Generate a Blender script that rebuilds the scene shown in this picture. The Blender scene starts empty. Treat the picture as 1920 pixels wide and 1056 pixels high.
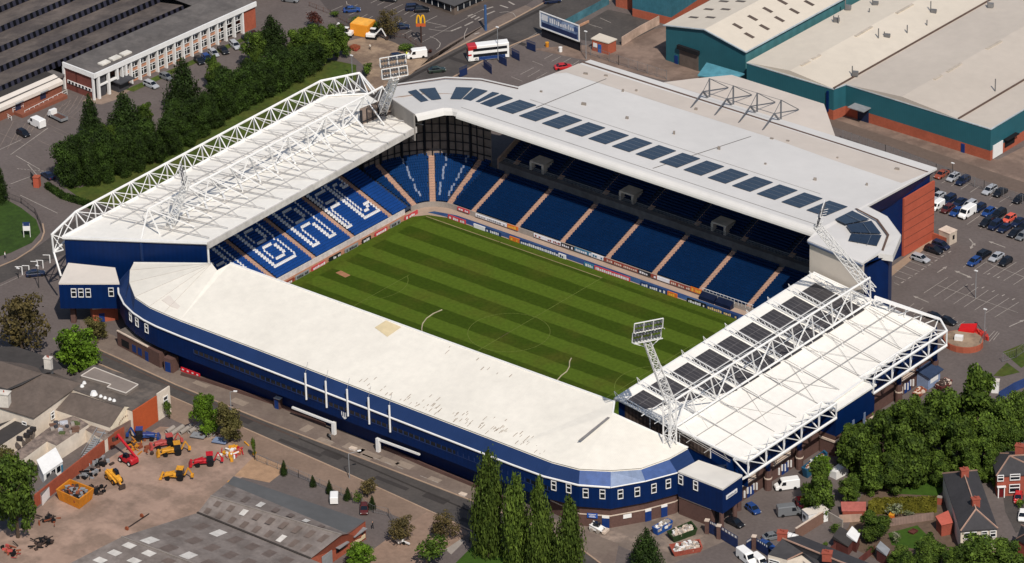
import bpy, math, random
from math import sin, cos, pi, radians
from mathutils import Vector as V, Matrix
rnd = random.Random(7)
S = bpy.context.scene
COL = S.collection

# ---------------------------------------------------------------- camera, sky, sun, exposure
CF, YAW, PIT, ROL, DIST, OX, OY = 8577.45, 130.06263767, 27.16852106, -1.42993802, 1037.22836288, -15.2033016, 19.56876972
def _rows():
    a, b, c = radians(YAW), radians(PIT), radians(ROL)
    f = V((cos(b)*cos(a), cos(b)*sin(a), -sin(b)))
    r = f.cross(V((0, 0, 1))).normalized(); u = r.cross(f)
    return cos(c)*r + sin(c)*u, -sin(c)*r + cos(c)*u, f
RI, UP, FW = _rows()
CAM = V((OX, OY, 0)) - DIST*FW
cd = bpy.data.cameras.new('camera'); co = bpy.data.objects.new('camera', cd); COL.objects.link(co)
cd.sensor_width = 36; cd.lens = CF/1920*36; cd.clip_start = 10; cd.clip_end = 5000
mm = Matrix((RI, UP, -FW)).transposed().to_4x4(); mm.translation = CAM; co.matrix_world = mm
S.camera = co
SUN_AZ, SUN_EL = -35.0, 49.0
W = bpy.data.worlds.new('World'); S.world = W; W.use_nodes = True
nt = W.node_tree; bg = nt.nodes['Background']; sk = nt.nodes.new('ShaderNodeTexSky')
sk.sky_type = 'NISHITA'; sk.sun_disc = False; sk.sun_elevation = radians(SUN_EL); sk.sun_rotation = radians(90-SUN_AZ)
nt.links.new(sk.outputs[0], bg.inputs[0]); bg.inputs[1].default_value = 0.085
sl = bpy.data.lights.new('sun', 'SUN'); so = bpy.data.objects.new('sun', sl); COL.objects.link(so)
sl.energy = 3.9; sl.angle = radians(0.5); sl.color = (1, .94, .86)
so.rotation_euler = V((cos(radians(SUN_AZ))*cos(radians(SUN_EL)), sin(radians(SUN_AZ))*cos(radians(SUN_EL)), sin(radians(SUN_EL)))).to_track_quat('Z', 'Y').to_euler()
S.view_settings.view_transform = 'Standard'; S.view_settings.look = 'None'
S.view_settings.exposure = 0.0; S.view_settings.gamma = 1

# ---------------------------------------------------------------- survey helpers: photo sight line -> world point
def ray(px, py): return (px-960)/CF*RI - (py-528)/CF*UP + FW
def P(px, py, z=0.0):
    d = ray(px, py); t = (z-CAM.z)/d.z; return CAM + t*d
def PX(px, py, X):
    d = ray(px, py); t = (X-CAM.x)/d.x; return CAM + t*d
def PY(px, py, Y):
    d = ray(px, py); t = (Y-CAM.y)/d.y; return CAM + t*d
def HZ(px, py, p):           # height of a point seen at row py above ground point p
    d = ray(px, py); t = (V((p[0], p[1], 0))-V((CAM.x, CAM.y, 0))).length/V((d.x, d.y, 0)).length
    return (CAM + t*d).z
def xy(p): return (p[0], p[1])

# ---------------------------------------------------------------- materials
def lin(c): return tuple(((x/255)/12.92 if x/255 <= .04045 else ((x/255+.055)/1.055)**2.4) for x in c)
MATS = {}
def mat(name, rgb, k=.85, rough=.8, n=(.18, .6), n2=(.15, .05), metal=0, wave=None, spec=.3, bump=0, rgb2=None, nz=.5):
    """rgb: sRGB; k scales to albedo; n=(amount,scale) fine mottling, n2 broad; wave=(axis,scale,amount) ribs"""
    if name in MATS: return MATS[name]
    m = bpy.data.materials.new(name); m.use_nodes = True; MATS[name] = m
    t = m.node_tree; N = t.nodes; L = t.links; b = N['Principled BSDF']
    base = [min(.9, x*k) for x in lin(rgb)]
    b.inputs['Roughness'].default_value = rough; b.inputs['Metallic'].default_value = metal
    b.inputs['Specular IOR Level'].default_value = spec
    tc = N.new('ShaderNodeTexCoord'); geo = N.new('ShaderNodeNewGeometry')
    def noise(sc, det):
        q = N.new('ShaderNodeTexNoise'); q.inputs['Scale'].default_value = sc; q.inputs['Detail'].default_value = det
        q.inputs['Roughness'].default_value = .65
        L.new(geo.outputs['Position'], q.inputs['Vector']); return q
    cur = N.new('ShaderNodeRGB'); cur.outputs[0].default_value = (*base, 1); cur = cur.outputs[0]
    def mul(cur, fac, amt):
        mr = N.new('ShaderNodeMapRange'); mr.inputs[1].default_value = .3; mr.inputs[2].default_value = .7
        mr.inputs[3].default_value = 1-amt; mr.inputs[4].default_value = 1+amt; L.new(fac, mr.inputs[0])
        vm = N.new('ShaderNodeVectorMath'); vm.operation = 'SCALE'
        L.new(cur, vm.inputs[0]); L.new(mr.outputs[0], vm.inputs['Scale']); return vm.outputs[0]
    if rgb2:
        q = noise(n2[1]*1.7, 4); mr = N.new('ShaderNodeMapRange'); mr.inputs[1].default_value = nz-.08; mr.inputs[2].default_value = nz+.08
        L.new(q.outputs[0], mr.inputs[0]); mx = N.new('ShaderNodeMix'); mx.data_type = 'RGBA'
        L.new(mr.outputs[0], mx.inputs[0]); L.new(cur, mx.inputs[6]); mx.inputs[7].default_value = (*[min(.9, x*k) for x in lin(rgb2)], 1); cur = mx.outputs[2]
    if n and n[0]: cur = mul(cur, noise(n[1], 4).outputs[0], n[0])
    if n2 and n2[0]: cur = mul(cur, noise(n2[1], 3).outputs[0], n2[0])
    if wave:
        w = N.new('ShaderNodeTexWave'); w.wave_type = 'BANDS'; w.bands_direction = wave[0]; w.inputs['Scale'].default_value = wave[1]
        w.inputs['Distortion'].default_value = .3
        L.new(geo.outputs['Position'], w.inputs['Vector']); cur = mul(cur, w.outputs[1], wave[2])
    L.new(cur, b.inputs['Base Color'])
    if bump:
        bp = N.new('ShaderNodeBump'); bp.inputs['Strength'].default_value = bump; bp.inputs['Distance'].default_value = .2
        L.new(noise(n[1]*1.5, 5).outputs[0], bp.inputs['Height']); L.new(bp.outputs[0], b.inputs['Normal'])
    return m
def leafmat(name, rgb, var=.5, k=.6, rgb2=None):
    if name in MATS: return MATS[name]
    m = bpy.data.materials.new(name); m.use_nodes = True; MATS[name] = m
    t = m.node_tree; N = t.nodes; L = t.links; b = N['Principled BSDF']; b.inputs['Roughness'].default_value = .7
    b.inputs['Specular IOR Level'].default_value = .15
    geo = N.new('ShaderNodeNewGeometry'); oi = N.new('ShaderNodeObjectInfo')
    q = N.new('ShaderNodeTexNoise'); q.inputs['Scale'].default_value = .55; q.inputs['Detail'].default_value = 5
    L.new(geo.outputs['Position'], q.inputs['Vector'])
    cr = N.new('ShaderNodeMapRange'); cr.inputs[1].default_value = .32; cr.inputs[2].default_value = .68; L.new(q.outputs[0], cr.inputs[0])
    c1 = [x*k for x in lin(rgb)]; c2 = [x*k*(1+var) for x in lin(rgb2 or rgb)]
    mx = N.new('ShaderNodeMix'); mx.data_type = 'RGBA'; L.new(cr.outputs[0], mx.inputs[0])
    mx.inputs[6].default_value = (*[x*(1-var*.7) for x in c1], 1); mx.inputs[7].default_value = (*c2, 1)
    mr = N.new('ShaderNodeMapRange'); mr.inputs[3].default_value = .75; mr.inputs[4].default_value = 1.25; L.new(oi.outputs['Random'], mr.inputs[0])
    ri = N.new('ShaderNodeMapRange'); ri.inputs[3].default_value = .6; ri.inputs[4].default_value = 1.4; L.new(geo.outputs['Random Per Island'], ri.inputs[0])
    mu = N.new('ShaderNodeMath'); mu.operation = 'MULTIPLY'; L.new(mr.outputs[0], mu.inputs[0]); L.new(ri.outputs[0], mu.inputs[1])
    vm = N.new('ShaderNodeVectorMath'); vm.operation = 'SCALE'; L.new(mx.outputs[2], vm.inputs[0]); L.new(mu.outputs[0], vm.inputs['Scale'])
    L.new(vm.outputs[0], b.inputs['Base Color'])
    return m
def paint(name, rgb, k=.9, rough=.35): return mat(name, rgb, k, rough, n=(.08, 1.5), n2=(0, 1), spec=.5)

# ---------------------------------------------------------------- mesh builder
class MB:
    def __init__(s): s.v = []; s.f = []; s.m = []
    def poly(s, pts, mi=0):
        i = len(s.v); s.v += [tuple(p) for p in pts]; s.f.append(tuple(range(i, i+len(pts)))); s.m.append(mi); return s
    def box(s, x0, x1, y0, y1, z0, z1, mi=0):
        return s.prism([(x0, y0), (x1, y0), (x1, y1), (x0, y1)], z0, z1, mi)
    def prism(s, poly, z0, z1, mi=0, mtop=None):
        """poly of (x,y) or (x,y,z); z0/z1 numbers (z1 may be list per vertex)"""
        n = len(poly); i = len(s.v)
        zt = z1 if isinstance(z1, (list, tuple)) else [z1]*n
        zb = z0 if isinstance(z0, (list, tuple)) else [z0]*n
        s.v += [(p[0], p[1], zb[j]) for j, p in enumerate(poly)] + [(p[0], p[1], zt[j]) for j, p in enumerate(poly)]
        s.f.append(tuple(range(i+n-1, i-1, -1))); s.m.append(mi)
        s.f.append(tuple(range(i+n, i+2*n))); s.m.append(mi if mtop is None else mtop)
        for j in range(n):
            k = (j+1) % n; s.f.append((i+j, i+k, i+n+k, i+n+j)); s.m.append(mi)
        return s
    def obox(s, c, sz, rz=0, mi=0):
        a, b = cos(rz), sin(rz); hx, hy = sz[0]/2, sz[1]/2
        return s.prism([(c[0]+x*a-y*b, c[1]+x*b+y*a) for x, y in ((-hx, -hy), (hx, -hy), (hx, hy), (-hx, hy))], c[2], c[2]+sz[2], mi)
    def bar(s, a, b, r, n=4, mi=0, r2=None):
        a, b = V(a), V(b); d = (b-a)
        if d.length < 1e-6: return s
        d.normalize(); u = d.cross(V((0, 0, 1)) if abs(d.z) < .95 else V((1, 0, 0))).normalized(); w = d.cross(u)
        i = len(s.v); r2 = r if r2 is None else r2
        for p, q in ((a, r), (b, r2)):
            for j in range(n):
                t = 2*pi*(j+.5)/n; s.v.append(tuple(p + q*(cos(t)*u+sin(t)*w)))
        for j in range(n):
            k = (j+1) % n; s.f.append((i+j, i+k, i+n+k, i+n+j)); s.m.append(mi)
        s.f.append(tuple(range(i+n-1, i-1, -1))); s.f.append(tuple(range(i+n, i+2*n))); s.m += [mi, mi]
        return s
    def path(s, pts, r, n=4, mi=0):
        for a, b in zip(pts, pts[1:]): s.bar(a, b, r, n, mi)
        return s
    def loft(s, secs, mi=0):
        """secs: list of equal-length closed rings"""
        n = len(secs[0]); i = len(s.v)
        for r in secs: s.v += [tuple(p) for p in r]
        for a in range(len(secs)-1):
            for j in range(n):
                k = (j+1) % n; s.f.append((i+a*n+j, i+a*n+k, i+(a+1)*n+k, i+(a+1)*n+j)); s.m.append(mi)
        s.f.append(tuple(range(i+n-1, i-1, -1))); s.m.append(mi)
        s.f.append(tuple(range(i+(len(secs)-1)*n, i+len(secs)*n))); s.m.append(mi)
        return s
    def data(s, name, mats):
        d = bpy.data.meshes.new(name); d.from_pydata(s.v, [], s.f)
        for m in (mats if isinstance(mats, (list, tuple)) else [mats]): d.materials.append(m)
        d.polygons.foreach_set('material_index', s.m); d.update(); return d
    def build(s, name, mats, parent=None, world=True, label=None):
        if parent is not None and world:
            o = V((0, 0, 0)); q = parent
            while q is not None: o += V(q.location); q = q.parent
            s.v = [(a[0]-o.x, a[1]-o.y, a[2]-o.z) for a in s.v]
        d = s.data(name, mats); ob = bpy.data.objects.new(name, d); COL.objects.link(ob)
        if parent is not None: ob.parent = parent
        if label: ob['label'] = label
        return ob
def thing(name, label, cat, loc=(0, 0, 0), rz=0, group=None):
    o = bpy.data.objects.new(name, None); COL.objects.link(o); o.location = tuple(loc); o.rotation_euler = (0, 0, rz)
    o['label'] = label; o['category'] = cat
    if group: o['group'] = group
    o.empty_display_size = .5; return o
def tag(o, label, cat, group=None):
    o['label'] = label; o['category'] = cat
    if group: o['group'] = group
    return o
def struct(name, mb, m):
    o = mb.build(name, m); o['kind'] = 'structure'; return o
def dup(root, loc, rz=None, label=None, group=None, sc=None, mats=None):
    r = root.copy(); COL.objects.link(r); r.location = tuple(loc)
    if rz is not None: r.rotation_euler = (0, 0, rz)
    if sc is not None: r.scale = (sc, sc, sc) if not isinstance(sc, (tuple, list)) else tuple(sc)
    if label: r['label'] = label
    if group: r['group'] = group
    def rec(a, b):
        for ch in list(a.children):
            c = ch.copy(); COL.objects.link(c); c.parent = b
            if mats and c.name.split('.')[0] in mats:
                c.material_slots[0].link = 'OBJECT'; c.material_slots[0].material = mats[c.name.split('.')[0]]
            rec(ch, c)
    rec(root, r); return r
def lerp(a, b, t): return V(a)+(V(b)-V(a))*t
_fc = {}
def text_mb(mb, s, origin, ux, uy, h, mi=0, wmax=None):
    """flat lettering laid on a plane: origin lower-left, ux/uy unit vectors, h cap height"""
    c = bpy.data.curves.new('t', 'FONT'); c.body = s; c.size = 1.0; c.resolution_u = 2
    o = bpy.data.objects.new('t', c); COL.objects.link(o)
    bpy.context.view_layer.update(); me = o.to_mesh()
    vs = [v.co.copy() for v in me.vertices]; fs = [tuple(p.vertices) for p in me.polygons]
    o.to_mesh_clear(); bpy.data.objects.remove(o); bpy.data.curves.remove(c)
    if not vs: return
    x0 = min(v.x for v in vs); x1 = max(v.x for v in vs); y0 = min(v.y for v in vs); y1 = max(v.y for v in vs)
    sy = h/(y1-y0); sx = sy if not wmax else wmax/(x1-x0)
    i = len(mb.v); origin = V(origin); ux = V(ux); uy = V(uy)
    mb.v += [tuple(origin+ux*((v.x-x0)*sx)+uy*((v.y-y0)*sy)) for v in vs]
    for f in fs: mb.f.append(tuple(i+j for j in f)); mb.m.append(mi)

# shared materials
WHITE = mat('white_sheet_roof', (255, 250, 240), .84, .55, n=(.05, .6), n2=(.05, .05), wave=('X', .9, .02))
WHITE2 = mat('cream_roof_sheet', (226, 216, 204), .9, .6, n=(.04, .4), n2=(.05, .05))
EROOF = mat('grey_membrane_roof', (222, 218, 213), .88, .6, n=(.03, .3), n2=(.05, .03))
STEEL = mat('white_painted_steel', (248, 246, 242), .85, .45, n=(.05, 1), n2=(.05, .2))
NAVY = mat('navy_cladding', (2, 31, 76), 1.0, .5, n=(.1, .5), n2=(.12, .08), spec=.2, wave=('X', .3, .05))
NAVYL = mat('blue_cladding_band', (30, 51, 92), 1.0, .5, n=(.06, .5), n2=(.08, .08), spec=.25, wave=('X', .55, .03))  # lighter copy of the navy: light caught by the sloped band, put into colour
NAVYP = mat('paler_blue_cladding', (62, 84, 132), 1.1, .5, wave=('X', 2.2, .12))
GREYCL = mat('pale_ribbed_cladding', (118, 132, 158), 1.1, .5, wave=('X', 2.2, .16))
BRICK = mat('dark_brown_brick', (84, 62, 56), 1.25, .9, n=(.14, 2.2), n2=(.12, .25))
BRICKR = mat('red_brick', (158, 84, 62), 1.05, .9, n=(.12, 2.2), n2=(.12, .25))
BRICKO = mat('orange_red_wall', (172, 84, 62), 1.0, .85, n=(.06, 1.2), n2=(.08, .2), wave=('Z', 1.05, .07))
CONC = mat('concrete', (168, 158, 148), .8, .9, n=(.1, .9), n2=(.1, .1))
CREAMB = mat('cream_trim', (225, 205, 186), .85, .7)
DARK = mat('dark_recess', (24, 24, 28), .8, .9)
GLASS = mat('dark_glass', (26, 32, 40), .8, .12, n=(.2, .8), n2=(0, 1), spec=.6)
BLACK = mat('black_rubber', (22, 22, 24), .8, .7)
TARM = mat('dark_tarmac', (82, 77, 74), .78, .92, n=(.14, 1.3), n2=(.1, .09), rgb2=(90, 84, 80))
# ---------------------------------------------------------------- setting: ground sheets, roads, pavements, grass
def sheet(name, pts, z, m, px=True):
    mb = MB(); mb.poly([P(x, y, z) if px else (x, y, z) for x, y in pts]); return struct(name, mb, m)
ASPH = mat('car_park_asphalt', (111, 101, 97), .84, .92, n=(.13, 1.3), n2=(.06, .06), rgb2=(106, 96, 92))
GRASSM = mat('rough_grass', (88, 96, 36), .72, .95, n=(.3, .8), n2=(.2, .08), rgb2=(74, 92, 30), bump=.5)
LAWN = mat('bright_lawn', (62, 92, 20), .75, .95, n=(.2, .8), n2=(.1, .1), bump=.4)
PAVE = mat('pavement_flags', (132, 117, 106), .85, .9, n=(.1, 1.4), n2=(.1, .1), rgb2=(120, 105, 96))
KERB = mat('kerb_stone', (176, 150, 128), .85, .85, n=(.1, 1))
DIRT = mat('yard_dirt', (160, 134, 118), 1.0, .95, n=(.09, .7), n2=(.14, .07), rgb2=(133, 112, 98))
SAND = mat('building_site_sand', (170, 146, 122), .84, .95, n=(.14, .8), n2=(.14, .08), rgb2=(128, 108, 92))
SOIL = mat('garden_soil', (104, 86, 72), .85, .95, n=(.2, 1), n2=(.15, .1))
YARD = mat('worn_concrete_yard', (146, 124, 110), .84, .92, n=(.1, .8), n2=(.16, .08), rgb2=(122, 103, 92))
LINE = mat('worn_white_line', (184, 174, 164), .72, .8, n=(.25, 1.6), n2=(.15, .3))
PINKP = mat('pink_paving', (172, 146, 124), .85, .9, n=(.08, 1.2))

mb = MB(); mb.poly([(-1500, -1500, 0), (1500, -1500, 0), (1500, 1500, 0), (-1500, 1500, 0)]); struct('ground', mb, ASPH)
ROADM = TARM
HL_UP = [(150, 640), (230, 676), (330, 722), (502, 792), (700, 868), (892, 942), (1010, 990), (1090, 1030), (1150, 1075)]
HL_LO = [(150, 668), (240, 706), (330, 748), (480, 813), (650, 888), (817, 964), (900, 1004), (980, 1046), (1020, 1075)]
sheet('halfords_road', HL_UP+HL_LO[::-1], .012, ROADM)
sheet('road', [(-30, 512), (60, 470), (100, 441), (180, 388), (400, 268), (560, 184), (640, 140), (700, 140), (700, 200), (600, 240), (400, 340), (200, 450), (97, 486), (-30, 545)], .012, ROADM)
BR_UP = [(660, 190), (740, 152), (850, 93), (960, 38), (1030, 0), (1060, -16)]
BR_LO = [(1175, -16), (1140, 2), (1052, 48), (960, 85), (855, 142), (800, 172), (740, 210)]
sheet('birmingham_road', BR_UP+BR_LO, .012, ROADM)
sheet('restaurant_car_park', [(470, -60), (1010, -30), (1000, 0), (955, 32), (800, 112), (735, 92), (640, 50), (600, 0)], .008, mat('restaurant_tarmac', (90, 82, 79), .82, .9, n=(.08, 1), n2=(.08, .08)))
def kerb(name, pts, w=.35, h=.13):
    mb = MB()
    for a, b in zip(pts, pts[1:]):
        A, B = P(*a), P(*b); d = (B-A).normalized(); q = V((-d.y, d.x, 0))*w/2
        mb.prism([xy(A-q), xy(B-q), xy(B+q), xy(A+q)], 0, h)
    return struct(name, mb, KERB)
kerb('kerb', HL_UP); kerb('kerb', HL_LO)
kerb('kerb', BR_UP, .4); kerb('kerb', BR_LO, .4)
kerb('kerb', [(-30, 512), (30, 487), (60, 468), (78, 450), (83, 436), (80, 420)])
sheet('pavement', [(150, 600), (215, 630), (300, 690), (385, 702), (520, 752), (700, 832), (895, 908), (1010, 962), (1090, 992), (1160, 1020), (1150, 1075), (1090, 1030), (1010, 990), (892, 942), (700, 868), (502, 792), (330, 722), (150, 640)], .02, PAVE)
sheet('pavement', [(240, 706), (330, 748), (480, 813), (650, 888), (817, 964), (850, 985), (840, 1010), (760, 975), (650, 930), (480, 850), (330, 790), (240, 740)], .02, mat('worn_pavement', (140, 118, 102), .85, .9, n=(.1, 1.2), n2=(.14, .1)))
sheet('path', [(740, 1000), (800, 960), (830, 968), (858, 985), (880, 1000), (820, 1040), (780, 1075), (640, 1075)], .024, mat('earth_path', (150, 125, 108), .85, .95, n=(.14, .8), n2=(.1, .1)))
sheet('yard', [(-20, 1010), (60, 962), (120, 915), (240, 836), (300, 800), (390, 806), (476, 826), (482, 880), (436, 905), (405, 930), (372, 962), (228, 1008), (180, 1075), (-20, 1075)], .008, DIRT)
sheet('yard_slab', [(480, 852), (540, 878), (505, 905), (440, 892)], .014, mat('wooden_ramp', (176, 142, 112), .85, .85, wave=('Y', 1.2, .12)))
sheet('building_site', [(648, 78), (700, 66), (740, 80), (802, 112), (770, 140), (738, 152), (700, 176), (684, 165), (690, 130), (655, 100)], .016, SAND)
sheet('pavement', [(690, 176), (738, 153), (850, 94), (960, 39), (1000, 16), (985, 10), (930, 34), (842, 82), (800, 112), (770, 140)], .014, PAVE)
sheet('warehouse_yard', [(1000, 92), (1060, 86), (1100, 85), (1150, 70), (1250, 50), (1300, 120), (1340, 160), (1240, 150), (1110, 116)], .01, YARD)
sheet('warehouse_yard', [(1555, 215), (1600, 190), (1870, 300), (1930, 270), (1930, 345), (1870, 330), (1570, 240)], .01, YARD)
sheet('back_yard', [(1075, 55), (1140, 18), (1240, 40), (1225, 55), (1165, 85), (1090, 75)], .014, TARM)
sheet('alley', [(1545, 232), (1700, 285), (1930, 372), (1930, 345), (1860, 322), (1700, 268), (1560, 222)], .014, mat('worn_alley', (112, 96, 86), .85, .95, n=(.1, .9), n2=(.1, .08)))
# grass
sheet('grass_verge', [(118, 348), (150, 372), (230, 392), (400, 300), (560, 200), (668, 150), (668, 122), (600, 108), (470, 190), (330, 262), (240, 318), (150, 352)], .03, GRASSM)
sheet('grass_bank', [(-30, 368), (8, 372), (40, 390), (68, 412), (76, 436), (60, 455), (20, 474), (-30, 490)], .03, mat('bank_grass', (54, 78, 24), .8, .95, n=(.25, .8), n2=(.2, .1), bump=.5))
sheet('lawn', [(835, 1075), (890, 1020), (905, 1012), (965, 1042), (985, 1075)], .03, LAWN)
sheet('garden', [(1590, 990), (1615, 930), (1650, 905), (1770, 875), (1860, 1010), (1930, 1040), (1930, 1075), (1700, 1075), (1560, 1010)], .01, SOIL)
sheet('garden_lawn', [(1662, 925), (1690, 905), (1755, 885), (1778, 912), (1758, 930)], .03, LAWN)
sheet('garden_lawn', [(1665, 1000), (1720, 985), (1745, 1010), (1720, 1030), (1672, 1022)], .03, LAWN)
sheet('grass_patch', [(1862, 705), (1888, 680), (1912, 698), (1880, 706)], .03, GRASSM)
sheet('grass_patch', [(1880, 660), (1930, 640), (1930, 680), (1915, 690)], .03, GRASSM)
sheet('front_path', [(1880, 925), (1930, 900), (1930, 985), (1905, 1000), (1885, 960)], .02, TARM)
sheet('brick_paving', [(1700, 480), (1748, 448), (1752, 452), (1660, 528), (1655, 512)], .016, PINKP)
sheet('entrance_paving', [(153, 190), (215, 158), (250, 166), (215, 188), (190, 196)], .02, mat('portico_paving', (150, 130, 115), .85, .9))
sheet('planting_strip', [(236, 168), (452, 72), (480, 60), (482, 66), (452, 80), (250, 172)], .03, GRASSM)
sheet('forecourt_slab', [(1075, 985), (1250, 945), (1330, 970), (1370, 1010), (1250, 1062), (1130, 1010)], .012, mat('broken_concrete', (128, 114, 104), .85, .92, n=(.12, 1), n2=(.22, .12), rgb2=(158, 140, 126), nz=.58))
# painted lines
def lines(name, segs, w=.14, z=.04, m=None):
    mb = MB()
    for a, b in segs:
        A, B = P(*a, z), P(*b, z); d = (B-A)
        if d.length < .01: continue
        d.normalize(); q = V((-d.y, d.x, 0))*w/2; mb.poly([A-q, B-q, B+q, A+q])
    return struct(name, mb, m or LINE)
def c8(x0, y0, s, segs): return [((x0+a/s, y0+b/s), (x0+c/s, y0+d/s)) for a, b, c, d in segs]
lines('parking_lines', c8(1680, 460, 8, [(415,718,780,480),(570,770,930,525),(720,825,1080,580),(865,880,1230,628),(1020,928,1385,672),(1180,972,1540,732),(1335,1025,1695,792),(1480,1080,1845,852),(610,595,1830,1010),
    (1005,330,1080,280),(1160,380,1400,215),(1310,430,1545,270),(1455,475,1810,250),(1615,530,1920,340),(1765,590,1930,480),(1330,250,1930,480),
    (-20,365,255,465),(90,300,355,398),(210,240,460,332),(400,118,655,205),(-20,465,150,525),(-30,560,50,598),(680,110,750,135),(480,235,560,268)]))
lines('parking_lines', c8(1440, 264, 4, [(1300,320,1360,285),(1375,340,1430,300),(1445,365,1510,320),(1515,388,1585,342),(1660,440,1720,395),(1735,462,1810,415),(1810,490,1870,445),(1490,630,1590,560),(1590,660,1640,625)]), .15)
for k, (a, b, c, d) in enumerate([(1000,264,0,0)]): pass
lines('parking_lines', [((1790+13*i, 700), (1790+13*i, 700)) for i in range(1)]+c8(1440, 528, 4, [(1015,225,1095,165),(1090,252,1165,195),(1165,280,1245,222),(1240,300,1320,245),(1340,305,1400,268),(1420,335,1475,297),(1500,370,1548,322),
    (1635,440,1700,370),(1660,450,1722,375),(1690,440,1735,385),(1610,385,1640,355)]))
arrows = c8(1680, 460, 8, [(620,410,720,345),(1090,465,940,405),(490,857,320,785)])+c8(1440, 528, 4, [(1810,338,1895,300)])+c8(1440, 264, 4, [(1510,735,1540,770),(1540,770,1528,795),(1780,800,1685,765),(1420,985,1500,1018),(1670,490,1760,520)])
lines('parking_arrows', arrows, .3)
mb = MB()
for (a, b) in arrows:
    A, B = P(*a, .041), P(*b, .041); d = (B-A).normalized(); q = V((-d.y, d.x, 0)); mb.poly([B-q*.5, B+q*.5, B+d*1.3])
struct('parking_arrows', mb, LINE)
lines('parking_bay_marks', c8(1680, 460, 8, [(a, b, a+40, b-22) for a, b in [(80,565),(180,500),(280,438),(380,370),(480,305),(580,240),(675,175),(785,110),(1130,600),(1285,645),(1440,700),(1590,760),(1740,820),(1370,440),(1520,490)]]), .3)
lines('parking_lines', c8(860, 0, 5.05, [(585,705,710,640),(655,728,770,662),(735,745,840,685),(500,728,605,770),(700,580,800,620),(810,558,890,515),(880,582,970,535),(955,610,1065,550),(1040,640,1140,575),(1280,240,1360,270),(1340,170,1440,215),(1230,225,1300,255)]), .15)
lines('parking_lines', c8(600, 0, 5.05, [(100,105,215,55),(205,115,355,45),(270,145,390,95),(345,190,450,135),(390,215,500,155),(480,30,540,0),(545,50,620,10),(605,75,710,25),(670,95,785,42),(735,120,845,62),(795,140,870,95),(855,160,930,115),(690,235,760,195),(735,245,820,205),(780,330,870,285),(835,355,920,310),(890,375,995,325),(655,285,720,255)]), .16)
def arc_line(pts, name='road_markings', w=.18): lines(name, list(zip(pts, pts[1:])), w)
def q5(x0, y0, s, pts): return [(x0+a/s, y0+b/s) for a, b in pts]
arc_line(q5(600, 0, 5.05, [(1040,345),(1100,370),(1140,410),(1130,445),(1100,470)])); arc_line(q5(600, 0, 5.05, [(1365,370),(1370,320),(1395,265)])); arc_line(q5(600, 0, 5.05, [(1700,120),(1770,110),(1830,125),(1855,160)]))
arc_line(q5(600, 0, 5.05, [(1090,260),(1200,250),(1000,205),(1110,150)])); arc_line(q5(600, 0, 5.05, [(1030,275),(1130,292),(1240,295),(1330,260)])); arc_line(q5(600, 0, 5.05, [(250,12),(255,40),(295,52)]))
lines('road_markings', c8(600, 0, 5.05, [(1400,155,1445,135),(1430,170,1475,145),(1465,185,1510,160),(1500,195,1545,172),(1540,95,1640,65),(1560,145,1655,105),(1460,325,1510,310),(1705,50,1780,75),(1785,15,1840,45),(1370,245,1450,205),(1240,295,1340,255)]), .5)
lines('road_markings', [((20,290),(90,240)),((-10,285),(40,262)),((30,292),(75,318)),((60,330),(20,345)),((38,366),(108,400)),((75,335),(52,308))]+[((32+6.5*i,316-.3*i+.9*i), (36+6.5*i,317-.3*i+.9*i)) for i in range(8)], .2)
# hatched bays beside the low brick building
lines('parking_lines', [((30+14*i, 262-7.2*i), (48+14*i, 231-7.2*i)) for i in range(9)]+[((106+7*i,208+3*i),(128+6*i,190+3*i)) for i in range(5)]+[((88,232),(150,262)),((112,212),(155,228)),((70,262),(130,290)),((105,205),(125,195)),((100,245),(152,268)),((0,275),(25,228)),((14,280),(35,240)),((0,250),(60,275))], .12, .04, mat('faded_line', (146, 132, 122), .8, .9, n=(.2, 1.5)))
lines('road_markings', [((700+22*i, 858+8.5*i), (712+22*i, 862.8+8.5*i)) for i in (-4, 0, 1, 2, 4, 5)], .14)
lines('road_markings', [((0,536),(50,513)),((790,80),(905,18)),((905,120),(1010,60))], .12)
lines('tarmac_patch', [((640,210),(760,150)),((760,150),(960,45)),((960,45),(1040,5))], 1.1, .018, mat('tarmac_seam', (60, 55, 52), .8, .9))
lines('tarmac_patch', [((560,822),(700,880)),((700,880),(880,958))], .5, .018, MATS['tarmac_seam'])
mb = MB()
for x, y, w, l in ((560, 806, 3, 2), (590, 826, 2, 4), (640, 838, 2.5, 5), (668, 848, 2, 6), (672, 856, 1.5, 3), (705, 862, 2, 5), (740, 870, 2, 4), (800, 898, 1.6, 3), (430, 752, 2, 4), (360, 718, 1.5, 4), (265, 668, 2, 3)):
    p = P(x, y, .028); mb.poly([p, p+V((l, 0, 0)), p+V((l, w, 0)), p+V((0, w, 0))])
struct('paving_patch', mb, mat('pale_paving_patch', (154, 138, 124), .85, .9, n=(.12, 1.4)))
mb = MB()
for x, y, w, l in ((420, 778, 2, 7), (520, 826, 1.2, 12), (600, 850, 2.4, 5), (700, 896, 1.2, 9), (790, 930, 2.2, 6), (860, 975, 1.4, 10), (840, 110, 1.5, 8), (930, 70, 1.5, 9), (300, 700, 1.8, 6), (1000, 1010, 2, 8)):
    p = P(x, y, .016); mb.poly([p, p+V((l, 0, 0)), p+V((l, w, 0)), p+V((0, w, 0))])
struct('tarmac_patch', mb, mat('fresh_tarmac_patch', (66, 61, 59), .8, .92, n=(.1, 1.2)))
lines('paving_seam', [((140,640),(230,682)),((230,682),(330,728)),((330,728),(480,790)),((480,790),(560,822))], .5, .03, mat('dark_paving_seam', (92, 76, 68), .8, .9))

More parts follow.
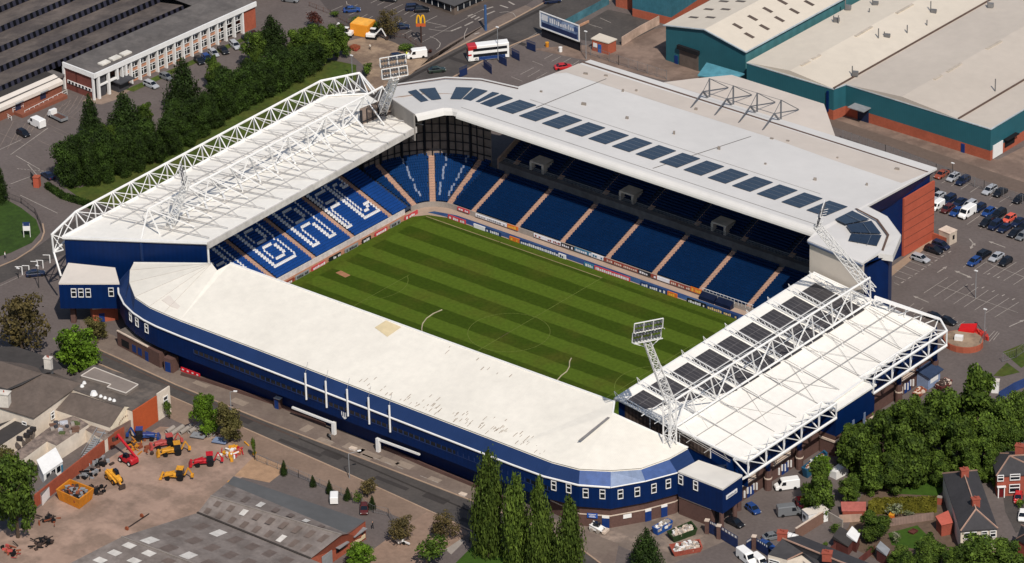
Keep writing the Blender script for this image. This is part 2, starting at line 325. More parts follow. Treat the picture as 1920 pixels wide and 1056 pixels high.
# ---------------------------------------------------------------- pitch
def pitch_mat():
    m = bpy.data.materials.new('mown_pitch'); m.use_nodes = True; N = m.node_tree.nodes; L = m.node_tree.links; b = N['Principled BSDF']
    b.inputs['Roughness'].default_value = .95; b.inputs['Specular IOR Level'].default_value = .1
    g = N.new('ShaderNodeNewGeometry'); sp = N.new('ShaderNodeSeparateXYZ'); L.new(g.outputs['Position'], sp.inputs[0])
    wb = N.new('ShaderNodeTexNoise'); wb.inputs['Scale'].default_value = .25; L.new(g.outputs['Position'], wb.inputs['Vector'])
    def math_(op, a, v=None, c=None):
        q = N.new('ShaderNodeMath'); q.operation = op
        for i, x in enumerate((a, v, c)):
            if x is None: continue
            if isinstance(x, (int, float)): q.inputs[i].default_value = x
            else: L.new(x, q.inputs[i])
        return q.outputs[0]
    y = math_('MULTIPLY_ADD', wb.outputs[0], .5, sp.outputs[1])
    y = math_('ADD', y, -.25)
    s = math_('SINE', math_('MULTIPLY', y, pi/4.55))
    st = N.new('ShaderNodeMapRange'); st.inputs[1].default_value = -.12; st.inputs[2].default_value = .12; L.new(s, st.inputs[0])
    # stripes end before the goal lines and the far touchline
    ax = math_('ABSOLUTE', sp.outputs[0]); e = N.new('ShaderNodeMapRange'); e.inputs[1].default_value = 52.6; e.inputs[2].default_value = 52.0; L.new(ax, e.inputs[0])
    e2 = N.new('ShaderNodeMapRange'); e2.inputs[1].default_value = 33.5; e2.inputs[2].default_value = 33.0; L.new(sp.outputs[1], e2.inputs[0])
    inside = math_('MULTIPLY', e.outputs[0], e2.outputs[0])
    d, l, o = [(*[x*.83 for x in lin(c)], 1) for c in ((59, 77, 16), (83, 103, 30), (76, 94, 25))]
    mx = N.new('ShaderNodeMix'); mx.data_type = 'RGBA'; L.new(st.outputs[0], mx.inputs[0]); mx.inputs[6].default_value = d; mx.inputs[7].default_value = l
    mo = N.new('ShaderNodeMix'); mo.data_type = 'RGBA'; L.new(inside, mo.inputs[0]); mo.inputs[6].default_value = o; L.new(mx.outputs[2], mo.inputs[7])
    n1 = N.new('ShaderNodeTexNoise'); n1.inputs['Scale'].default_value = .09; n1.inputs['Detail'].default_value = 6; L.new(g.outputs['Position'], n1.inputs['Vector'])
    wr = N.new('ShaderNodeMapRange'); wr.inputs[1].default_value = .5; wr.inputs[2].default_value = .75; wr.inputs[3].default_value = 0; wr.inputs[4].default_value = .55; L.new(n1.outputs[0], wr.inputs[0])
    mw = N.new('ShaderNodeMix'); mw.data_type = 'RGBA'; L.new(wr.outputs[0], mw.inputs[0]); L.new(mo.outputs[2], mw.inputs[6]); mw.inputs[7].default_value = (*[x*.75 for x in lin((92, 90, 34))], 1)
    n2 = N.new('ShaderNodeTexNoise'); n2.inputs['Scale'].default_value = 1.2; n2.inputs['Detail'].default_value = 5; L.new(g.outputs['Position'], n2.inputs['Vector'])
    mr = N.new('ShaderNodeMapRange'); mr.inputs[1].default_value = .3; mr.inputs[2].default_value = .7; mr.inputs[3].default_value = .84; mr.inputs[4].default_value = 1.16; L.new(n2.outputs[0], mr.inputs[0])
    vm = N.new('ShaderNodeVectorMath'); vm.operation = 'SCALE'; L.new(mw.outputs[2], vm.inputs[0]); L.new(mr.outputs[0], vm.inputs['Scale'])
    L.new(vm.outputs[0], b.inputs['Base Color']); return m
mb = MB(); mb.poly([(-55, -37.5, .03), (56, -37.5, .03), (56, 35.6, .03), (-48, 35.6, .03), (-52.5, 34, .03), (-55, 31, .03)])
struct('pitch', mb, pitch_mat())
PLINE = mat('faint_pitch_line', (112, 126, 52), .75, .9, n=(.2, 1))
def wl(name, pts, w=.14, m=PLINE, z=.045):
    mb = MB()
    for a, b in zip(pts, pts[1:]):
        A, B = V((*a, z)), V((*b, z)); d = (B-A).normalized(); q = V((-d.y, d.x, 0))*w/2; mb.poly([A-q-d*w/3, B-q+d*w/3, B+q+d*w/3, A+q-d*w/3])
    return struct(name, mb, m)
def circ(cx, cy, r, a0, a1, n=60): return [(cx+r*cos(radians(a0+(a1-a0)*i/n)), cy+r*sin(radians(a0+(a1-a0)*i/n))) for i in range(n+1)]
wl('pitch_marking', circ(0, 0, 9.15, 0, 360)); wl('pitch_marking', [(0, -33.2), (0, 33.2)])
wl('pitch_marking', [(0, -3), (0, 0)], .2, mat('worn_chalk', (150, 136, 96), .8, .9))
wl('pitch_marking', [(36, -20.2), (36, 20.2)]); wl('pitch_marking', circ(41.5, 0, 9.15, 127, 233, 20)); wl('pitch_marking', [(36, 20.2), (52.5, 20.2)])
wl('pitch_marking', [(-36, -20.2), (-36, 8)], .12); wl('pitch_marking', circ(-41.5, 0, 9.15, -53, 53, 20), .12)
wl('pitch_marking', [(-52.3, 33.2), (-30, 33.2), (0, 33.2)], .3, MATS['worn_chalk'])
hose = mat('pale_hose', (190, 178, 150), .85, .7)
for lab, pts in (('pale water hose curling over the turf near the top of the near roof edge', q5(480, 528, 4, [(1395,212),(1330,240),(1280,275),(1250,315),(1243,350),(1245,390)])),
                 ('pale water hose snaking over the turf toward the right end', q5(960, 528, 4, [(445,575),(432,600),(430,640),(410,675),(370,705),(335,745)]))):
    mb = MB(); mb.path([P(x, y, .12) for x, y in pts], .13, 6); tag(mb.build('hose', hose), lab, 'hose')
wl('bare_patch', [(-49.5, -.6), (-47.2, -.9)], 1.6, mat('bare_earth', (168, 120, 88), .8, .95, n=(.2, 1)), .04)
# running strip round the pitch
TANS = mat('perimeter_tarmac', (186, 162, 144), .8, .9, n=(.06, 1), n2=(.08, .2))
TANO = mat('perimeter_clay', (172, 124, 98), .8, .9, n=(.08, 1), n2=(.08, .2))
mb = MB(); mb.poly([(-57.4, -38, .02), (-55, -38, .02), (-55, 31, .02), (-57.4, 31, .02)]); struct('perimeter_track', mb, TANO)
mb = MB(); mb.poly([(-57.4, 31, .02), (-55, 31, .02), (-52.5, 34, .02), (-48, 35.6, .02), (56, 35.6, .02), (56, 40.2, .02), (-50, 40.2, .02), (-55, 38, .02), (-57.2, 34, .02)]); struct('perimeter_track', mb, TANS)
mb = MB(); mb.poly([(-48, 35.9, .032), (56, 35.9, .032), (56, 37.9, .032), (-47, 37.9, .032), (-52.6, 36.4, .032), (-53.4, 35, .032)]); struct('perimeter_strip', mb, mat('blue_perimeter_carpet', (52, 82, 122), .85, .9, n=(.12, .6), n2=(.2, .06), rgb2=(38, 62, 112)))
# ---------------------------------------------------------------- stadium
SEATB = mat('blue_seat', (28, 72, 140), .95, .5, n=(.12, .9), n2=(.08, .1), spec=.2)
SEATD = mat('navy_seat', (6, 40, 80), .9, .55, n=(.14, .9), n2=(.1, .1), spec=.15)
SEATC = mat('corner_seat', (12, 54, 104), .9, .55, n=(.14, .9), n2=(.1, .1), spec=.15); SEATG = mat('pale_seat', (140, 152, 176), .8, .5)
SEATW = mat('white_seat', (235, 234, 235), .85, .5, n=(.05, 1))
STEP = mat('stand_concrete', (52, 66, 92), .8, .9, n=(.1, .8))
AISLE = mat('tan_aisle_step', (196, 158, 136), .85, .9, n=(.1, 2), n2=(.08, .2))
CLADD = mat('weathered_grey_cladding', (120, 110, 102), .8, .85, n=(.12, .7), n2=(.3, .12))
TREAD, RISE = .8, .3
def seat(mb, p, d, w, zt, mi):
    """p: front-centre of the tread, d: unit vector towards the back, w: seat width"""
    q = V((-d.y, d.x, 0))*w*.46; a = p+d*.28; b = p+d*.62; z1 = zt+.42; z2 = zt+.84
    A = [V((c.x, c.y, z)) for c, z in ((a-q, z1), (a+q, z1), (b+q, z1), (b-q, z1), (b-q+d*.1, z2), (b+q+d*.1, z2))]
    mb.poly([A[0], A[1], A[2], A[3]], mi); mb.poly([A[3], A[2], A[5], A[4]], mi)
    mb.poly([A[4], A[5], A[5]+d*.14-V((0, 0, .01)), A[4]+d*.14-V((0, 0, .01))], mi)
def rows_straight(axis, s0, s1, front, k0, k1, z0=1.0):
    """concrete terrace: axis 'N' rows run along Y and climb to -X; 'E' rows run along X and climb to +Y"""
    mb = MB()
    for k in range(k0, k1):
        a = front+(k-k0)*TREAD; z = z0+(k-k0)*RISE
        if axis == 'N': c = [(-a, s0), (-a-TREAD, s0), (-a-TREAD, s1), (-a, s1)]
        else: c = [(s0, a), (s1, a), (s1, a+TREAD), (s0, a+TREAD)]
        mb.poly([(*q, z) for q in c]); b = [c[0], c[3]] if axis == 'N' else [c[0], c[1]]
        mb.poly([(*b[0], z-RISE), (*b[1], z-RISE), (*b[1], z), (*b[0], z)])
    return mb
# hollow block letters on a seat grid (x from the left, y from the top)
def _rects(ch, W, H, t):
    tv = 3; m = (H-3*tv)/2
    return {'W': [(0, 0, t, H), (W-t, 0, W, H), (W/2-t/2, H*.4, W/2+t/2, H), (0, H-tv, W, H)], 'B': [(0, 0, t, H), (0, 0, W-1, tv), (0, tv+m, W-1, 2*tv+m), (0, H-tv, W-1, H), (W-t, 1, W, tv+m+1), (W-t, 2*tv+m-1, W, H-1)],
            'A': [(0, 1, t, H), (W-t, 1, W, H), (1, 0, W-1, tv), (0, tv+m, W, 2*tv+m)], 'F': [(0, 0, t, H), (0, 0, W, tv), (0, tv+m*.8, W-1, 2*tv+m*.8)], 'C': [(0, 0, t, H), (0, 0, W, tv), (0, H-tv, W, H), (W-t, 0, W, tv+2), (W-t, H-tv-2, W, H)]}[ch]
def letter_hit(ch, x, y, W, H, t):
    on = lambda a, b: any(r[0] <= a+.5 < r[2] and r[1] <= b+.5 < r[3] for r in _rects(ch, W, H, t))
    return on(x, y) and not all(on(x+a, y+b) for a, b in ((1, 0), (-2, 0), (0, 1), (0, -1)))
# --- north end stand (white seat lettering)
def stand_box(): pass
nst = thing('end_stand', 'end stand with white lettered blue seats under a white latticed roof, behind left goal', 'stand', (-72, 0, 0))
NK = 36
rows_straight('N', -40, 33, 57, 0, NK).build('terrace', STEP, nst)
NA = [-40.0, -27.3, -13.9, -.4, 13.0, 26.4]
N_EDGES = NA+[33]
letters = {0: 'W', 1: 'W', 2: 'B', 3: 'A', 4: 'FC'}
blocks = list(zip(N_EDGES, N_EDGES[1:]))
letters = {0: '', 1: 'W', 2: 'B', 3: 'A', 4: 'FC', 5: ''}
for bi, (a, b) in enumerate(blocks):
    mb = MB(); n = int((b-a-1.5)/.5); w = (b-a-1.5)/n
    for k in range(NK):
        for i in range(n):
            y = a+.75+(i+.5)*w; mi = 0; t = letters[bi]; yy = 19-k
            if t and 0 <= yy < 17:
                if len(t) == 1: mi = int(letter_hit(t, i-(n-16)//2, yy, 16, 17, 5))
                else: mi = int(letter_hit(t[0], i-0, yy, 11, 17, 4) or letter_hit(t[1], i-12, yy, 11, 17, 4))
            seat(mb, V((-57-k*TREAD, y, 0)), V((-1, 0, 0)), w, 1+k*RISE, mi)
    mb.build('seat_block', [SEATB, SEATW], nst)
def aisle_straight(axis, c, front, n, z0, parent, w=1.25, step=.4):
    mb = MB(); m = int(n*TREAD/step)
    for j in range(m):
        a = front+j*step; z = z0+j*step*RISE/TREAD+.12
        if axis == 'N': mb.box(-a-step, -a, c-w/2, c+w/2, z-.4, z)
        else: mb.box(c-w/2, c+w/2, a, a+step, z-.4, z)
    return mb.build('aisle', AISLE, parent)
for y in NA[1:]: aisle_straight('N', y, 57, NK, 1.0, nst)
mb = MB(); mb.box(-57.15, -56.95, -40, 31, 0, 1.35); mb.build('front_wall', mat('white_front_wall', (215, 210, 205), .85, .8, n=(.2, 1.2)), nst)
mb = MB(); mb.box(-57-NK*TREAD-1.2, -57-NK*TREAD-.6, -44, 33, 0, 15.2); mb.build('back_wall', NAVY, nst)
def zn(X): return 19.5-(-57-X)*.104
# roof
def slab(mb, pts, th=.45): mb.prism([xy(p) for p in pts], [p[2]-th for p in pts], [p[2] for p in pts])
FL, FR, RR, RK, RL = P(388, 456, 19.5), P(780, 238, 19.5), P(690, 178, 16.3), P(612, 182, 16), P(117, 446, 16)
mb = MB(); slab(mb, [FL, FR, RR, RK, RL]); mb.build('roof', WHITE, nst)
mb = MB(); d = (FR-FL).normalized()
for t, th in ((0, .5), ): 
    a, b = FL+V((.3, 0, 0)), FR+V((.3, 0, 0)); mb.prism([xy(a), xy(b), xy(b-V((.5, 0))), xy(a-V((.5, 0)))] if 0 else [(a.x, a.y), (b.x, b.y), (b.x-.35, b.y), (a.x-.35, a.y)], 18.1, 19.62)
mb.build('front_fascia', mat('pale_fascia', (214, 208, 202), .85, .6), nst)
mb = MB(); g0, g1, g2 = RL+V((.2, .4, -.45)), FL+V((-.2, .4, -.45)), lerp(RL, FL, .54)+V((0, .4, -.45))
mb.prism([xy(g0), xy(g1), (g1.x, g1.y+.3), (g0.x, g0.y+.3)], 2, [g0.z, g1.z, g1.z, g0.z]); gw = mb.build('gable_wall', NAVY, nst)
mb = MB(); mb.bar((g2.x, g2.y-.1, 4), (g2.x, g2.y-.1, g2.z), .3); mb.build('corner_post', NAVYL, nst)
mb = MB(); mb.bar((g1.x+.15, g1.y-.1, 11), (g1.x+.15, g1.y-.1, g1.z), .25, 6); mb.build('corner_downpipe', STEEL, nst)
mb = MB(); mb.bar(FL+V((0, 0, .1)), RL+V((0, 0, .1)), .35); mb.bar(RL+V((.2, 0, 0)), RK+V((.2, 0, 0)), .25); mb.build('roof_edge_trim', STEEL, nst)
GREYST = mat('grey_steel', (150, 152, 154), .85, .5)
def truss(mb, A0, A1, B0, B1, n, r, rd, zig=True, posts=True):
    """two chords A (top) and B (bottom), n bays with posts and diagonals"""
    mb.bar(A0, A1, r, 6); mb.bar(B0, B1, r, 6)
    for i in range(n+1):
        a, b = lerp(A0, A1, i/n), lerp(B0, B1, i/n)
        if posts: mb.bar(a, b, rd)
        if zig and i < n:
            a2, b2 = lerp(A0, A1, (i+1)/n), lerp(B0, B1, (i+1)/n)
            if i % 2: mb.bar(a, b2, rd)
            else: mb.bar(b, a2, rd)
# main spine truss of the north roof
T0, T1, B0, B1 = V((-72.5, -37.7, 24)), V((-73.2, 43, 24)), V((-73, -31, 18.2)), V((-74, 41, 18.2))
mb = MB(); truss(mb, T0, T1, B0, B1, 12, .26, .16); mb.bar(T0, P(300, 440, 18), .2); mb.bar(T0, g2+V((0, 0, .5)), .2)
for i in range(13):
    a = lerp(T0, T1, i/12); b = lerp(B0, B1, i/12); x0 = b.x
    for dx in (-8, 8):
        q = V((x0+dx, b.y, zn(x0+dx)+.5)); mb.bar(a, q, .1 if dx < 0 else .15)
        mb.bar(a, V((x0+dx*.5, b.y+3.2, zn(x0+dx*.5)+.4)), .1)
    mb.bar(lerp(B0, B1, i/12), V((x0+4, b.y-3.2, zn(x0+4)+.4)), .3)
mb.build('spine_truss', STEEL, nst)
mb = MB()
for i in range(13):
    y = -34+i*6.1; q0, q1 = V((-90, y-1.5, zn(-90)+.9)), V((-57.6, y, zn(-57.6)+.45))
    mb.bar(q0, q1, .1); mb.bar(q0+V((0, 0, -.6)), q1, .07)
    if i < 12:
        for xa, xb in ((-90, -76), (-72, -60)):
            mb.bar((xa, y, zn(xa)+.35), (xb, y+6.1, zn(xb)+.35), .05); mb.bar((xb, y, zn(xb)+.35), (xa, y+6.1, zn(xa)+.35), .05)
for x in (-64, -68.5, -79, -84.5): mb.bar((x, -38, zn(x)+.35), (x, 39, zn(x)+.35), .09)
mb.build('purlin_frame', mat('roof_lattice_steel', (205, 200, 195), .85, .5), nst)
def rear_frame(mb, inner0, inner1, up0, up1, lo0, lo1, n):
    mb.bar(up0, up1, .3, 6); mb.bar(lo0, lo1, .3, 6); mb.bar(inner0, inner1, .22, 6)
    for i in range(n+1):
        a, u, l = lerp(inner0, inner1, i/n), lerp(up0, up1, i/n), lerp(lo0, lo1, i/n)
        mb.bar(a, u, .17); mb.bar(u, l, .17); mb.bar(a, l, .15)
        if i < n:
            a2, u2, l2 = lerp(inner0, inner1, (i+1)/n), lerp(up0, up1, (i+1)/n), lerp(lo0, lo1, (i+1)/n)
            mb.bar(u, l2, .14); mb.bar(a, u2, .11); mb.bar(u, a2, .11); mb.bar(l, a2, .1)
mb = MB(); U0, U1, Ue = P(142, 397, 18.2), P(601, 152, 18.2), P(97, 440, 17.6); Re = lerp(RL, RK, .085)
rear_frame(mb, Re+V((0, 0, .3)), RK+V((0, 0, .3)), U0, U1, U0+V((.2, 0, -4.4)), U1+V((.2, 0, -4.4)), 14)
Le = Ue+V((.2, 0, -4.4)); mb.bar(U0, Ue, .3, 6); mb.bar(U0+V((.2, 0, -4.4)), Le, .3, 6); mb.bar(Ue, Le, .2); mb.bar(RL+V((0, 0, .3)), Re+V((0, 0, .3)), .22); mb.bar(Ue, RL, .16); mb.bar(U0, RL, .14); mb.bar(Le, RL+V((0, 0, -3)), .16); mb.bar(Ue, RL+V((0, 0, -3)), .12); mb.bar(lerp(U0, Ue, .5), lerp(RL, Re, .5), .14); mb.bar(lerp(U0, Ue, .5), Le, .12)
U2 = P(674, 137, 18.4); rear_frame(mb, RK+V((0, 0, .3)), RR+V((0, 0, .3)), U1, U2, U1+V((0, 0, -4.4)), U2+V((0, 0, -4.4)), 3)
e = P(717, 162, 24); mb.bar(U2, RR+V((1, 1, .2)), .25); mb.bar(U2, P(705, 172, 17), .25); mb.bar(U2+V((0, 0, -4.6)), RR, .2)
mb.bar(Le, V((Le.x+2.8, Le.y-1, 8.5)), .25)
mb.build('rear_truss', STEEL, nst)

# --- east stand (long two tier stand, far side)
est = thing('main_stand', 'largest stand, pale grey roof with long row of solar panels and brick end wall', 'stand', (0, 70, 0))
E_A = [-43.8+13.33*i for i in range(8)]
XE0, XE1 = -50.0, 55.0
rows_straight('E', XE0, XE1, 40, 0, 16).build('lower_terrace', STEP, est)
rows_straight('E', -46.5, 47.3, 54.5, 0, 27, 8.0).build('upper_terrace', STEP, est)
edges = [XE0]+E_A+[XE1]
def seats_e(x0, x1, front, n, z0, mi=0):
    mb = MB(); m = max(1, int((x1-x0)/.5)); w = (x1-x0)/m
    for k in range(n):
        for i in range(m): seat(mb, V((x0+(i+.5)*w, front+k*TREAD, 0)), V((0, 1, 0)), w, z0+k*RISE, mi)
    return mb
for a, b in zip(edges, edges[1:]):
    g0, g1 = (.75 if a != XE0 else .1), (.75 if b != XE1 else .1)
    if b-a < 2.2: continue
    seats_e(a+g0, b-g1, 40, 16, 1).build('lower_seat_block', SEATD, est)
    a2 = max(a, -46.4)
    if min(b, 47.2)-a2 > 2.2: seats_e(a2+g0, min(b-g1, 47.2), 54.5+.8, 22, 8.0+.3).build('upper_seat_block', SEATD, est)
for x in E_A:
    aisle_straight('E', x, 40, 16, 1, est, 1.35)
    if -46 < x < 46: aisle_straight('E', x+1.0, 54.6, 26, 8.0, est, 1.3)
mb = MB(); mb.box(-46.5, XE1, 52.9, 54.4, 5.5, 8.0); mb.build('mid_wall', mat('grey_stand_wall', (108, 104, 104), .85, .9, n=(.2, .8), n2=(.25, .12)), est)
mb = MB()
for i in range(250):
    x = -46+i*.4; mb.bar((x, 54.0, 8), (x, 54.0, 9.1), .035)
mb.bar((-46.4, 54, 9.1), (XE1, 54, 9.1), .05); mb.bar((-46.4, 54, 8.6), (XE1, 54, 8.6), .03); mb.build('mid_rail', mat('dull_rail', (150, 148, 146), .8, .5), est)
for x0 in (-36.2, -9.6, 17.0):
    mb = MB()
    for q in (x0-2.1, x0+1.5): mb.prism([(q, 54.45), (q+.6, 54.45), (q+.6, 58.2), (q, 58.2)], 7.4, [9.9, 9.9, 10.2, 10.2])
    mb.box(x0-2.1, x0+2.1, 54.6, 58.2, 9.9, 10.3); po = mb.build('tunnel_portal', mat('portal_concrete', (205, 188, 172), 1.05, .85), est)
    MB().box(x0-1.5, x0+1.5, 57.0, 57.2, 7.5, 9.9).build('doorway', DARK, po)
mb = MB(); mb.box(XE0, XE1, 39.7, 39.95, 0, 1.3); mb.build('front_wall', CONC, est)
mb = MB(); mb.box(-46.5, 47.6, 76.8, 77.4, 0, 19.3); mb.build('back_wall', CLADD, est)
mb = MB(); mb.prism([(-46.9, 53), (-46.5, 53), (-46.5, 77), (-46.9, 77)], 4, [9, 9, 18, 18]); mb.build('side_wall', mat('tan_side_wall', (170, 140, 122), .85, .9, n=(.2, .6)), est)
# roof: rear gutter low, rising to the pitch
ze = lambda Y: 17.5+(95.5-Y)*.1233
Y0 = 44.0
rA, rB = P(1107, 112, 17.5), P(1757, 315, 17.5)
gA, gB = P(1092, 116, ze(92.6)+.02), P(1741, 323, ze(92.6)+.02)
C1 = P(1625, 386.6, 21.3); D1 = P(1533, 430, ze(Y0)); E1 = P(862, 207, ze(Y0)); F1 = P(971.7, 162.5, 21.0)
mb = MB(); slab(mb, [rA, rB, C1, V((D1.x, Y0, ze(Y0))), V((E1.x, Y0, ze(Y0))), F1], .5); mb.build('roof', EROOF, est)
mb = MB()
for i in range(5):   # rounded eaves down to the fascia
    a0, a1 = radians(90-18*i), radians(90-18*(i+1)); r = 1.5
    ya, za, yb, zb = Y0-r*cos(a0), ze(Y0)-r*(1-sin(a0)), Y0-r*cos(a1), ze(Y0)-r*(1-sin(a1))
    mb.poly([(E1.x, ya, za), (D1.x, ya, za), (D1.x, yb, zb), (E1.x, yb, zb)])
mb.build('front_eaves', mat('curved_eaves', (228, 224, 218), .84, .55, n=(.03, .5), n2=(.03, .1)), est)
mb = MB(); mb.poly([(E1.x-1, 45.9, ze(45.9)+.02), (D1.x, 45.9, ze(45.9)+.02), (D1.x, 45.72, ze(45.7)+.03), (E1.x-1, 45.72, ze(45.7)+.03)])
for (a, b) in (((1220+4, 325), (1408, 257)), ((1005, 200), (1137, 143))):
    z = lambda p: p
    p = P(*a, 22.3); q = P(*b, 19.2); p.z = ze(p.y)+.03; q.z = ze(q.y)+.03; s_ = V((.12, 0, 0)); mb.poly([p-s_, q-s_, q+s_, p+s_])
p, q = V((-44, 62, ze(62)+.03)), V((40, 62, ze(62)+.03)); mb.poly([p, q, q+V((0, .1, 0)), p+V((0, .1, 0))])
mb.build('gutter_line', mat('dark_gutter', (96, 88, 80), .8, .8), est)
mb = MB(); mb.prism([xy(gA), xy(gB), (gB.x, gB.y-.5), (gA.x, gA.y-.5)], 17.7, ze(92)+.12); mb.build('rear_gutter', mat('brown_gutter', (104, 84, 74), .8, .85), est)
# warmer, creamier strip laid along the back of the roof
w0, w1, w2, w3 = P(1062, 137, ze(85)+.03), P(1440, 258, ze(85)+.03), P(1700, 345, ze(86)+.03), P(1736, 320, ze(92)+.03)
mb = MB(); bz = lambda p, e=.03: V((p.x, p.y, ze(p.y)+e)); mb.poly([bz(p) for p in (P(1085, 120, 18), P(1040, 142, 18.8), w0, P(1250, 197, 18.9), w1, P(1560, 303, 18.7), P(1690, 349, 18.5), P(1738, 324, 18))])
mb.build('warm_roof_strip', mat('warm_cream_roof', (212, 200, 188), .88, .65, n=(.04, .3), n2=(.05, .05)), est)
# solar panels along the front of the roof
SOLAR = mat('solar_panel', (38, 50, 68), .9, .22, n=(.15, .8), n2=(.1, .1), wave=('Y', .75, .22), spec=.5)
SOLF = mat('solar_frame', (110, 118, 128), .85, .4)
k0 = 0
for i in range(14):
    x = -45.3+i*6.87; w = 5.0
    mb = MB(); s0, s1 = 51.2, 59.8
    mb.prism([(x, s0), (x+w, s0), (x+w, s1), (x, s1)], [ze(s0)+.06, ze(s0)+.06, ze(s1)+.06, ze(s1)+.06], [ze(s0)+.2, ze(s0)+.2, ze(s1)+.2, ze(s1)+.2]); pn = mb.build('solar_panel', SOLAR, est)
    mb = MB()
    for t in (.25, .5, .75):
        y = s0+(s1-s0)*t; mb.box(x, x+w, y-.05, y+.05, ze(y)+.15, ze(y)+.225)
    mb.build('panel_frame', SOLF, pn)
# back and end walls
mb = MB(); mb.box(-51.5, 48, 93.6, 94.2, 0, 17.2); mb.build('rear_wall', CLADD, est)
mb = MB(); mb.prism([(-51.6, 68), (-51, 68), (-51, 94), (-51.6, 94)], 0, [20, 20, 17, 17]); mb.build('far_end_wall', NAVY, est)
rb = rB+V((-.35, -.4, -.5)); c1 = C1+V((-.1, 0, -.5)); d1 = V((53, 50, ze(50)-.6))
mb = MB(); b0, b1, b2 = (47.9, 94.4, 0), (47.75, 79, 0), (47.75, 50, 0)
m0, m1, m2 = (47.9, 94.4, 16.2), (47.75, 79, 14.4), (47.75, 50, 14.4); mb.poly([b0, b1, m1, m0]); mb.poly([b1, b2, m2, m1]); mb.poly([m0, m1, c1, rb]); mb.poly([m1, m2, d1, c1]); mb.build('blue_end_wall', NAVY, est)
mb = MB(); tb = [P(1690, 480, 0), P(1746.5, 447, 0)]; h0 = HZ(1690, 372, tb[0]); h1 = HZ(1746, 338, tb[1])
mb.prism([(tb[0].x+.1, tb[0].y), (tb[0].x+.6, tb[0].y), (tb[1].x+.6, tb[1].y), (tb[1].x+.1, tb[1].y)], 0, [h0, h0, h1, h1]); bw = mb.build('brick_end_wall', BRICKO, est)
mb = MB()
for i in range(1, 7):
    mb.poly([(tb[0].x+.62, tb[0].y, h0*i/7), (tb[1].x+.62, tb[1].y, h1*i/7), (tb[1].x+.62, tb[1].y, h1*i/7+.16), (tb[0].x+.62, tb[0].y, h0*i/7+.16)])
mb.build('brick_course', mat('dark_brick_course', (118, 62, 48), 1, .9), bw)
mb = MB(); mb.box(48.6, 53, 93.8, 94.3, 0, 1.7); mb.build('low_brick_wall', BRICKR, est)
# corner roofs
def zc(p): return p
NEo = [(971.7, 162.5, 21.0), (901.7, 146.7, 21), (835, 143.7, 21), (735, 158, 21)]
NEi = [(862, 207, ze(Y0)), (846.7, 202.5, 23.7), (830, 202.5, 23.6), (778, 214, 23.4), (730, 181.7, 22.4)]
mb = MB(); ne = [P(*q) for q in NEo]; ni = [P(*q) for q in NEi]
slab(mb, ne+[ni[4], ni[3], ni[2], ni[1], V((E1.x, Y0, ze(Y0)))], .5); mb.build('corner_roof', EROOF, est, label='curved corner roof beside the floodlight at the far left corner')
mb = MB()
fr = [V((E1.x, Y0, ze(Y0)))]+ni[1:4]
for a, b in zip(fr, fr[1:]):
    for (h0_, h1_, o0, o1) in ((0, .5, 0, .8), (.5, 1.4, .8, 1.2)):
        def off(p, o, h): 
            dr = V((-35, 30, 0))-p; dr.z = 0; dr.normalize(); return V((p.x+dr.x*o, p.y+dr.y*o, p.z-h))
        mb.poly([off(a, o0, h0_), off(b, o0, h0_), off(b, o1, h1_), off(a, o1, h1_)])
mb.build('corner_eaves', MATS['curved_eaves'], est)
mb = MB(); a, b = ni[4], ni[3]
mb.prism([xy(a), xy(b), (b.x-.4, b.y-.1), (a.x-.4, a.y-.1)], 16.5, [a.z-.05, b.z-.05, b.z-.05, a.z-.05]); mb.build('corner_end_cladding', mat('grey_end_cladding', (150, 144, 138), .9, .8, n=(.05, .6)), est)
mb = MB(); o1 = [P(x, y+6.5, z) for x, y, z in NEo]
for a, b in zip(o1, o1[1:]): mb.bar(V((a.x, a.y, a.z+.42-0)) , V((b.x, b.y, b.z+.42)), .12)
mb.build('corner_gutter', MATS['brown_gutter'], est)
# corner solar arrays (quads traced on the roof plane)
def roofquad(pts, z, name='solar_panel', m=None, par=None, th=.12):
    mb = MB(); q = [P(x, y, z if not isinstance(z, (list, tuple)) else z[i]) for i, (x, y) in enumerate(pts)]
    mb.prism([xy(p) for p in q], [p.z for p in q], [p.z+th for p in q]); return mb.build(name, m or SOLAR, par)
c3 = lambda pts: [(680+a/6, 100+b/6) for a, b in pts]
for pts in ([(510,435),(600,412),(740,535),(655,552)], [(635,408),(815,390),(885,515),(775,530)], [(985,515),(1050,385),(1235,390),(1110,520)], [(1125,515),(1260,395),(1405,425),(1215,540)],
            [(1270,548),(1460,438),(1535,452),(1310,555)], [(1320,570),(1565,465),(1690,508),(1440,610)]):
    roofquad(c3(pts), [22.0, 22.0, 22.8, 22.8] if pts[0][0] < 700 else [22.9, 22.1, 22.1, 22.9], par=est)
SEo = [(1625, 386.6, 21.3), (1662.8, 406, 21.3), (1688.6, 441, 21.5), (1673, 479, 22), (1647, 475, 22.3), (1622, 490, 22.6)]
mb = MB(); se = [P(*q) for q in SEo]; gl, gr = P(1513.6, 450, 24), P(1618, 494, 22.6)
mb2 = [V((D1.x, Y0, ze(Y0)))]+se+[gr, gl]
slab(mb, mb2, .5); mb.build('corner_roof', MATS['grey_membrane_roof'], est, label='angular corner roof with fanned solar panels at the far right corner')
mb = MB()
for a, b in zip(se[:4], se[1:5]):
    mb.prism([xy(a), xy(b), xy(b+V((.12, .05, 0))), xy(a+V((.12, .05, 0)))], [a.z-1.5, b.z-1.5, b.z-1.5, a.z-1.5], [a.z+.05, b.z+.05, b.z+.05, a.z+.05])
mb.build('corner_fascia', MATS['curved_eaves'], est)
c4 = lambda pts: [(1480+a/6.4, 360+b/6.4) for a, b in pts]
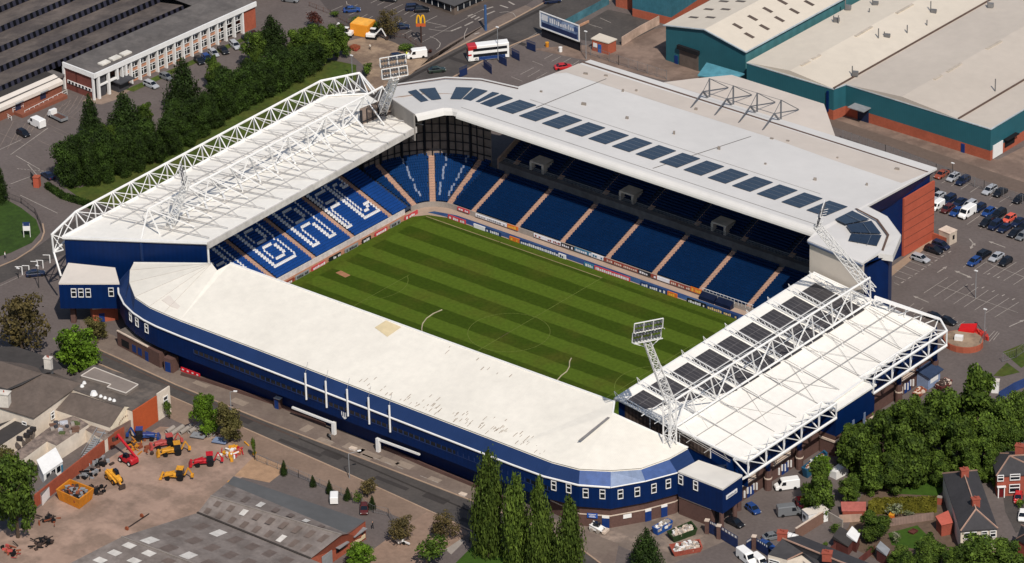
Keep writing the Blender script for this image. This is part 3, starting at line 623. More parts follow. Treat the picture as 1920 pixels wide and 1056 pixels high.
for pts in ([(550,330),(755,228),(960,330),(675,388)], [(685,402),(985,350),(1100,502),(740,484)], [(742,505),(1108,522),(1050,648),(710,585)]):
    pn = roofquad(c4(pts), [23.3, 22.3, 22.3, 23.3] if pts[0][0] == 550 else [23.2, 22.4, 22.4, 23.2], par=est)
    q = [P(*p, 23.1) for p in c4(pts)]; mb = MB()
    for t in (.33, .66): mb.bar(lerp(q[0], q[1], t)+V((0, 0, -.1)), lerp(q[3], q[2], t)+V((0, 0, -.1)), .06)
    mb.build('panel_frame', SOLF, pn)
for pts in ([(785,200),(810,198),(1065,330),(1045,340)], [(1045,340),(1065,330),(1200,515),(1170,520)], [(1170,520),(1200,515),(1130,708),(1105,700)], [(850,795),(985,690),(1015,690),(870,800)]):
    roofquad(c4(pts), 22.2, 'roof_gutter', MATS['brown_gutter'], est, .06)
# walls below the right corner
mb = MB(); A, B = gl+V((.3, .5, -.5)), gr+V((-.3, .5, -.5))
mb.prism([xy(A), xy(B), (B.x, B.y+.4), (A.x, A.y+.4)], 12, [A.z, B.z, B.z, A.z]); mb.build('corner_gable', mat('beige_gable_cladding', (192, 182, 170), .95, .8, n=(.04, .5), n2=(.05, .06)), est)
mb = MB(); mb.bar(A+V((0, -.4, -.2)), B+V((0, -.4, -.2)), .3, 6); mb.bar(A+V((0, -.9, .3)), B+V((0, -.9, .3)), .12)
for i in range(8): mb.bar(lerp(A, B, i/7)+V((0, -.9, .3)), lerp(A, B, i/7)+V((0, -.3, -.5)), .08)
mb.build('gable_rail', mat('blue_grey_rail', (112, 124, 148), .85, .5), est)
tw = [(47.9, 78.5), (se[1].x-1.2, se[1].y+6), (se[2].x-1.5, se[2].y-1), (se[3].x-1.5, se[3].y+.8), (se[5].x-1.0, se[5].y+.6), (B.x, B.y+.4), (B.x-6, B.y+4), (49, 60)]
mb = MB(); mb.prism(tw[2:6], 0, 21.2); mb.build('corner_tower_wall', NAVY, est)
mb = MB(); mb.poly([(tw[2][0]+.02, tw[2][1], 0), (tw[3][0]+.02, tw[3][1], 0), (tw[3][0]+.02, tw[3][1], 20.8), (tw[2][0]+.02, tw[2][1], 20.8)]); mb.build('tower_side_panel', NAVYL, est)
# rear annex with roof masts
an = [(1247, 154), (1300, 147.5), (1372, 140.5), (1545, 195), (1567, 258)]
mb = MB(); q = [P(*p, 16.6) for p in an]; r0, r1 = P(1240, 155, 17.3), P(1565, 256.5, 17.3)
q0 = [V((r0.x, 95.3, 17.2))]+[V((p.x, p.y, 16.6)) for p in q]+[V((q[4].x, 95.3, 17.2))]
slab(mb, q0, .5); mb.build('annex_roof', MATS['warm_cream_roof'], est)
mb = MB(); mb.prism([(p.x, p.y-.3) for p in q0], 0, 16.1); mb.build('annex_wall', CLADD, est)
mb = MB()
for i in range(4):
    bx = q5(1300, 130, 6.857, [(208+306*i, 395+95*i), (208+306*i, 120+92*i), (125+305*i, 285+95*i), (450+302*i, 235+94*i), (-65+310*i, 540+93*i)])
    base = P(*bx[0], 16.7); top = V((base.x, base.y, HZ(*bx[1], base))); kn = PX(*bx[2], base.x); tip = P(*bx[3], 16.9); ft = P(*bx[4], 18.4)
    mb.bar(base, top, .22, 6); mb.bar(base, kn, .25); mb.bar(kn, top, .08); mb.bar(top, tip, .12); mb.bar(kn, tip, .1); mb.bar(kn, ft, .18)
    if i: mb.bar(pt, top, .05); mb.bar(pk, kn, .05)
    pt, pk = top, kn
mb.build('roof_mast_frame', mat('slate_steel', (104, 106, 110), .8, .5), est)
for x, y in ((1193, 173), (1168, 176), (1305, 208), (1447, 265), (1477, 268), (1570, 300), (1682, 318), (1015, 190), (1095, 214), (1176, 240), (1264, 269), (1348, 298), (1435, 326), (1098, 141), (1136, 142), (1528, 356), (1625, 360)):
    p = P(x, y, 18.5); z = ze(p.y) if p.y < 95 else 17; h = .5+.9*rnd.random(); MB().obox((p.x, p.y, z), (.35+.8*rnd.random(), .4, h*.6), .3).build('roof_vent', mat('roof_vent_grey', (150, 140, 130), .85, .7), est)
# corner terrace between the end stand and the main stand
CX, CY, CR, CK = -50.0, 33.0, 7.0, 18
mb = MB(); ms = MB(); na = 14
AIS = [168, 131, 98]
for k in range(CK):
    r0_, r1_ = CR+k*TREAD, CR+(k+1)*TREAD; z = 1+k*RISE
    for j in range(na):
        a0, a1 = radians(90+90*j/na), radians(90+90*(j+1)/na)
        f = lambda r, a, zz: (CX+r*cos(a), CY+r*sin(a), zz)
        mb.poly([f(r0_, a0, z), f(r1_, a0, z), f(r1_, a1, z), f(r0_, a1, z)]); mb.poly([f(r0_, a0, z-RISE), f(r0_, a1, z-RISE), f(r0_, a1, z), f(r0_, a0, z)])
    n = int(r0_*pi/2/.52)
    for i in range(n):
        a = 90+90*(i+.5)/n
        if any(abs(a-q)*pi/180*r0_ < .85 for q in AIS): continue
        d = V((cos(radians(a)), sin(radians(a)), 0)); edge = any(i == int((q-90)/90*n) for q in (150, 121, 107)) and 1 < k and (k*3) % 7 > 0
        seat(ms, V((CX, CY, 0))+d*r0_, d, .52, z, 1 if edge else 0)
mb.build('corner_terrace', STEP, est); ms.build('corner_seat_block', [SEATC, SEATG], est)
for a in AIS:
    mb = MB(); d = V((cos(radians(a)), sin(radians(a)), 0)); q = V((-d.y, d.x, 0))*.68
    for j in range(CK*2):
        p0 = V((CX, CY, 0))+d*(CR+j*.4); p1 = p0+d*.4; z = 1+j*.15+.12
        mb.prism([xy(p0-q), xy(p1-q), xy(p1+q), xy(p0+q)], z-.4, z)
    mb.build('aisle', AISLE, est)
mb = MB(); mb.prism([(CX+6.9*cos(radians(90+i*9)), CY+6.9*sin(radians(90+i*9))) for i in range(11)]+[(CX+6.7*cos(radians(180-i*9)), CY+6.7*sin(radians(180-i*9))) for i in range(11)], 0, 1.3); mb.build('corner_front_wall', CONC, est)
# framed cladding screen at the back of that corner
RW = CR+CK*TREAD+.3; mb = MB(); mf = MB(); cl = [(CX+RW*cos(radians(a)), CY+RW*sin(radians(a))) for a in (180, 165, 150, 135, 120, 105, 90)]
for a, b in zip(cl, cl[1:]):
    mb.poly([(*a, 0), (*b, 0), (*b, 22.4), (*a, 22.4)])
    for t in (0, .33, .66): 
        p = lerp((*a, 0), (*b, 0), t)*1; c = V((CX, CY, 0)); p = p+(c-p).normalized()*.4; mf.bar(p+V((0, 0, 5.5)), p+V((0, 0, 22)), .13 if t else .32)
    for z in (8, 10.2, 12.4, 14.6, 16.8, 19):
        p, q = [V((*e_, z))+(V((CX, CY, z))-V((*e_, z))).normalized()*.35 for e_ in (a, b)]; mf.bar(p, q, .12)
mb.build('corner_screen', mat('brown_grey_screen', (142, 126, 116), .9, .85, n=(.2, .5), n2=(.3, .15)), est); mf.build('screen_frame', mat('dark_frame_steel', (40, 42, 48), .8, .6), est)
mb = MB(); mb.box(-74, -73.6, 33, 50, 0, 16); mb.build('screen_return', CLADD, est)

# --- south end stand (right)
sst = thing('end_stand', 'end stand with dark solar panels between white roof ribs, behind the right goal', 'stand', (72, 0, 0))
zs = lambda X: 17-(X-57)*.177
sFL, sFR, sRR, sRL = P(1154, 747, 17), P(1525, 512, 17), P(1752, 618, 11.7), P(1400, 868, 12.0)
mb = MB(); slab(mb, [sFL, sFR, sRR, sRL], .4); mb.build('roof', WHITE, sst)
mb = MB()
for a, b in ((sFL, sRL), (sFR, sRR), (sRL, sRR)): mb.bar(a+V((0, 0, .1)), b+V((0, 0, .1)), .28)
mb.bar(sFL+V((-.1, 0, -.4)), sFR+V((-.1, 0, -.4)), .5); mb.build('roof_edge_trim', STEEL, sst)
SOLS = mat('rooftop_solar_panel', (64, 61, 62), .95, .35, n=(.16, .9), n2=(.12, .2), wave=('Y', 1.3, .2), spec=.4)
for i in range(9):
    y = -33.3+i*7.62; mb = MB(); x0, x1 = 59.2, 72.4
    mb.prism([(x0, y), (x1, y), (x1, y+6.1), (x0, y+6.1)], [zs(x0)+.05, zs(x1)+.05]*1+[zs(x1)+.05, zs(x0)+.05], [zs(x0)+.17, zs(x1)+.17, zs(x1)+.17, zs(x0)+.17]); pn = mb.build('solar_panel', SOLS, sst)
    mb = MB()
    for t in (1.2, 2.4, 3.6, 4.8): mb.prism([(x0, y+t-.05), (x1, y+t-.05), (x1, y+t+.05), (x0, y+t+.05)], [zs(x0), zs(x1), zs(x1), zs(x0)], [zs(x0)+.2, zs(x1)+.2, zs(x1)+.2, zs(x0)+.2])
    for t in (.2, .4, .6, .8): xx = x0+(x1-x0)*t; mb.box(xx-.05, xx+.05, y, y+6.1, zs(xx), zs(xx)+.2)
    mb.build('panel_frame', mat('dark_panel_frame', (112, 108, 108), .85, .4), pn)
mb = MB(); T0, T1, B0, B1 = V((73, -36.4, 22)), V((73, 34.6, 22)), V((72.6, -33.5, 15.3)), V((72.2, 36.2, 15.3))
truss(mb, T0, T1, B0, B1, 10, .25, .16)
for i in range(10):
    a = lerp(T0, T1, i/9.4); b = lerp(B0, B1, i/9.4)
    mb.bar(a, V((65.6, b.y, zs(65.6)+1.0)), .1); mb.bar(a, V((78, b.y, zs(78)+.4)), .07)
    mb.bar(b, V((65.6, b.y+3.6, zs(65.6)+.3)), .07)
mb.build('spine_truss', STEEL, sst)
mb = MB()
for i in range(10):
    y = -34.0+i*7.62; p, q = V((58.5, y, zs(58.5)+1.4)), V((72, y, zs(72)+1.2))
    mb.bar(p, q, .13); mb.bar(V((58.5, y, zs(58.5)+.25)), V((72, y, zs(72)+.2)), .13)
    for j in range(8):
        xa, xb = 59+j*1.65, 59.8+j*1.65; mb.bar((xa, y, zs(xa)+.25), (xb, y, zs(xb)+1.3), .06); mb.bar((xb, y, zs(xb)+1.3), (xa+1.65, y, zs(xa+1.65)+.25), .06)
    mb.bar(V((57.4, y, zs(57)+.2)), V((57.2, y-.4, zs(57)+1.9)), .07); mb.bar(V((57.2, y-.4, zs(57)+1.9)), V((60, y, zs(60)+.2)), .05)
mb.bar((65.6, -36, zs(65.6)+1.1), (65.6, 36, zs(65.6)+1.1), .1); mb.bar((69, -36, zs(69)+1.0), (69, 36, zs(69)+1.0), .08)
mb.build('front_rib', STEEL, sst)
mb = MB()
for i in range(10):
    y = -34.0+i*7.62
    mb.bar((73, y, zs(73)+.9), (87, y, zs(87)+.7), .07); mb.bar((73, y, zs(73)+.3), (87, y, zs(87)+.3), .05)
    if i < 9 and i % 2 == 0:
        mb.bar((74, y, zs(74)+.4), (86.5, y+7.6, zs(86)+.4), .045); mb.bar((86.5, y, zs(86)+.4), (74, y+7.6, zs(74)+.4), .045)
for x in (77.2, 81.8): mb.bar((x, -36, zs(x)+.7), (x, 40, zs(x)+.7), .08)
mb.build('purlin_frame', mat('fine_roof_lattice', (186, 180, 174), .85, .5), sst)
mb = MB()
for y0, y1, n in ((10.9, 38.0, 4), (-33.2, -2.5, 5)):
    i0, i1 = V((86.9, y0+.5, 12.0)), V((86.9, y1+.5, 12.0)); u0, u1 = V((91, y0, 13.3)), V((91, y1, 13.3))
    rear_frame(mb, i0, i1, u0, u1, u0+V((0, 0, -3.5)), u1+V((0, 0, -3.5)), n)
mb.bar((91, 38, 13.3), (87.5, 40.5, 14.0), .25); mb.bar((87.5, 40.5, 14.0), P(1640, 560, 17), .28)
mb.bar((91, -33.2, 9.8), (88, -36.5, 7.6), .25)
a, b = P(1335, 600, 13), P(1640, 556, 17)
t0, t1, s0, s1 = P(1640, 556, 16.6), P(1760, 597, 13.8), sFR+V((10, 0, -1.5)), sRR+V((0, 0, .2))
mb.bar(t0, t1, .25)
for i in range(5): mb.bar(lerp(t0, t1, i/4), lerp(P(1640, 572, 14.5), sRR, i/4), .14); mb.bar(lerp(t0, t1, (i+.99)/5), lerp(P(1640, 572, 14.5), sRR, i/5), .12)
mb.build('rear_truss', STEEL, sst)
# gable on the near side
mb = MB(); p, q = sFL+V((.4, .5, -.4)), sRL+V((-.2, .5, -.4))
mb.prism([xy(p), xy(q), (q.x, q.y+.3), (p.x, p.y+.3)], 6, [p.z, q.z, q.z, p.z]); mb.build('near_gable_wall', NAVY, sst)
mb = MB(); g0 = PY(1172, 772, p.y-.06); g1 = PY(1350, 852, p.y-.06); h0_ = PY(1172, 788, p.y-.06); h1_ = PY(1350, 862, p.y-.06)
k = P(1342, 854, 12); L0 = lerp(p, q, .05); L1 = lerp(p, q, .72)
mb.poly([(L0.x, L0.y-.05, L0.z-.3), (L1.x, L1.y-.05, L1.z-.3), (L1.x, L1.y-.05, L1.z-3.2), (L0.x, L0.y-.05, L0.z-3.4)]); mb.build('gable_glazing', mat('brown_glazing', (84, 72, 66), .9, .3, wave=('X', .35, .25)), sst)
for t in (.25, .48, .72):
    c = lerp(p, q, t); MB().bar((c.x, c.y-.1, c.z-3.1), (c.x, c.y-.1, c.z-.2), .1).build('glazing_bar', STEEL, sst)
# rear elevation
mb = MB(); mb.box(86.0, 86.4, -34, 41, 5.2, 11.5); mb.build('rear_wall', NAVY, sst)
mb = MB(); mb.box(85.6, 86.1, -34, 41, 0, 5.2); mb.build('rear_brick_wall', BRICK, sst)
for y0, y1 in ((-30, -24), (-18, -12), (28, 33)):
    for z in (3.4, 4.0, 4.6): MB().box(86.1, 86.25, y0, y1, z, z+.28).build('cream_band', CREAMB, sst)
for i, y in enumerate((-32, -21.5, -10.5, 14.5, 25.5, 39)):
    mb = MB(); mb.bar((87.4, y, 0), (87.4, y, 4.6), .8, 10); pr = mb.build('pillar', BRICK, sst)
    MB().bar((87.4, y, 4.6), (87.4, y, 9.6), .55, 10).build('pillar_shaft', NAVY, pr); MB().bar((87.4, y, 2.7), (87.4, y, 3.0), .87, 10).build('pillar_collar', CREAMB, pr)
for y0 in (-27, -15, 29.5):
    for j in range(2):
        mb = MB(); mb.box(86.1, 86.2, y0+j*1.3, y0+j*1.3+1.0, 0, 2.3); mb.build('turnstile_door', mat('blue_door', (20, 52, 112), 1, .5), sst)
    for j in range(5): MB().box(86.1, 86.35, y0-1.2+j*1.05, y0-.9+j*1.05, .6+.5*(j % 2), 2.2+.4*(j % 2)).build('white_notice', STEEL, sst)
mb = MB(); mb.box(86.4, 90.6, -2.0, 11.9, 5.0, 11.0); mb.build('stair_box', NAVY, sst)
mb = MB(); mb.box(86.4, 90.9, -2.3, 12.2, 11.0, 11.4); mb.build('stair_box_roof', WHITE, sst)
for y0_, y1_ in ((-2, 4), (8.5, 11.8)): mb = MB(); mb.box(86.4, 90.4, y0_, y1_, 0, 5.0); mb.build('stair_box_base', BRICK, sst)
mb = MB(); mb.box(90.4, 90.6, -2.0, 4, 3.4, 3.9); mb.box(86.4, 90.4, -2.2, -2.0, 3.4, 3.9); mb.build('stair_band', CREAMB, sst); MB().box(90.4, 90.6, 8.5, 11.8, 3.4, 3.9).build('stair_band', CREAMB, sst)
mb = MB(); mb.box(90.42, 90.7, 3.9, 4.6, 1.5, 6.2); mb.build('stair_jamb', GREYCL, sst); MB().box(90.42, 90.7, 8.0, 8.6, 1.5, 6.2).build('stair_jamb', GREYCL, sst)
mb = MB(); mb.prism([(86.2, 34), (89.2, 34), (89.2, 38.5), (86.2, 38.5)], 0, 3.2); kb = mb.build('ticket_booth', GREYCL, sst)
mb = MB(); mb.prism([(86.2, 33.6), (89.8, 33.6), (89.8, 38.9), (86.2, 38.9)], [3.9, 3.0, 3.0, 3.9], [4.1, 3.2, 3.2, 4.1]); mb.build('booth_roof', mat('blue_grey_slate', (52, 66, 92), .9, .6), kb)
mb = MB(); mb.box(89.2, 89.3, 34.8, 37.6, 1.2, 2.2); mb.build('booth_window', STEEL, kb)
mb = MB(); mb.prism([(57, -34), (60, -34), (60, 36), (57, 36)], 0, 1.3); mb.prism([(60, -34), (85.6, -34), (85.6, 36), (60, 36)], 0, [1.5, 10, 10, 1.5]); mb.build('terrace', STEP, sst)

# --- west stand (near side, seen from behind)
wst = thing('side_stand', 'near side stand with broad plain white roof and long curving blue back wall', 'stand', (0, -50, 0))
arc = [(251, 492.5), (243.5, 507), (242.5, 530), (253, 557), (280, 575), (307, 587), (338, 600), (480, 653), (842, 792), (960, 837), (1035, 866), (1087, 879.5), (1145, 882), (1202, 878), (1255, 859), (1290, 839.5)]
strip = [(221.7, 528), (221.7, 535), (223, 550), (233, 570), (250, 586.7), (270, 600), (293, 611.7), (340, 631), (480, 685), (842, 825), (960, 871), (1020, 893), (1085, 909.5), (1145, 913.8), (1210, 902), (1270, 886), (1303, 866)]
A3 = [P(*q, 12.6) for q in arc]; S3 = [P(*q, 10) for q in strip]
zI = 17.0; I1 = P(397, 494, zI); Fl = P(432, 493.5, zI); Fr = P(1152, 754, zI); ap = P(1149, 775, 16.6); I0 = P(407, 507, 16.6)
mb = MB()
for a, b in zip(A3[:6], A3[1:7]): mb.poly([a, b, I1])
mb.poly([A3[6], I0, I1]); mb.poly([A3[6], A3[7], Fl, I0])
mb.poly([A3[7], A3[8], lerp(Fl, Fr, .78), Fl]); mb.poly([A3[8], A3[9], Fr, lerp(Fl, Fr, .78)])
mb.poly([A3[9], A3[10], ap, Fr])
for a, b in zip(A3[10:], A3[11:]): mb.poly([a, b, ap])
nv = len(mb.v); mb.v += [(x, y, z-.35) for x, y, z in mb.v]; mb.f += [tuple(reversed([i+nv for i in f])) for f in mb.f]; mb.m += mb.m[:]
mb.build('roof', mat('white_profiled_roof', (255, 248, 234), .76, .6, n=(.05, .5), n2=(.05, .06), wave=('X', 1.1, .04)), wst)
mb = MB(); mb.bar(Fl, Fr, .25); mb.bar(Fr, ap, .25); mb.bar(ap, A3[-1], .2); mb.bar(I1, A3[0], .15); mb.build('front_edge_trim', STEEL, wst)
mb = MB()
for a, b in zip(Fl*1 and [Fl], [Fr]): mb.prism([(a.x, a.y), (b.x, b.y), (b.x, b.y-.2), (a.x, a.y-.2)], 16.0, 16.8)
mb.build('front_fascia', CREAMB, wst)
# rust runs and patches on the roof
mb = MB()
def onroof(px, py):  # iterate to the roof plane between Fl/Fr (z17) and back (12.6)
    z = 15
    for _ in range(6): p = P(px, py, z); z = 12.6+(p.y+56.7)/(20.6)*4.4
    return V((p.x, p.y, z+.03))
pts = [(675+rnd.random()*60, 716+rnd.random()*30) for _ in range(8)]
for (x, y, n) in ((680, 724, 5), (706, 738, 8), (740, 752, 8), (775, 760, 14), (800, 768, 12), (850, 780, 10), (875, 795, 8), (915, 800, 14), (940, 808, 10), (980, 828, 10), (1005, 845, 8), (845, 660, 3), (880, 670, 3), (930, 700, 4)):
    for _ in range(n):
        px, py = x+rnd.gauss(0, 16), y+rnd.gauss(0, 6)+(0); p = onroof(px, py)
        if p.y < -56.3 or p.y > -37: continue
        L_ = .4+rnd.random()*1.1; w = .09+.06*rnd.random(); mb.poly([p, p+V((w, 0, 0)), p+V((w, L_, L_*.213)), p+V((0, L_, L_*.213))])
mb.build('rust_streak', mat('rust_streak', (150, 132, 116), .85, .9), wst)['kind'] = 'stuff'
mb = MB(); mb.poly([onroof(*q) for q in q5(480, 528, 4, [(890,345),(975,292),(1090,342),(985,415)])]); mb.build('translucent_rooflight', mat('yellowed_sheet', (232, 212, 170), .85, .6, n=(.08, .6)), wst)
mb = MB(); q = [onroof(*t) for t in q5(960, 528, 4, [(485, 1205), (695, 1056), (720, 1010), (745, 1018), (520, 1205)])]; q = [P(1083, 828, 14.8), P(1139, 783, 16.4), P(1144, 784, 16.4), P(1090, 828, 14.8)]
mb.poly([a+V((0, 0, .15)) for a in q]); mb.build('valley_gutter', mat('lead_gutter', (134, 130, 128), .85, .6), wst)
mb = MB(); q = [onroof(*t) for t in ((304, 564), (316, 555), (348, 567), (333, 580), (322, 576))]
for a, b in zip(q, q[1:]+q[:1]): mb.bar(a, b, .12)
mb.poly([a+V((0, 0, .1)) for a in q]); mb.build('roof_hatch', WHITE2, wst)
mb = MB()
for i in range(1, 6): mb.bar(I1+V((0, 0, .05)), lerp(A3[i], A3[i], 1)+V((0, 0, .05)), .03)
mb.build('roof_seam', mat('seam_grey', (196, 188, 178), .85, .7), wst)
# blue band, gutter, wall
mb = MB(); tr = []
def band(i0, i1, m, name):
    mb = MB()
    for a, b, c, d in zip(tops[i0:i1], tops[i0+1:i1+1], S3[i0+1:i1+1], S3[i0:i1]): mb.poly([a, b, c, d])
    return mb.build(name, m, wst)
def near(s): return min(((a-s).length, k) for k, a in enumerate(A3))[1]
tops = [A3[0]]+[A3[1], A3[1], A3[2], A3[3], A3[4], A3[5], A3[6], A3[7], A3[8], A3[9], A3[10], A3[11], A3[12], A3[13], A3[14], A3[15]]
tops = [t+V((0, 0, -.36)) for t in tops]
band(0, 12, NAVYL, 'blue_band'); band(12, 13, NAVYP, 'blue_band'); band(13, 14, GREYCL, 'grey_band'); band(14, 15, NAVYP, 'blue_band'); band(15, 16, NAVYL, 'blue_band')  # band colour steps paler towards the middle of the curved corner
mb = MB(); mb.path([s+V((0, -.1, 0)) for s in S3[:14]], .22, 6); mb.path([s+V((0.1, -.1, 0)) for s in S3[13:16]], .14, 6); mb.build('gutter', STEEL, wst)
mb = MB()
for a, b in zip(S3, S3[1:]): mb.poly([a, b, V((b.x, b.y, 4.9)), V((a.x, a.y, 4.9))])
mb.poly([V((s.x, s.y, 4.9)) for s in S3]+[V((75, -33, 4.9)), V((-66, -38, 4.9))]); mb.build('back_wall', NAVY, wst)
ins = []
for i, s in enumerate(S3):
    c = V((0 if -45 < s.x < 55 else (52 if s.x > 0 else -48), -36, 0)); d = (c-V((s.x, s.y, 0))).normalized()
    if -45 <= s.x <= 58: d = V((0, 1, 0))
    ins.append(V((s.x, s.y, 0))+d*(2.8 if s.x < 60 else .7))
for k0, k1, m_ in ((0, 11, NAVY), (11, len(ins)-1, BRICK)):  # navy long base: entrance wall's own colour, left end holds painted overhang shade
    mb = MB()
    for a, b in zip(ins[k0:k1], ins[k0+1:k1+1]): mb.poly([a, b, V((b.x, b.y, 4.95)), V((a.x, a.y, 4.95))])
    mb.build('base_wall', m_, wst)
mb = MB()
for a, b in zip(ins[11:], ins[12:]): 
    o = V((.08, -.08, 0)); mb.poly([a+o+V((0, 0, 2.75)), b+o+V((0, 0, 2.75)), b+o+V((0, 0, 3.05)), a+o+V((0, 0, 3.05))])
mb.build('cream_band', CREAMB, wst)
# window slit along the wall
mb = MB(); mb.box(-40, 59.5, -58.98, -58.84, 7.1, 8.0); mb.build('window_strip', GLASS, wst)
for i in range(67): x = -40+i*1.5; MB().box(x-.12, x+.12, -59.06, -58.98, 7.1, 8.0).build('window_mullion', mat('mid_blue_trim', (32, 50, 92), 1, .5), wst)
mb = MB(); mb.box(-40, 59.5, -59.04, -58.9, 6.95, 7.1); mb.build('window_sill', mat('mid_blue_trim', (32, 50, 92), 1, .5), wst)
# little white framed windows on the curved ends and the side boxes
def wwin(p, d, par, w=.95, h=1.9):
    q = V((-d.y, d.x, 0)); o = p+d*.06; mb = MB()
    for x0, x1, z0, z1 in ((-w/2-.12, w/2+.12, -.14, 0), (-w/2-.12, w/2+.12, h, h+.14), (-w/2-.12, -w/2, 0, h), (w/2, w/2+.12, 0, h), (-w/2, w/2, h*.55, h*.55+.14)):
        a = o+q*x0+V((0, 0, z0)); b = o+q*x1+V((0, 0, z0)); mb.prism([xy(a), xy(b), xy(b+d*.15), xy(a+d*.15)], a.z, a.z+z1-z0)
    f = mb.build('window', STEEL, par)
    a, b = o-q*w/2, o+q*w/2; MB().poly([a, b, b+V((0, 0, h)), a+V((0, 0, h))]).build('pane', GLASS, f)
def on_wall(px, py, poly3):
    best = None
    for a, b in zip(poly3, poly3[1:]):
        n = V((b.y-a.y, -(b.x-a.x), 0)).normalized(); d = ray(px, py); den = d.dot(n)
        if abs(den) < 1e-4: continue
        t = (a-CAM).dot(n)/den; p = CAM+t*d; s = (p-a).dot((b-a))/((b-a).length**2) if (b-a).length else 9
        s = V((p.x-a.x, p.y-a.y, 0)).dot(V((b.x-a.x, b.y-a.y, 0)))/V((b.x-a.x, b.y-a.y, 0)).length_squared
        if -.02 <= s <= 1.02 and t > 0 and n.dot(d) < 0: best = (p, n); break
        if -.02 <= s <= 1.02: best = (p, -n if n.dot(d) > 0 else n); break
    return best
for x, y in [(1039, 918), (1067, 923), (1098.5, 932), (1130, 934), (1163, 934), (1194.5, 929.5), (1225.5, 923), (1252.5, 914.5), (246, 601), (258, 611), (276, 623)]:
    r = on_wall(x, y, S3)
    if r: wwin(r[0], r[1], wst)
for x, y, w in [(1136, 980, 1.5), (1215, 968, 1.4), (1245, 958, 1.4)]:
    r = on_wall(x, y, ins)
    if r:
        p, n = r; q = V((-n.y, n.x, 0)); p = V((p.x, p.y, 0))+n*.08; a, b = p-q*w/2, p+q*w/2
        dd = MB().prism([xy(a), xy(b), xy(b+n*.1), xy(a+n*.1)], 0, 2.25).build('door', mat('blue_door', (20, 52, 112), 1, .5), wst)
        MB().prism([xy(a), xy(b), xy(b+n*.1), xy(a+n*.1)], 2.3, 2.9).build('door_light', STEEL, dd)
r = on_wall(1176, 966, ins); p, n = r; q = V((-n.y, n.x, 0)); p = V((p.x, p.y, 1.9))+n*.05; MB().prism([xy(p-q*.9), xy(p+q*.9), xy(p+q*.9+n*.1), xy(p-q*.9+n*.1)], 1.7, 2.6).build('vent_window', STEEL, wst)
r = on_wall(1111, 963, ins); p, n = r; q = V((-n.y, n.x, 0)); p = V((p.x, p.y, 2.3))+n*.2; mb = MB(); mb.prism([xy(p-q*1.1), xy(p+q*1.1), xy(p+q*1.1+n*.1), xy(p-q*1.1+n*.1)], 2.2, 3.3); sg = mb.build('blue_sign', mat('sign_blue', (30, 80, 160), .95, .5), wst)
mb = MB()
for j, (z, w) in enumerate(((3.0, 1.6), (2.65, 1.1), (2.4, 1.4))): a, b = p+n*.12-q*w/2, p+n*.12+q*w/2; mb.poly([(a.x, a.y, z), (b.x, b.y, z), (b.x, b.y, z+.13), (a.x, a.y, z+.13)])
mb.build('sign_writing', STEEL, sg)
# masts on the wall
for px, py0, py1 in ((574, 688, 749), (612, 704, 764), (652, 719, 780), (692, 734, 795), (731, 749, 810)):
    b = PY(px+1, py1, -59.1); mb = MB(); mb.bar((b.x, -59.15, b.z), (b.x, -59.15, 12.9), .22, 6); o = mb.build('wall_mast', STEEL, wst)
    MB().bar((b.x, -59.15, 12.9), (b.x, -58.2, 15.2), .04).build('mast_stay', GREYST, o)
# shield badge between the entrance canopies
b = PY(663, 797, -56.2); mb = MB(); mb.prism([(b.x-.8, -57.3), (b.x+.8, -57.3), (b.x+.8, -57.2), (b.x-.8, -57.2)], 1, 1.01)
mb = MB(); pts = [(-.85, 2.1), (.85, 2.1), (.85, .9), (.5, .3), (0, 0), (-.5, .3), (-.85, .9)]; mb.poly([(b.x+x, -58.98, 3.6+1.6+z) for x, z in pts]); sh = mb.build('shield_badge', STEEL, wst)
mb = MB()
for x0, x1 in ((-.6, -.35), (-.1, .15), (.4, .65)): mb.poly([(b.x+x0, -58.99, 5.8), (b.x+x1, -58.99, 5.8), (b.x+x1, -58.99, 7.0), (b.x+x0, -58.99, 7.0)])
mb.build('badge_stripe', NAVY, sh)
# entrance canopies: white rails on white posts
for a, b, c in (((548, 764), (626, 794), (629, 812)), ((709, 824), (787, 852), (707, 840))):
    p0 = P(*c, 0); A_ = PY(*a, -58.3); B_ = PY(*b, -58.3); p0.x = (B_ if c[0] < 700 else A_).x; p0.y = -58.4; mb = MB(); mb.box(p0.x-.4, p0.x+.4, p0.y-.3, p0.y+.4, 0, (B_ if c[0] < 700 else A_).z+.3); cp = mb.build('canopy_post', STEEL, wst)
    MB().bar(A_, B_, .3).build('canopy_rail', STEEL, cp)
# corner annexes
an1 = [P(110, 533, 11), P(128, 495, 11), P(216, 504, 11), P(224, 533, 11)]
mb = MB(); slab(mb, [p+V((0, 0, .3)) for p in an1], .4); x1 = mb.build('annex_roof', WHITE2, wst)
mb = MB(); mb.prism([xy(p) for p in an1], 4.9, 10.9); mb.build('annex_wall', NAVY, wst)
for x, y in ((139, 556), (152.5, 556), (166, 556), (209, 554.5)):
    a, b = an1[0], an1[3]; r = on_wall(x, y, [V((a.x, a.y, 0)), V((b.x, b.y, 0))])
    if r: wwin(r[0], r[1], wst)
b0 = P(139, 604, 0); mb = MB(); mb.obox((b0.x, b0.y, 0), (1.1, 1.1, 5.0), .5); mb.build('annex_pier', BRICK, wst)
w0, w1 = P(175, 606, 0), P(222, 600, 0); mb = MB(); d = (w1-w0).normalized(); q = V((-d.y, d.x, 0)); mb.prism([xy(w0), xy(w1), xy(w1+q*4), xy(w0+q*4)], 0, 3.4); bx = mb.build('annex_base', BRICKR, wst)
MB().prism([xy(w0-q*.1), xy(w1-q*.1), xy(w1+q*.4), xy(w0+q*.4)], 3.4, 3.8).build('annex_base_coping', CREAMB, bx)
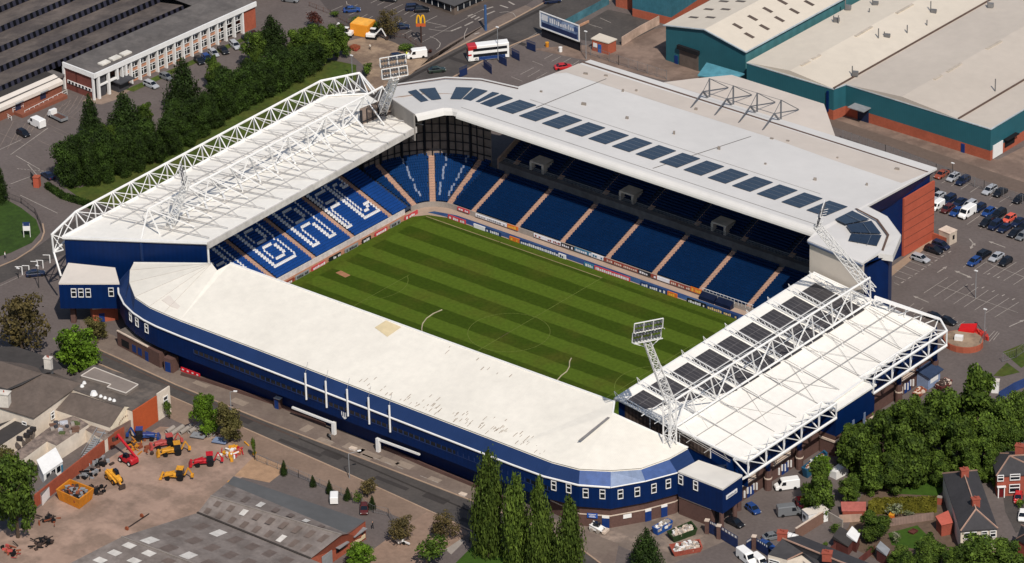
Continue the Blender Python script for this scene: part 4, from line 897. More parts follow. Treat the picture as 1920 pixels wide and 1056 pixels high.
p = lerp(w0, w1, .24); MB().prism([xy(p-q*.06), xy(p+d*1.3-q*.06), xy(p+d*1.3), xy(p)], 0, 2.2).build('annex_door', mat('blue_door', (20, 52, 112), 1, .5), bx)
an2 = [P(1271, 886, 10), P(1310, 865, 10), P(1392, 893, 10), P(1355, 919, 10)]
mb = MB(); slab(mb, [p+V((0, 0, .3)) for p in an2], .4); mb.build('annex_roof', mat('pale_flat_roof', (230, 224, 214), .9, .65, n=(.03, .4)), wst)
mb = MB(); mb.prism([xy(p) for p in an2], 4.4, 9.9); mb.build('annex_wall', NAVY, wst)
a, b, c = [V((p.x, p.y, 0)) for p in (an2[0], an2[3], an2[2])]
for x, y in ((1277, 907), (1305, 918)):
    r = on_wall(x, y, [a, b])
    if r: wwin(r[0], r[1], wst)
mb = MB(); d = (b-a).normalized(); n = V((d.y, -d.x, 0)); mb.prism([xy(a-n*.3), xy(b-d*3.2-n*.3), xy(b-d*3.2-n*1.5), xy(a-n*1.5)], 0, 4.4); ab = mb.build('annex_base', BRICK, wst)
MB().prism([xy(a-n*.2), xy(b-d*3.2-n*.2), xy(b-d*3.2-n*.6), xy(a-n*.6)], 4.05, 4.38).build('annex_base_coping', CREAMB, ab)
dd = (c-b).normalized(); n2 = V((dd.y, -dd.x, 0)); s0 = b+dd*1.2; mb = MB(); mb.prism([xy(s0), xy(s0+dd*3.8), xy(s0+dd*3.8+n2*.12), xy(s0+n2*.12)], 7.2, 8.1); sg = mb.build('end_sign', STEEL, wst)
mb = MB(); rnd2 = random.Random(3)
for j in range(9):
    x = .35+j*.36; h = .3+.3*rnd2.random(); p = s0+dd*x+n2*.14; mb.poly([(p.x, p.y, 7.35), ((p+dd*.22).x, (p+dd*.22).y, 7.35), ((p+dd*.28).x, (p+dd*.28).y, 7.35+h), ((p+dd*.08).x, (p+dd*.08).y, 7.35+h)])
mb.build('sign_writing', NAVY, sg)
for t in (.3, 5.0):
    p = b+dd*t-n2*.2-d*.3; mb = MB(); mb.bar((p.x, p.y, 0), (p.x, p.y, 4.4), .5, 8); mb.build('annex_pier', BRICK, wst)
# gate house and low parts under the left end of the back wall
gp = [P(222, 672, 0), P(306, 702, 0)]
mb = MB(); A_, B_ = P(221, 648, 0), P(300, 690, 0); dx = (B_-A_).normalized(); q = V((-dx.y, dx.x, 0))
mb.prism([xy(A_), xy(B_), xy(B_+q*3), xy(A_+q*3)], 0, 3.6); gh = mb.build('turnstile_block', BRICK, wst)
mb = MB(); mb.prism([xy(A_-q*.12), xy(B_-dx*4-q*.12), xy(B_-dx*4+q*.3), xy(A_+q*.3)], 3.6, 3.85); mb.build('block_coping', CREAMB, gh)
mb = MB(); mb.prism([xy(A_), xy(B_-dx*4), xy(B_-dx*4+q*5.5), xy(A_+q*9)], 3.55, 3.66); mb.build('block_roof', mat('flat_felt_roof', (122, 112, 104), .85, .9), gh)
for t, w in ((1.5, 2.6), (5.3, 1.3), (7.3, 1.3), (9.8, 1.1)):
    p = A_+dx*t-q*.06; MB().prism([xy(p), xy(p+dx*w), xy(p+dx*w+q*.1), xy(p+q*.1)], 0 if w < 1.2 else .6, 2.3).build('entry_door', DARK if w > 2 else mat('blue_door', (20, 52, 112), 1, .5), gh)
h = P(322, 694, 0); mb = MB(); mb.obox((h.x, h.y, 0), (2.4, 2.2, 3.3), .1); kb = mb.build('kiosk', BRICK, wst); mb = MB(); mb.obox((h.x, h.y-1.15, 0), (1.4, .1, 2.4), .1); mb.build('kiosk_door', mat('blue_door', (20, 52, 112), 1, .5), kb)

# ---------------------------------------------------------------- floodlights
def floodlight(base, head, label, face, w=6.2, h=5.0, knee=None):
    t = thing('floodlight_tower', label, 'floodlight', base, 0, 'leaning lattice floodlights at the stadium corners')
    base, head = V(base), V(head); ax = (head-base).normalized(); f = V(face).normalized(); s = f.cross(V((0, 0, 1))).normalized(); fb = s.cross(ax).normalized()
    mb = MB(); n = 9; c = []
    for i in range(n+1):
        p = lerp(base, head, i/n); r = .95-.3*i/n; c.append([p+s*r*a+fb*r*b for a, b in ((1, 1), (-1, 1), (-1, -1), (1, -1))])
    for a, b in zip(c, c[1:]):
        for j in range(4): mb.bar(a[j], b[j], .13); mb.bar(a[j], b[(j+1) % 4], .07); mb.bar(a[(j+1) % 4], b[j], .05); mb.bar(b[j], b[(j+1) % 4], .06)
    if knee:
        k0 = V(knee)
        q = [V((a*.95, b*.95, 0)) for a, b in ((1, 1), (-1, 1), (-1, -1), (1, -1))]; nn = 4
        for j in range(4):
            mb.bar(k0+q[j], base+q[j], .16)
            for i in range(nn):
                a, b = lerp(k0, base, i/nn), lerp(k0, base, (i+1)/nn); mb.bar(a+q[j], b+q[(j+1) % 4], .07); mb.bar(b+q[j], b+q[(j+1) % 4], .08)
    mb.build('lattice_mast', STEEL, t)
    mb = MB(); up = V((0, 0, 1))*.97-f*.2; up.normalize()
    for rowz, hh, dep in ((0, h*.5, 0), (h*.52, h*.48, .6)):
        o = head+up*rowz-f*dep
        for k in (0, 1): mb.bar(o+s*w/2+up*hh*k, o-s*w/2+up*hh*k, .12)
        for k in range(4): mb.bar(o+s*(w/2-w*k/3), o+s*(w/2-w*k/3)+up*hh, .11); mb.bar(o+s*(w/2-w*k/3), o+s*(w/2-w*k/3)-f*1.2, .07)
    mb.bar(head+s*w/2, head-ax*2+s*.6, .1); mb.bar(head-s*w/2, head-ax*2-s*.6, .1); mb.bar(head+s*w/2-f*1.2, head-s*w/2-f*1.2, .1)
    mb.build('lamp_frame', STEEL, t)
    mb = MB()
    for r in range(4):
        for k in range(9):
            p = head+s*(w*.44-w*.88*k/8)+up*(h*.12+h*.24*r)-f*(.2+.15*r); mb = MB(); mb.bar(p-f*.25, p+f*.25, .2, 8, r2=.34); mb.build('lamp', mat('lamp_housing', (92, 92, 96), .9, .35), t)
    return t
fb_ = P(1256, 824, 14.5); fk = HZ(1262, 750, fb_); fsw = floodlight((fb_.x, fb_.y, fk), P(1212, 638, 41), 'leaning white lattice floodlight in front of the pitch, rising from the near right corner roof', (-.85, .5, -.3), knee=(fb_.x, fb_.y, 13.4))
fsw2 = floodlight(P(1634, 545, 17), P(1531, 422, 40), 'leaning white lattice floodlight over the fanned solar panels at the far right corner', (-.88, -.45, -.3), 3.6, 5)
fsw3 = floodlight(P(712, 218, 17), P(741, 145, 36), 'leaning white lattice floodlight beside the road at the far left corner', (.85, -.5, -.3), 6.2, 4.6)
fsw4 = floodlight(P(318, 425, 17.5), P(350, 343, 31), 'leaning white lattice floodlight standing in the left end roof lattice', (.8, .6, -.3), 4, 4.2)

# ---------------------------------------------------------------- boards, dugouts
RED, ORN, WHB, NVB = paint('board_red', (205, 70, 80)), paint('board_orange', (225, 120, 50)), paint('board_white', (240, 238, 240)), paint('board_navy', (40, 62, 110))
BLK = paint('board_black', (30, 32, 38)); TEAL = paint('board_teal', (60, 120, 150)); RUST = paint('board_rust', (150, 70, 55))
def board(x0, x1, y, z0, h, m, lab, txt=None, along='X', tm=None, grp='advertising boards round the pitch'):
    t = thing('advertising_board', lab, 'advertising board', ((x0+x1)/2, y, z0) if along == 'X' else (y, (x0+x1)/2, z0), 0, grp)
    mb = MB()
    if along == 'X': mb.prism([(x0, y), (x1, y), (x1, y+.25), (x0, y+.25)], z0, z0+h)
    else: mb.prism([(y-.25, x0), (y, x0), (y, x1), (y-.25, x1)], z0, z0+h)
    mb.build('panel', m, t)
    if txt:
        mb = MB(); L_ = x1-x0; r = random.Random(len(lab)*7+int(x0*10))
        n = int(L_/.62); x = x0+.4
        while x < x1-.6:                       # blocky letter strokes, too small to read in the photo
            w = .3+.28*r.random(); hh = h*(.45+.25*r.random())
            if r.random() < .16: x += .5; continue
            if along == 'X': mb.poly([(x, y-.02, z0+h*.16), (x+w, y-.02, z0+h*.16), (x+w, y-.02, z0+h*.16+hh), (x, y-.02, z0+h*.16+hh)])
            else: mb.poly([(y+.02, x, z0+h*.16), (y+.02, x+w, z0+h*.16), (y+.02, x+w, z0+h*.16+hh), (y+.02, x, z0+h*.16+hh)])
            x += w+.14
        mb.build('lettering', tm or WHB, t)
FY = 35.45; B = board
B(-47.6, -42.3, FY, 0, 1.0, RED, 'red and white pitch side board nearest the far left corner', 1)
B(-39.8, -36.3, FY, 0, 1.0, WHB, 'plain white pitch side board right of the first red one')
B(-36.3, -31.6, FY, 0, 1.0, NVB, 'navy pitch side board with white writing joined to the plain white board', 1)
B(-29, -26, FY, 0, 1.0, ORN, 'short orange pitch side board left of the long navy one', 1, 'X', paint('board_yellow', (240, 190, 70)))
B(-26, -14.5, FY, 0, 1.0, NVB, 'long navy pitch side board with white writing in front of the fourth aisle', 1)
B(-14.5, -12.4, FY, 0, 1.0, WHB, 'short white pitch side board ending the long navy one', 1, 'X', NVB)
B(-7.0, -4.0, FY, 0, 1.0, TEAL, 'teal pitch side board with white writing left of the halfway line', 1)
B(-4.0, 6.2, FY, 0, 1.0, RED, 'long red pitch side board across the halfway line', 1)
B(9.3, 17.0, FY, 0, 1.0, NVB, 'navy pitch side board with white writing right of the long red one', 1)
B(17.0, 19.7, FY, 0, 1.0, ORN, 'short orange pitch side board right of the halfway line', 1, 'X', paint('board_yellow', (240, 190, 70)))
B(22.6, 27.8, FY, 0, 1.0, BLK, 'black pitch side board with white writing', 1)
B(28, 36.8, FY, 0, 1.0, NVB, 'navy pitch side board with white and orange writing at the right end', 1, 'X', paint('board_mixed', (240, 205, 140)))
RY = 39.4
B(-48, -44.5, RY, .6, .8, RED, 'red and white board on the terrace wall at the far left corner', 1)
B(-42.5, -33.0, RY, .5, .7, WHB, 'long pale board on the terrace wall before the third aisle', 1, 'X', GREYST)
B(-33, -29.8, RY, .5, .9, ORN, 'red and yellow board on the terrace wall left of halfway', 1, 'X', paint('board_yellow', (240, 190, 70)))
B(-25, -17, RY, .5, .8, WHB, 'white board on the terrace wall left of a dark striped one', 1, 'X', RUST)
B(-17, -13, RY, .5, .8, BLK, 'dark striped board on the terrace wall', 1)
B(-13, -8, RY, .5, .9, TEAL, 'teal and white board on the terrace wall left of halfway', 1)
B(-8, -4.6, RY, .5, .9, WHB, 'white board with blue writing on the terrace wall', 1, 'X', TEAL)
B(-4.4, 5.6, RY, .5, .8, RUST, 'brown and cream board on the terrace wall by the halfway line', 1, 'X', CREAMB)
B(5.6, 9, RY, .5, .8, BLK, 'black board with white writing on the terrace wall right of halfway', 1)
B(9.2, 11, RY, .5, .8, RUST, 'short brown board on the terrace wall right of halfway', 1)
B(11, 14.6, RY, .5, .8, WHB, 'plain cream white board on the terrace wall right of halfway')
B(14.6, 20.5, RY, .5, .8, RUST, 'brown and cream board on the terrace wall left of the red and yellow one', 1, 'X', CREAMB)
B(20.5, 23.6, RY, .5, 1.1, ORN, 'red and yellow board on the terrace wall beside the dugouts', 1, 'X', paint('board_yellow', (240, 190, 70)))
NX = -54.85
for a, b, m, lab in ((28.6, 33.2, RED, 'red and white board behind the goal nearest the far left corner'), (18, 22.3, RED, 'red board behind the goal, second red one from the far left corner'), (-4, .6, RED, 'red board behind the goal, third red one from the far left corner'),
                     (23.5, 27, GREYST, 'grey goal end board between the first two red ones'), (13.5, 16.5, BLK, 'black goal end board left of the second red one'), (7.5, 12, GREYST, 'grey and white goal end board midway along the left end'), (2, 6, BLK, 'black and white goal end board right of the third red one'), (-9.5, -5, GREYST, 'grey and black goal end board at the roof edge'), (-13.5, -10, RUST, 'brown goal end board half hidden by the near roof edge')):
    B(a, b, NX, 0, .95, m, lab, 1, 'Y', WHB if m not in (GREYST,) else BLK)
for x0, lab in ((24.0, 'left of the two long low dugouts by the far touchline'), (28.6, 'right of the two long low dugouts by the far touchline')):
    t = thing('dugout', lab, 'dugout', (x0+2, 38.5, 0), 0, 'team dugouts'); mb = MB(); mb.prism([(x0, 38.0), (x0+4.2, 38.0), (x0+4.2, 39.3), (x0, 39.3)], 0, [.9, .9, 1.7, 1.7]); mb.build('shelter', mat('dugout_shell', (24, 32, 56), .9, .3), t)
    MB().box(x0-.1, x0+4.3, 39.25, 39.4, 0, 1.8).build('back_panel', GREYST, t)
t = thing('board_rail', 'white rail and glass screen above the dugouts', 'railing', (30, 39.6, 0)); mb = MB(); mb.bar((23.8, 39.6, 2.2), (38, 39.6, 2.2), .06)
for i in range(15): mb.bar((23.8+i, 39.6, .9), (23.8+i, 39.6, 2.2), .04)
mb.build('rail', STEEL, t)
# ---------------------------------------------------------------- surrounding buildings
SLATE = mat('dark_slate_roof', (66, 64, 66), .9, .85, n=(.12, 1.2), n2=(.12, .2))
TILEB = mat('brown_tile_roof', (104, 92, 84), .88, .9, n=(.13, 1.0), n2=(.15, .2))
FELT = mat('grey_felt_roof', (112, 106, 102), .88, .92, n=(.1, .8), n2=(.16, .12), rgb2=(98, 93, 90))
RENDW = mat('cream_render', (232, 218, 200), .85, .85, n=(.06, .8), n2=(.1, .2))
REDT = mat('red_brick_plain', (152, 78, 62), 1.0, .9, n=(.12, 2), n2=(.1, .3))
RIDGE = mat('pink_ridge_tile', (176, 142, 124), .88, .85)
ASB = mat('corrugated_asbestos', (134, 124, 118), .86, .92, n=(.13, .9), n2=(.2, .15), rgb2=(120, 110, 104))
def bld(name, label, cat, at, grp=None): return thing(name, label, cat, (at[0], at[1], 0), 0, grp)
class Fr:
    """local frame on the ground: s along u, d along n (towards the camera side)"""
    def __init__(f, a, b, flip=False):
        f.o = V((a.x, a.y, 0)); f.u = V((b.x-a.x, b.y-a.y, 0)); f.L = f.u.length; f.u.normalize(); f.n = V((f.u.y, -f.u.x, 0))
        if flip: f.n = -f.n
    def __call__(f, s, d, z=0): p = f.o+f.u*s+f.n*d; return V((p.x, p.y, z))
    def bx(f, mb, s0, s1, d0, d1, z0, z1, mi=0): mb.prism([xy(f(s0, d0)), xy(f(s1, d0)), xy(f(s1, d1)), xy(f(s0, d1))], z0, z1, mi); return mb
    def s(f, p): return (V((p.x, p.y, 0))-f.o).dot(f.u)
    def d(f, p): return (V((p.x, p.y, 0))-f.o).dot(f.n)
# office front of the factory
f = Fr(P(184, 184), P(454, 62)); h = HZ(181, 136, f.o)+.1
fac = bld('office_block', 'two storey office block with white frame, brick panels and rows of windows', 'office', f.o)
fc, bc = P(165, 134.5, h), P(114, 119.5, h); sL = f.s(fc); dep = f.d(bc); sR = f.s(P(482, 52)); sp = f.L*(228-184)/270
fcd = 0.0
mb = MB(); f.bx(mb, sL, sR, dep, 0.5, h-.35, h); mb.build('roof', FELT, fac)
mb = MB(); f.bx(mb, sL-.15, sR, .5, .9, h-1.0, h+.25); f.bx(mb, sL-.5, sL-.1, dep, .9, h-1.0, h+.25); mb.build('fascia', STEEL, fac)
mb = MB(); f.bx(mb, sp, sR-12, dep+.5, -.3, 0, h-.4); mb.build('wall', mat('salmon_brick_panel', (190, 138, 110), .95, .85, n=(.1, 1.5)), fac)
mb = MB(); f.bx(mb, f.s(P(455, 62)), sR, dep+.5, .3, 0, h-1.05); mb.build('brick_end', BRICKR, fac)
mb = MB(); f.bx(mb, sL, sL+.6, dep, -.4, 0, h-1.05); f.bx(mb, sL, sp, -6.5, -6, 0, h-.4); mb.build('brick_gable', mat('maroon_brick', (110, 62, 54), 1.05, .9, n=(.12, 2)), fac)
mb = MB(); f.bx(mb, sL-.2, sL-.02, dep*.9, -.8, 1.9, 2.7); st_ = mb.build('strip_window', STEEL, fac)
mb = MB()
for i in range(7): a = dep*.85+(abs(dep)*.8)*i/7; f.bx(mb, sL-.26, sL-.2, a, a+abs(dep)*.06, 2.0, 2.6)
mb.build('pane', GLASS, st_)
for q in (dep, 0): mb = MB(); f.bx(mb, sL-.45, sL-.05, q-.2, q+.4, 0, h-1.0); mb.build('corner_post', STEEL, fac)
mb = MB(); f.bx(mb, sL+.8, sL+4, -.4, 0, 0, h-1.0); mb.build('dark_panel', mat('charcoal_panel', (70, 70, 74), .9, .6), fac)
nb = 14; bw = (f.L-sp)/nb
for i in range(nb+1):
    s = sp+i*bw; mb = MB(); f.bx(mb, s-.21, s+.21, -.3, .7, 0, h-1.0); mb.build('column', STEEL, fac)
for i in range(nb):
    s = sp+i*bw
    for z0, z1 in ((.9, 2.7), (3.8, 5.55)):
        zz0, zz1 = z0*h/6.6, z1*h/6.6
        mb = MB(); f.bx(mb, s+.42, s+bw-.42, -.28, -.05, zz0, zz1); w = mb.build('window', GLASS, fac)
        mb = MB(); f.bx(mb, s+bw/2-.1, s+bw/2+.1, -.04, .03, zz0, zz1); f.bx(mb, s+.42, s+bw-.42, -.04, .02, zz1-.12, zz1+.06); f.bx(mb, s+.42, s+bw-.42, -.04, .03, zz0-.1, zz0+.06); f.bx(mb, s+.42, s+bw-.42, -.04, .02, (zz0*.35+zz1*.65)-.05, (zz0*.35+zz1*.65)+.05); mb.build('frame', STEEL, w)
for s in (0, 3.4, 6.4, 9.4):
    mb = MB(); f.bx(mb, s-.3, s+.3, .1, .8, 0, h-1.0); mb.build('portico_column', STEEL, fac)
mb = MB(); f.bx(mb, 0, 9.5, -5.9, -5.8, 0, h-1); mb.build('entrance_glazing', GLASS, fac)
mb = MB(); f.bx(mb, 0, 6.5, -.2, 0.6, 3.0*h/6.6, 3.3*h/6.6); mb.build('portico_beam', STEEL, fac)
mb = MB(); f.bx(mb, sp-3.4, sp+1.5, -2, 3.2, 2.7, 3.0); f.bx(mb, sp-2.8, sp+.6, -2, 1.8, 0, 2.7); mb.build('entrance_canopy', mat('charcoal_panel', (70, 70, 74), .9, .6), fac)
for s in (3.5, 7.2, 10.8):
    mb = MB(); f.bx(mb, s, s+2.8, -3.2, -1.4, h, h+.35); mb.build('roof_light', mat('white_rooflight', (235, 228, 215), .85, .4), fac)
# saw tooth factory roof
saw = bld('factory', 'large dark factory with rows of north light glazing across its saw tooth roof', 'factory', f(0, -60))
ys = [156, 119, 82, 45, 8, -29]; ds = [f.d(P(100, y-37, 5.7)) for y in ys]
ROOFB = mat('stained_factory_roof', (102, 92, 85), 1.0, .92, n=(.16, .8), n2=(.2, .08), rgb2=(84, 76, 72))
NLIGHT = mat('north_light_glazing', (36, 36, 46), .9, .35, wave=('Y', .16, .9))
sA, sB = -160, f.s(P(356, 6, 7))
for i, (d0, d1) in enumerate(zip(ds, ds[1:])):
    mb = MB(); mb.poly([f(sA, d0, 4.2), f(sB, d0, 4.2), f(sB, d0-.4, 5.7), f(sA, d0-.4, 5.7)]); mb.build('north_light', NLIGHT, saw)
    mb = MB(); mb.poly([f(sA, d0-.4, 5.7), f(sB, d0-.4, 5.7), f(sB, d1, 4.2), f(sA, d1, 4.2)]); mb.poly([f(sB, d0, 0), f(sB, d0-.4, 5.7), f(sB, d1, 4.2), f(sB, d1, 0)]); mb.build('roof_slope', ROOFB, saw)
mb = MB(); mb.poly([f(sB, dep, h-.6), f(sB+90, dep, h-.6), f(sB+90, dep-70, h-.6), f(sB, dep-70, h-.6)]); mb.poly([f(sA, ds[0], 4.2), f(sL-.6, ds[0], 4.2), f(sL-.6, dep+1, 4.2), f(sA, dep+1, 4.2)]); mb.build('flat_roof', FELT, saw)
# low brick wing
g = Fr(P(-20, 236), P(117, 176)); lw = bld('brick_wing', 'low brick wing with pale deep fascia and ramps, left of the office block', 'building', g(20, 0))
hz = 4.0; mb = MB(); g.bx(mb, -10, g.L, -9, 0, 0, hz-1.1); mb.build('wall', mat('brown_red_brick', (132, 80, 62), .95, .9, n=(.15, 2)), lw)
mb = MB(); mb.prism([xy(g(-10, .6)), xy(g(g.L, .6)), xy(g(g.L, -2.6)), xy(g(-10, -2.6))], hz-1.2, [hz-.3, hz-.3, hz+.6, hz+.6]); mb.build('fascia', WHITE2, lw)
mb = MB(); g.bx(mb, -10, g.L, -11, -2.62, hz-.3, hz+.45); mb.build('roof', mat('dark_felt', (66, 62, 60), .85, .9, n=(.15, .6)), lw)
for px, py in ((36, 213), (82, 192)):
    s = g.s(P(px, py)); mb = MB(); g.bx(mb, s-.9, s+.9, .02, .15, .9, 3.0); dr = mb.build('door', mat('navy_door', (40, 48, 72), .9, .5), lw)
    mb = MB(); g.bx(mb, s-1.2, s+1.2, .05, 1.0, 3.05, 3.25); mb.build('door_hood', GREYST, dr)
mb = MB(); g.bx(mb, g.s(P(25, 215)), g.L-1, .1, 3.0, 0, .9); mb.build('ramp', MATS['brown_red_brick'], lw)
def rail(name, lab, pts, zs_, hh, m, r=.06, sp=1.6, cat='railing', grp=None, mids=(0.5,)):
    """posts and horizontal rails along ground points"""
    t = thing(name, lab, cat, pts[0], 0, grp); mb = MB(); mr = MB()
    for a, b in zip(pts, pts[1:]):
        n = max(1, int((b-a).length/sp))
        for i in range(n+1): p = lerp(a, b, i/n); mb.bar(p, p+V((0, 0, hh)), r)
        for t_ in mids+(1.0,): mr.bar(a+V((0, 0, hh*t_)), b+V((0, 0, hh*t_)), r*.8)
    mb.build('posts', m, t); mr.build('rails', m, t); return t
def up(p, z): return V((p.x, p.y, z))
rail('handrail', 'upper white ramp handrail along the low brick wing wall', [up(P(25, 217), .9), up(P(110, 176), .9)], 0, 1.1, STEEL, .07, 1.6)
rail('handrail', 'lower white ramp handrail nearer the striped parking bays', [P(47, 217), P(126, 177)], 0, 1.3, STEEL, .07, 1.6)
rail('handrail', 'short white step rail at the left edge by the brick wing', [P(3, 215), P(22, 226)], 0, 1.1, STEEL, .07, 1.2)

# ---- teal warehouses
TEALM = mat('teal_cladding', (40, 92, 102), 1.0, .5, n=(.05, .5), n2=(.08, .1), wave=('X', .6, .04))
ROOFC = mat('cream_warehouse_roof', (224, 212, 194), .86, .6, n=(.04, .35), n2=(.05, .04), wave=('X', .7, .012))
ROOFG = mat('taupe_warehouse_roof', (206, 194, 180), .86, .6, n=(.04, .35), n2=(.06, .03))
K = P(1862, 302, 0); hk = HZ(1858, 242, K); A_, B_, B2, C_ = P(1400, 117, hk), P(1563, 166.5, hk), P(1586, 158, hk), P(1858, 242, hk)
v = (P(1860, 0, hk)-P(1563, 168, hk)); v.z = 0; v.normalize(); V2 = P(1797, 223.5, hk); L_ = 170
wh = bld('warehouse', 'sprawling teal warehouse with a wide cream roof split by dark valley gutters', 'warehouse', K)
def strip_roof(name, p, q, m, rise=1.3):
    mb = MB(); mid = lerp(p, q, .5)+V((0, 0, rise)); mb.poly([p, mid, mid+v*L_, p+v*L_]); mb.poly([mid, q, q+v*L_, mid+v*L_]); mb.poly([p, mid, q, q+V((0, 0, -.4)), p+V((0, 0, -.4))]); return mb.build(name, m, wh)
strip_roof('roof_bay', A_, B_, ROOFC); strip_roof('roof_bay', B_+v*.0, V2+(B_-B2)*0, ROOFC) if 0 else None
bb = B2+v*0
mb = MB(); m1 = lerp(B2, V2, .5)+V((0, 0, 1.3)); mb.poly([B_, B2, m1, m1+v*L_, B_+v*L_]); mb.poly([m1, V2, V2+v*L_, m1+v*L_]); mb.poly([B2, m1, V2]); mb.build('roof_bay', ROOFG, wh)
mb = MB(); c2 = C_; mb.poly([V2, c2, c2+v*L_, V2+v*L_]); mb.build('roof_bay', ROOFG, wh)
for p in (B_, V2): MB().bar(p+V((0, 0, .1)), p+v*L_+V((0, 0, .1)), .28).build('valley_gutter', mat('brown_gutter', (104, 84, 74), .8, .85), wh)
def twall(pts, z0, z1, m, name, par):
    mb = MB()
    for a, b in zip(pts, pts[1:]): mb.poly([up(a, z0), up(b, z0), up(b, z1), up(a, z1)])
    return mb.build(name, m, par)
twall([A_, B_, B2, C_, C_+v*L_], 2.6, hk-.35, TEALM, 'clad_wall', wh); twall([A_, B_, B2, C_, C_+v*L_], 0, 2.6, BRICKR, 'brick_base', wh)
mb = MB(); mb.path([up(A_, hk-.1), up(B_, hk-.1), up(B2, hk-.1), up(C_, hk-.1), up(C_+v*60, hk-.1)], .16); mb.build('eaves_trim', mat('pale_trim', (190, 200, 205), .85, .5), wh)
wf = Fr(B2, C_); 
mb = MB(); s = wf.s(P(1628, 222)); wf.bx(mb, s-1.6, s+1.6, .02, .2, 0, 4.0); dr = mb.build('roller_door', mat('navy_roller_door', (28, 40, 70), .9, .5), wh)
mb = MB(); wf.bx(mb, s-2.6, s+2.2, .0, 3.0, 4.0, 4.2); mb.build('door_canopy', GREYST, dr)
s = wf.s(P(1812, 282)); mb = MB(); wf.bx(mb, s-.5, s+.5, .02, .15, 0, 2.3); mb.build('door', mat('blue_door', (20, 52, 112), 1, .5), wh)
wf2 = Fr(C_, C_+v*10); mb = MB(); wf2.bx(mb, 1, 5, .02, .2, .2, 3.6); mb.build('loading_door', STEEL, wh); mb = MB(); wf2.bx(mb, 6, 10, .02, .2, 1.2, 3.4); wf2.bx(mb, 5.5, 10.5, .0, 1.2, 3.4, 3.6); mb.build('loading_bay', DARK, wh)
mb = MB(); mb.bar(up(B_, 2)+V((-1.6, -.2, 0)), up(B_, hk-1)+V((-1.6, -.2, 0)), .35); mb.build('downpipe', NAVY, wh)
for i, (x, y) in enumerate(((1563, 38), (1572, 43), (1585, 14), (1630, 24), (1636, 7), (1647, 73), (1658, 68), (1701, 61), (1745, 22), (1738, 46), (1598, 138), (1866, 168), (1852, 10))):
    p = P(x, y, hk+.6); mb = MB(); mb.bar(p+V((0, 0, -.5)), p+V((0, 0, 1.2+.8*(i % 3))), .16, 6)
    if i % 2 == 0: mb.obox((p.x+.9, p.y, p.z-.3), (1.4, 1.0, 1.1), .4)
    mb.build('roof_flue', mat('flue_grey', (120, 118, 116), .85, .5), wh)
for a, b in (((1502, 123), (1518, 115)), ((1523, 111), (1538, 103)), ((1604, 68), (1635, 50)), ((1681, 25), (1711, 8)), ((1752, 149), (1765, 141)), ((1776, 135), (1802, 119)), ((1850, 92), (1877, 77))):
    p, q = P(*a, hk+1.35), P(*b, hk+1.35); d = (q-p).normalized(); w = V((d.y, -d.x, 0))*.35; mb = MB(); mb.prism([xy(p-w), xy(q-w), xy(q+w), xy(p+w)], p.z-.6, p.z+.15); mb.build('ridge_vent', mat('pale_ridge_vent', (200, 188, 172), .86, .7), wh)
# taller gabled warehouse
L0 = P(1249, 113, 0); he = HZ(1248, 47, L0); R0 = P(1398, 96, he); R0.z = 0
g2 = Fr(L0, R0); mid = g2(g2.L/2, 0); hr = HZ(1322, 55, mid); w2 = bld('warehouse', 'taller teal gabled warehouse with rows of dark rooflights on its cream roof', 'warehouse', mid)
# warehouse axis follows the neighbouring roof
Lw = 120
def pr(s, t, z): p = L0+g2.u*s+v*t; return V((p.x, p.y, z))
mb = MB(); mb.poly([pr(0, 0, 0), pr(g2.L, 0, 0), pr(g2.L, 0, he), pr(g2.L/2, 0, hr), pr(0, 0, he)]); mb.build('gable_wall', TEALM, w2)
mb = MB(); mb.poly([pr(g2.L, 0, 0), pr(g2.L, Lw, 0), pr(g2.L, Lw, he), pr(g2.L, 0, he)]); mb.poly([pr(0, 0, 0), pr(0, Lw, 0), pr(0, Lw, he), pr(0, 0, he)]); mb.build('side_wall', mat('light_teal_cladding', (78, 128, 132), 1, .5, n=(.05, .5), wave=('Y', .1, .05)), w2)
ov = .5
mb = MB(); mb.poly([pr(-ov, -ov, he), pr(g2.L/2, -ov, hr+.15), pr(g2.L/2, Lw, hr+.15), pr(-ov, Lw, he)]); mb.poly([pr(g2.L/2, -ov, hr+.15), pr(g2.L+ov, -ov, he), pr(g2.L+ov, Lw, he), pr(g2.L/2, Lw, hr+.15)]); mb.build('roof', ROOFC, w2)
mb = MB(); mb.path([pr(-ov, -ov, he), pr(g2.L/2, -ov, hr+.1), pr(g2.L+ov, -ov, he), pr(g2.L+ov, 60, he)], .18); mb.build('verge_trim', mat('pale_trim', (190, 200, 205), .85, .5), w2)
RLG = mat('dark_rooflight', (98, 84, 74), .85, .4)
for i in range(14):
    for side in (0, 1):
        for fr in (.3, .66):
            t = 5+i*6.2+(fr*3); a = fr*g2.L/2
            s0, s1 = a-1.4, a+1.4; 
            if side: s0, s1 = g2.L-s1, g2.L-s0
            zf = lambda s: (he+(hr+.15-he)*(s+ov)/(g2.L/2+ov) if s < g2.L/2 else he+(hr+.15-he)*(g2.L+ov-s)/(g2.L/2+ov))+.06
            MB().poly([pr(s0, t, zf(s0)), pr(s1, t, zf(s1)), pr(s1, t+1.1, zf(s1)), pr(s0, t+1.1, zf(s0))]).build('rooflight', RLG, w2)
s = g2.s(P(1303, 122)); mb = MB(); g2.bx(mb, s-3, s+3, .03, .2, 0, 4.6); mb.build('dock_door', mat('brown_dock_door', (104, 92, 84), .85, .7), w2)
mb = MB(); g2.bx(mb, s-3.3, s+3.4, .02, .9, 4.6, 5.6); mb.build('dock_header', DARK, w2)
mb = MB(); g2.bx(mb, s-4.6, s-3.6, .03, .2, 0, 2.2); mb.build('side_door', mat('blue_door', (20, 52, 112), 1, .5), w2)
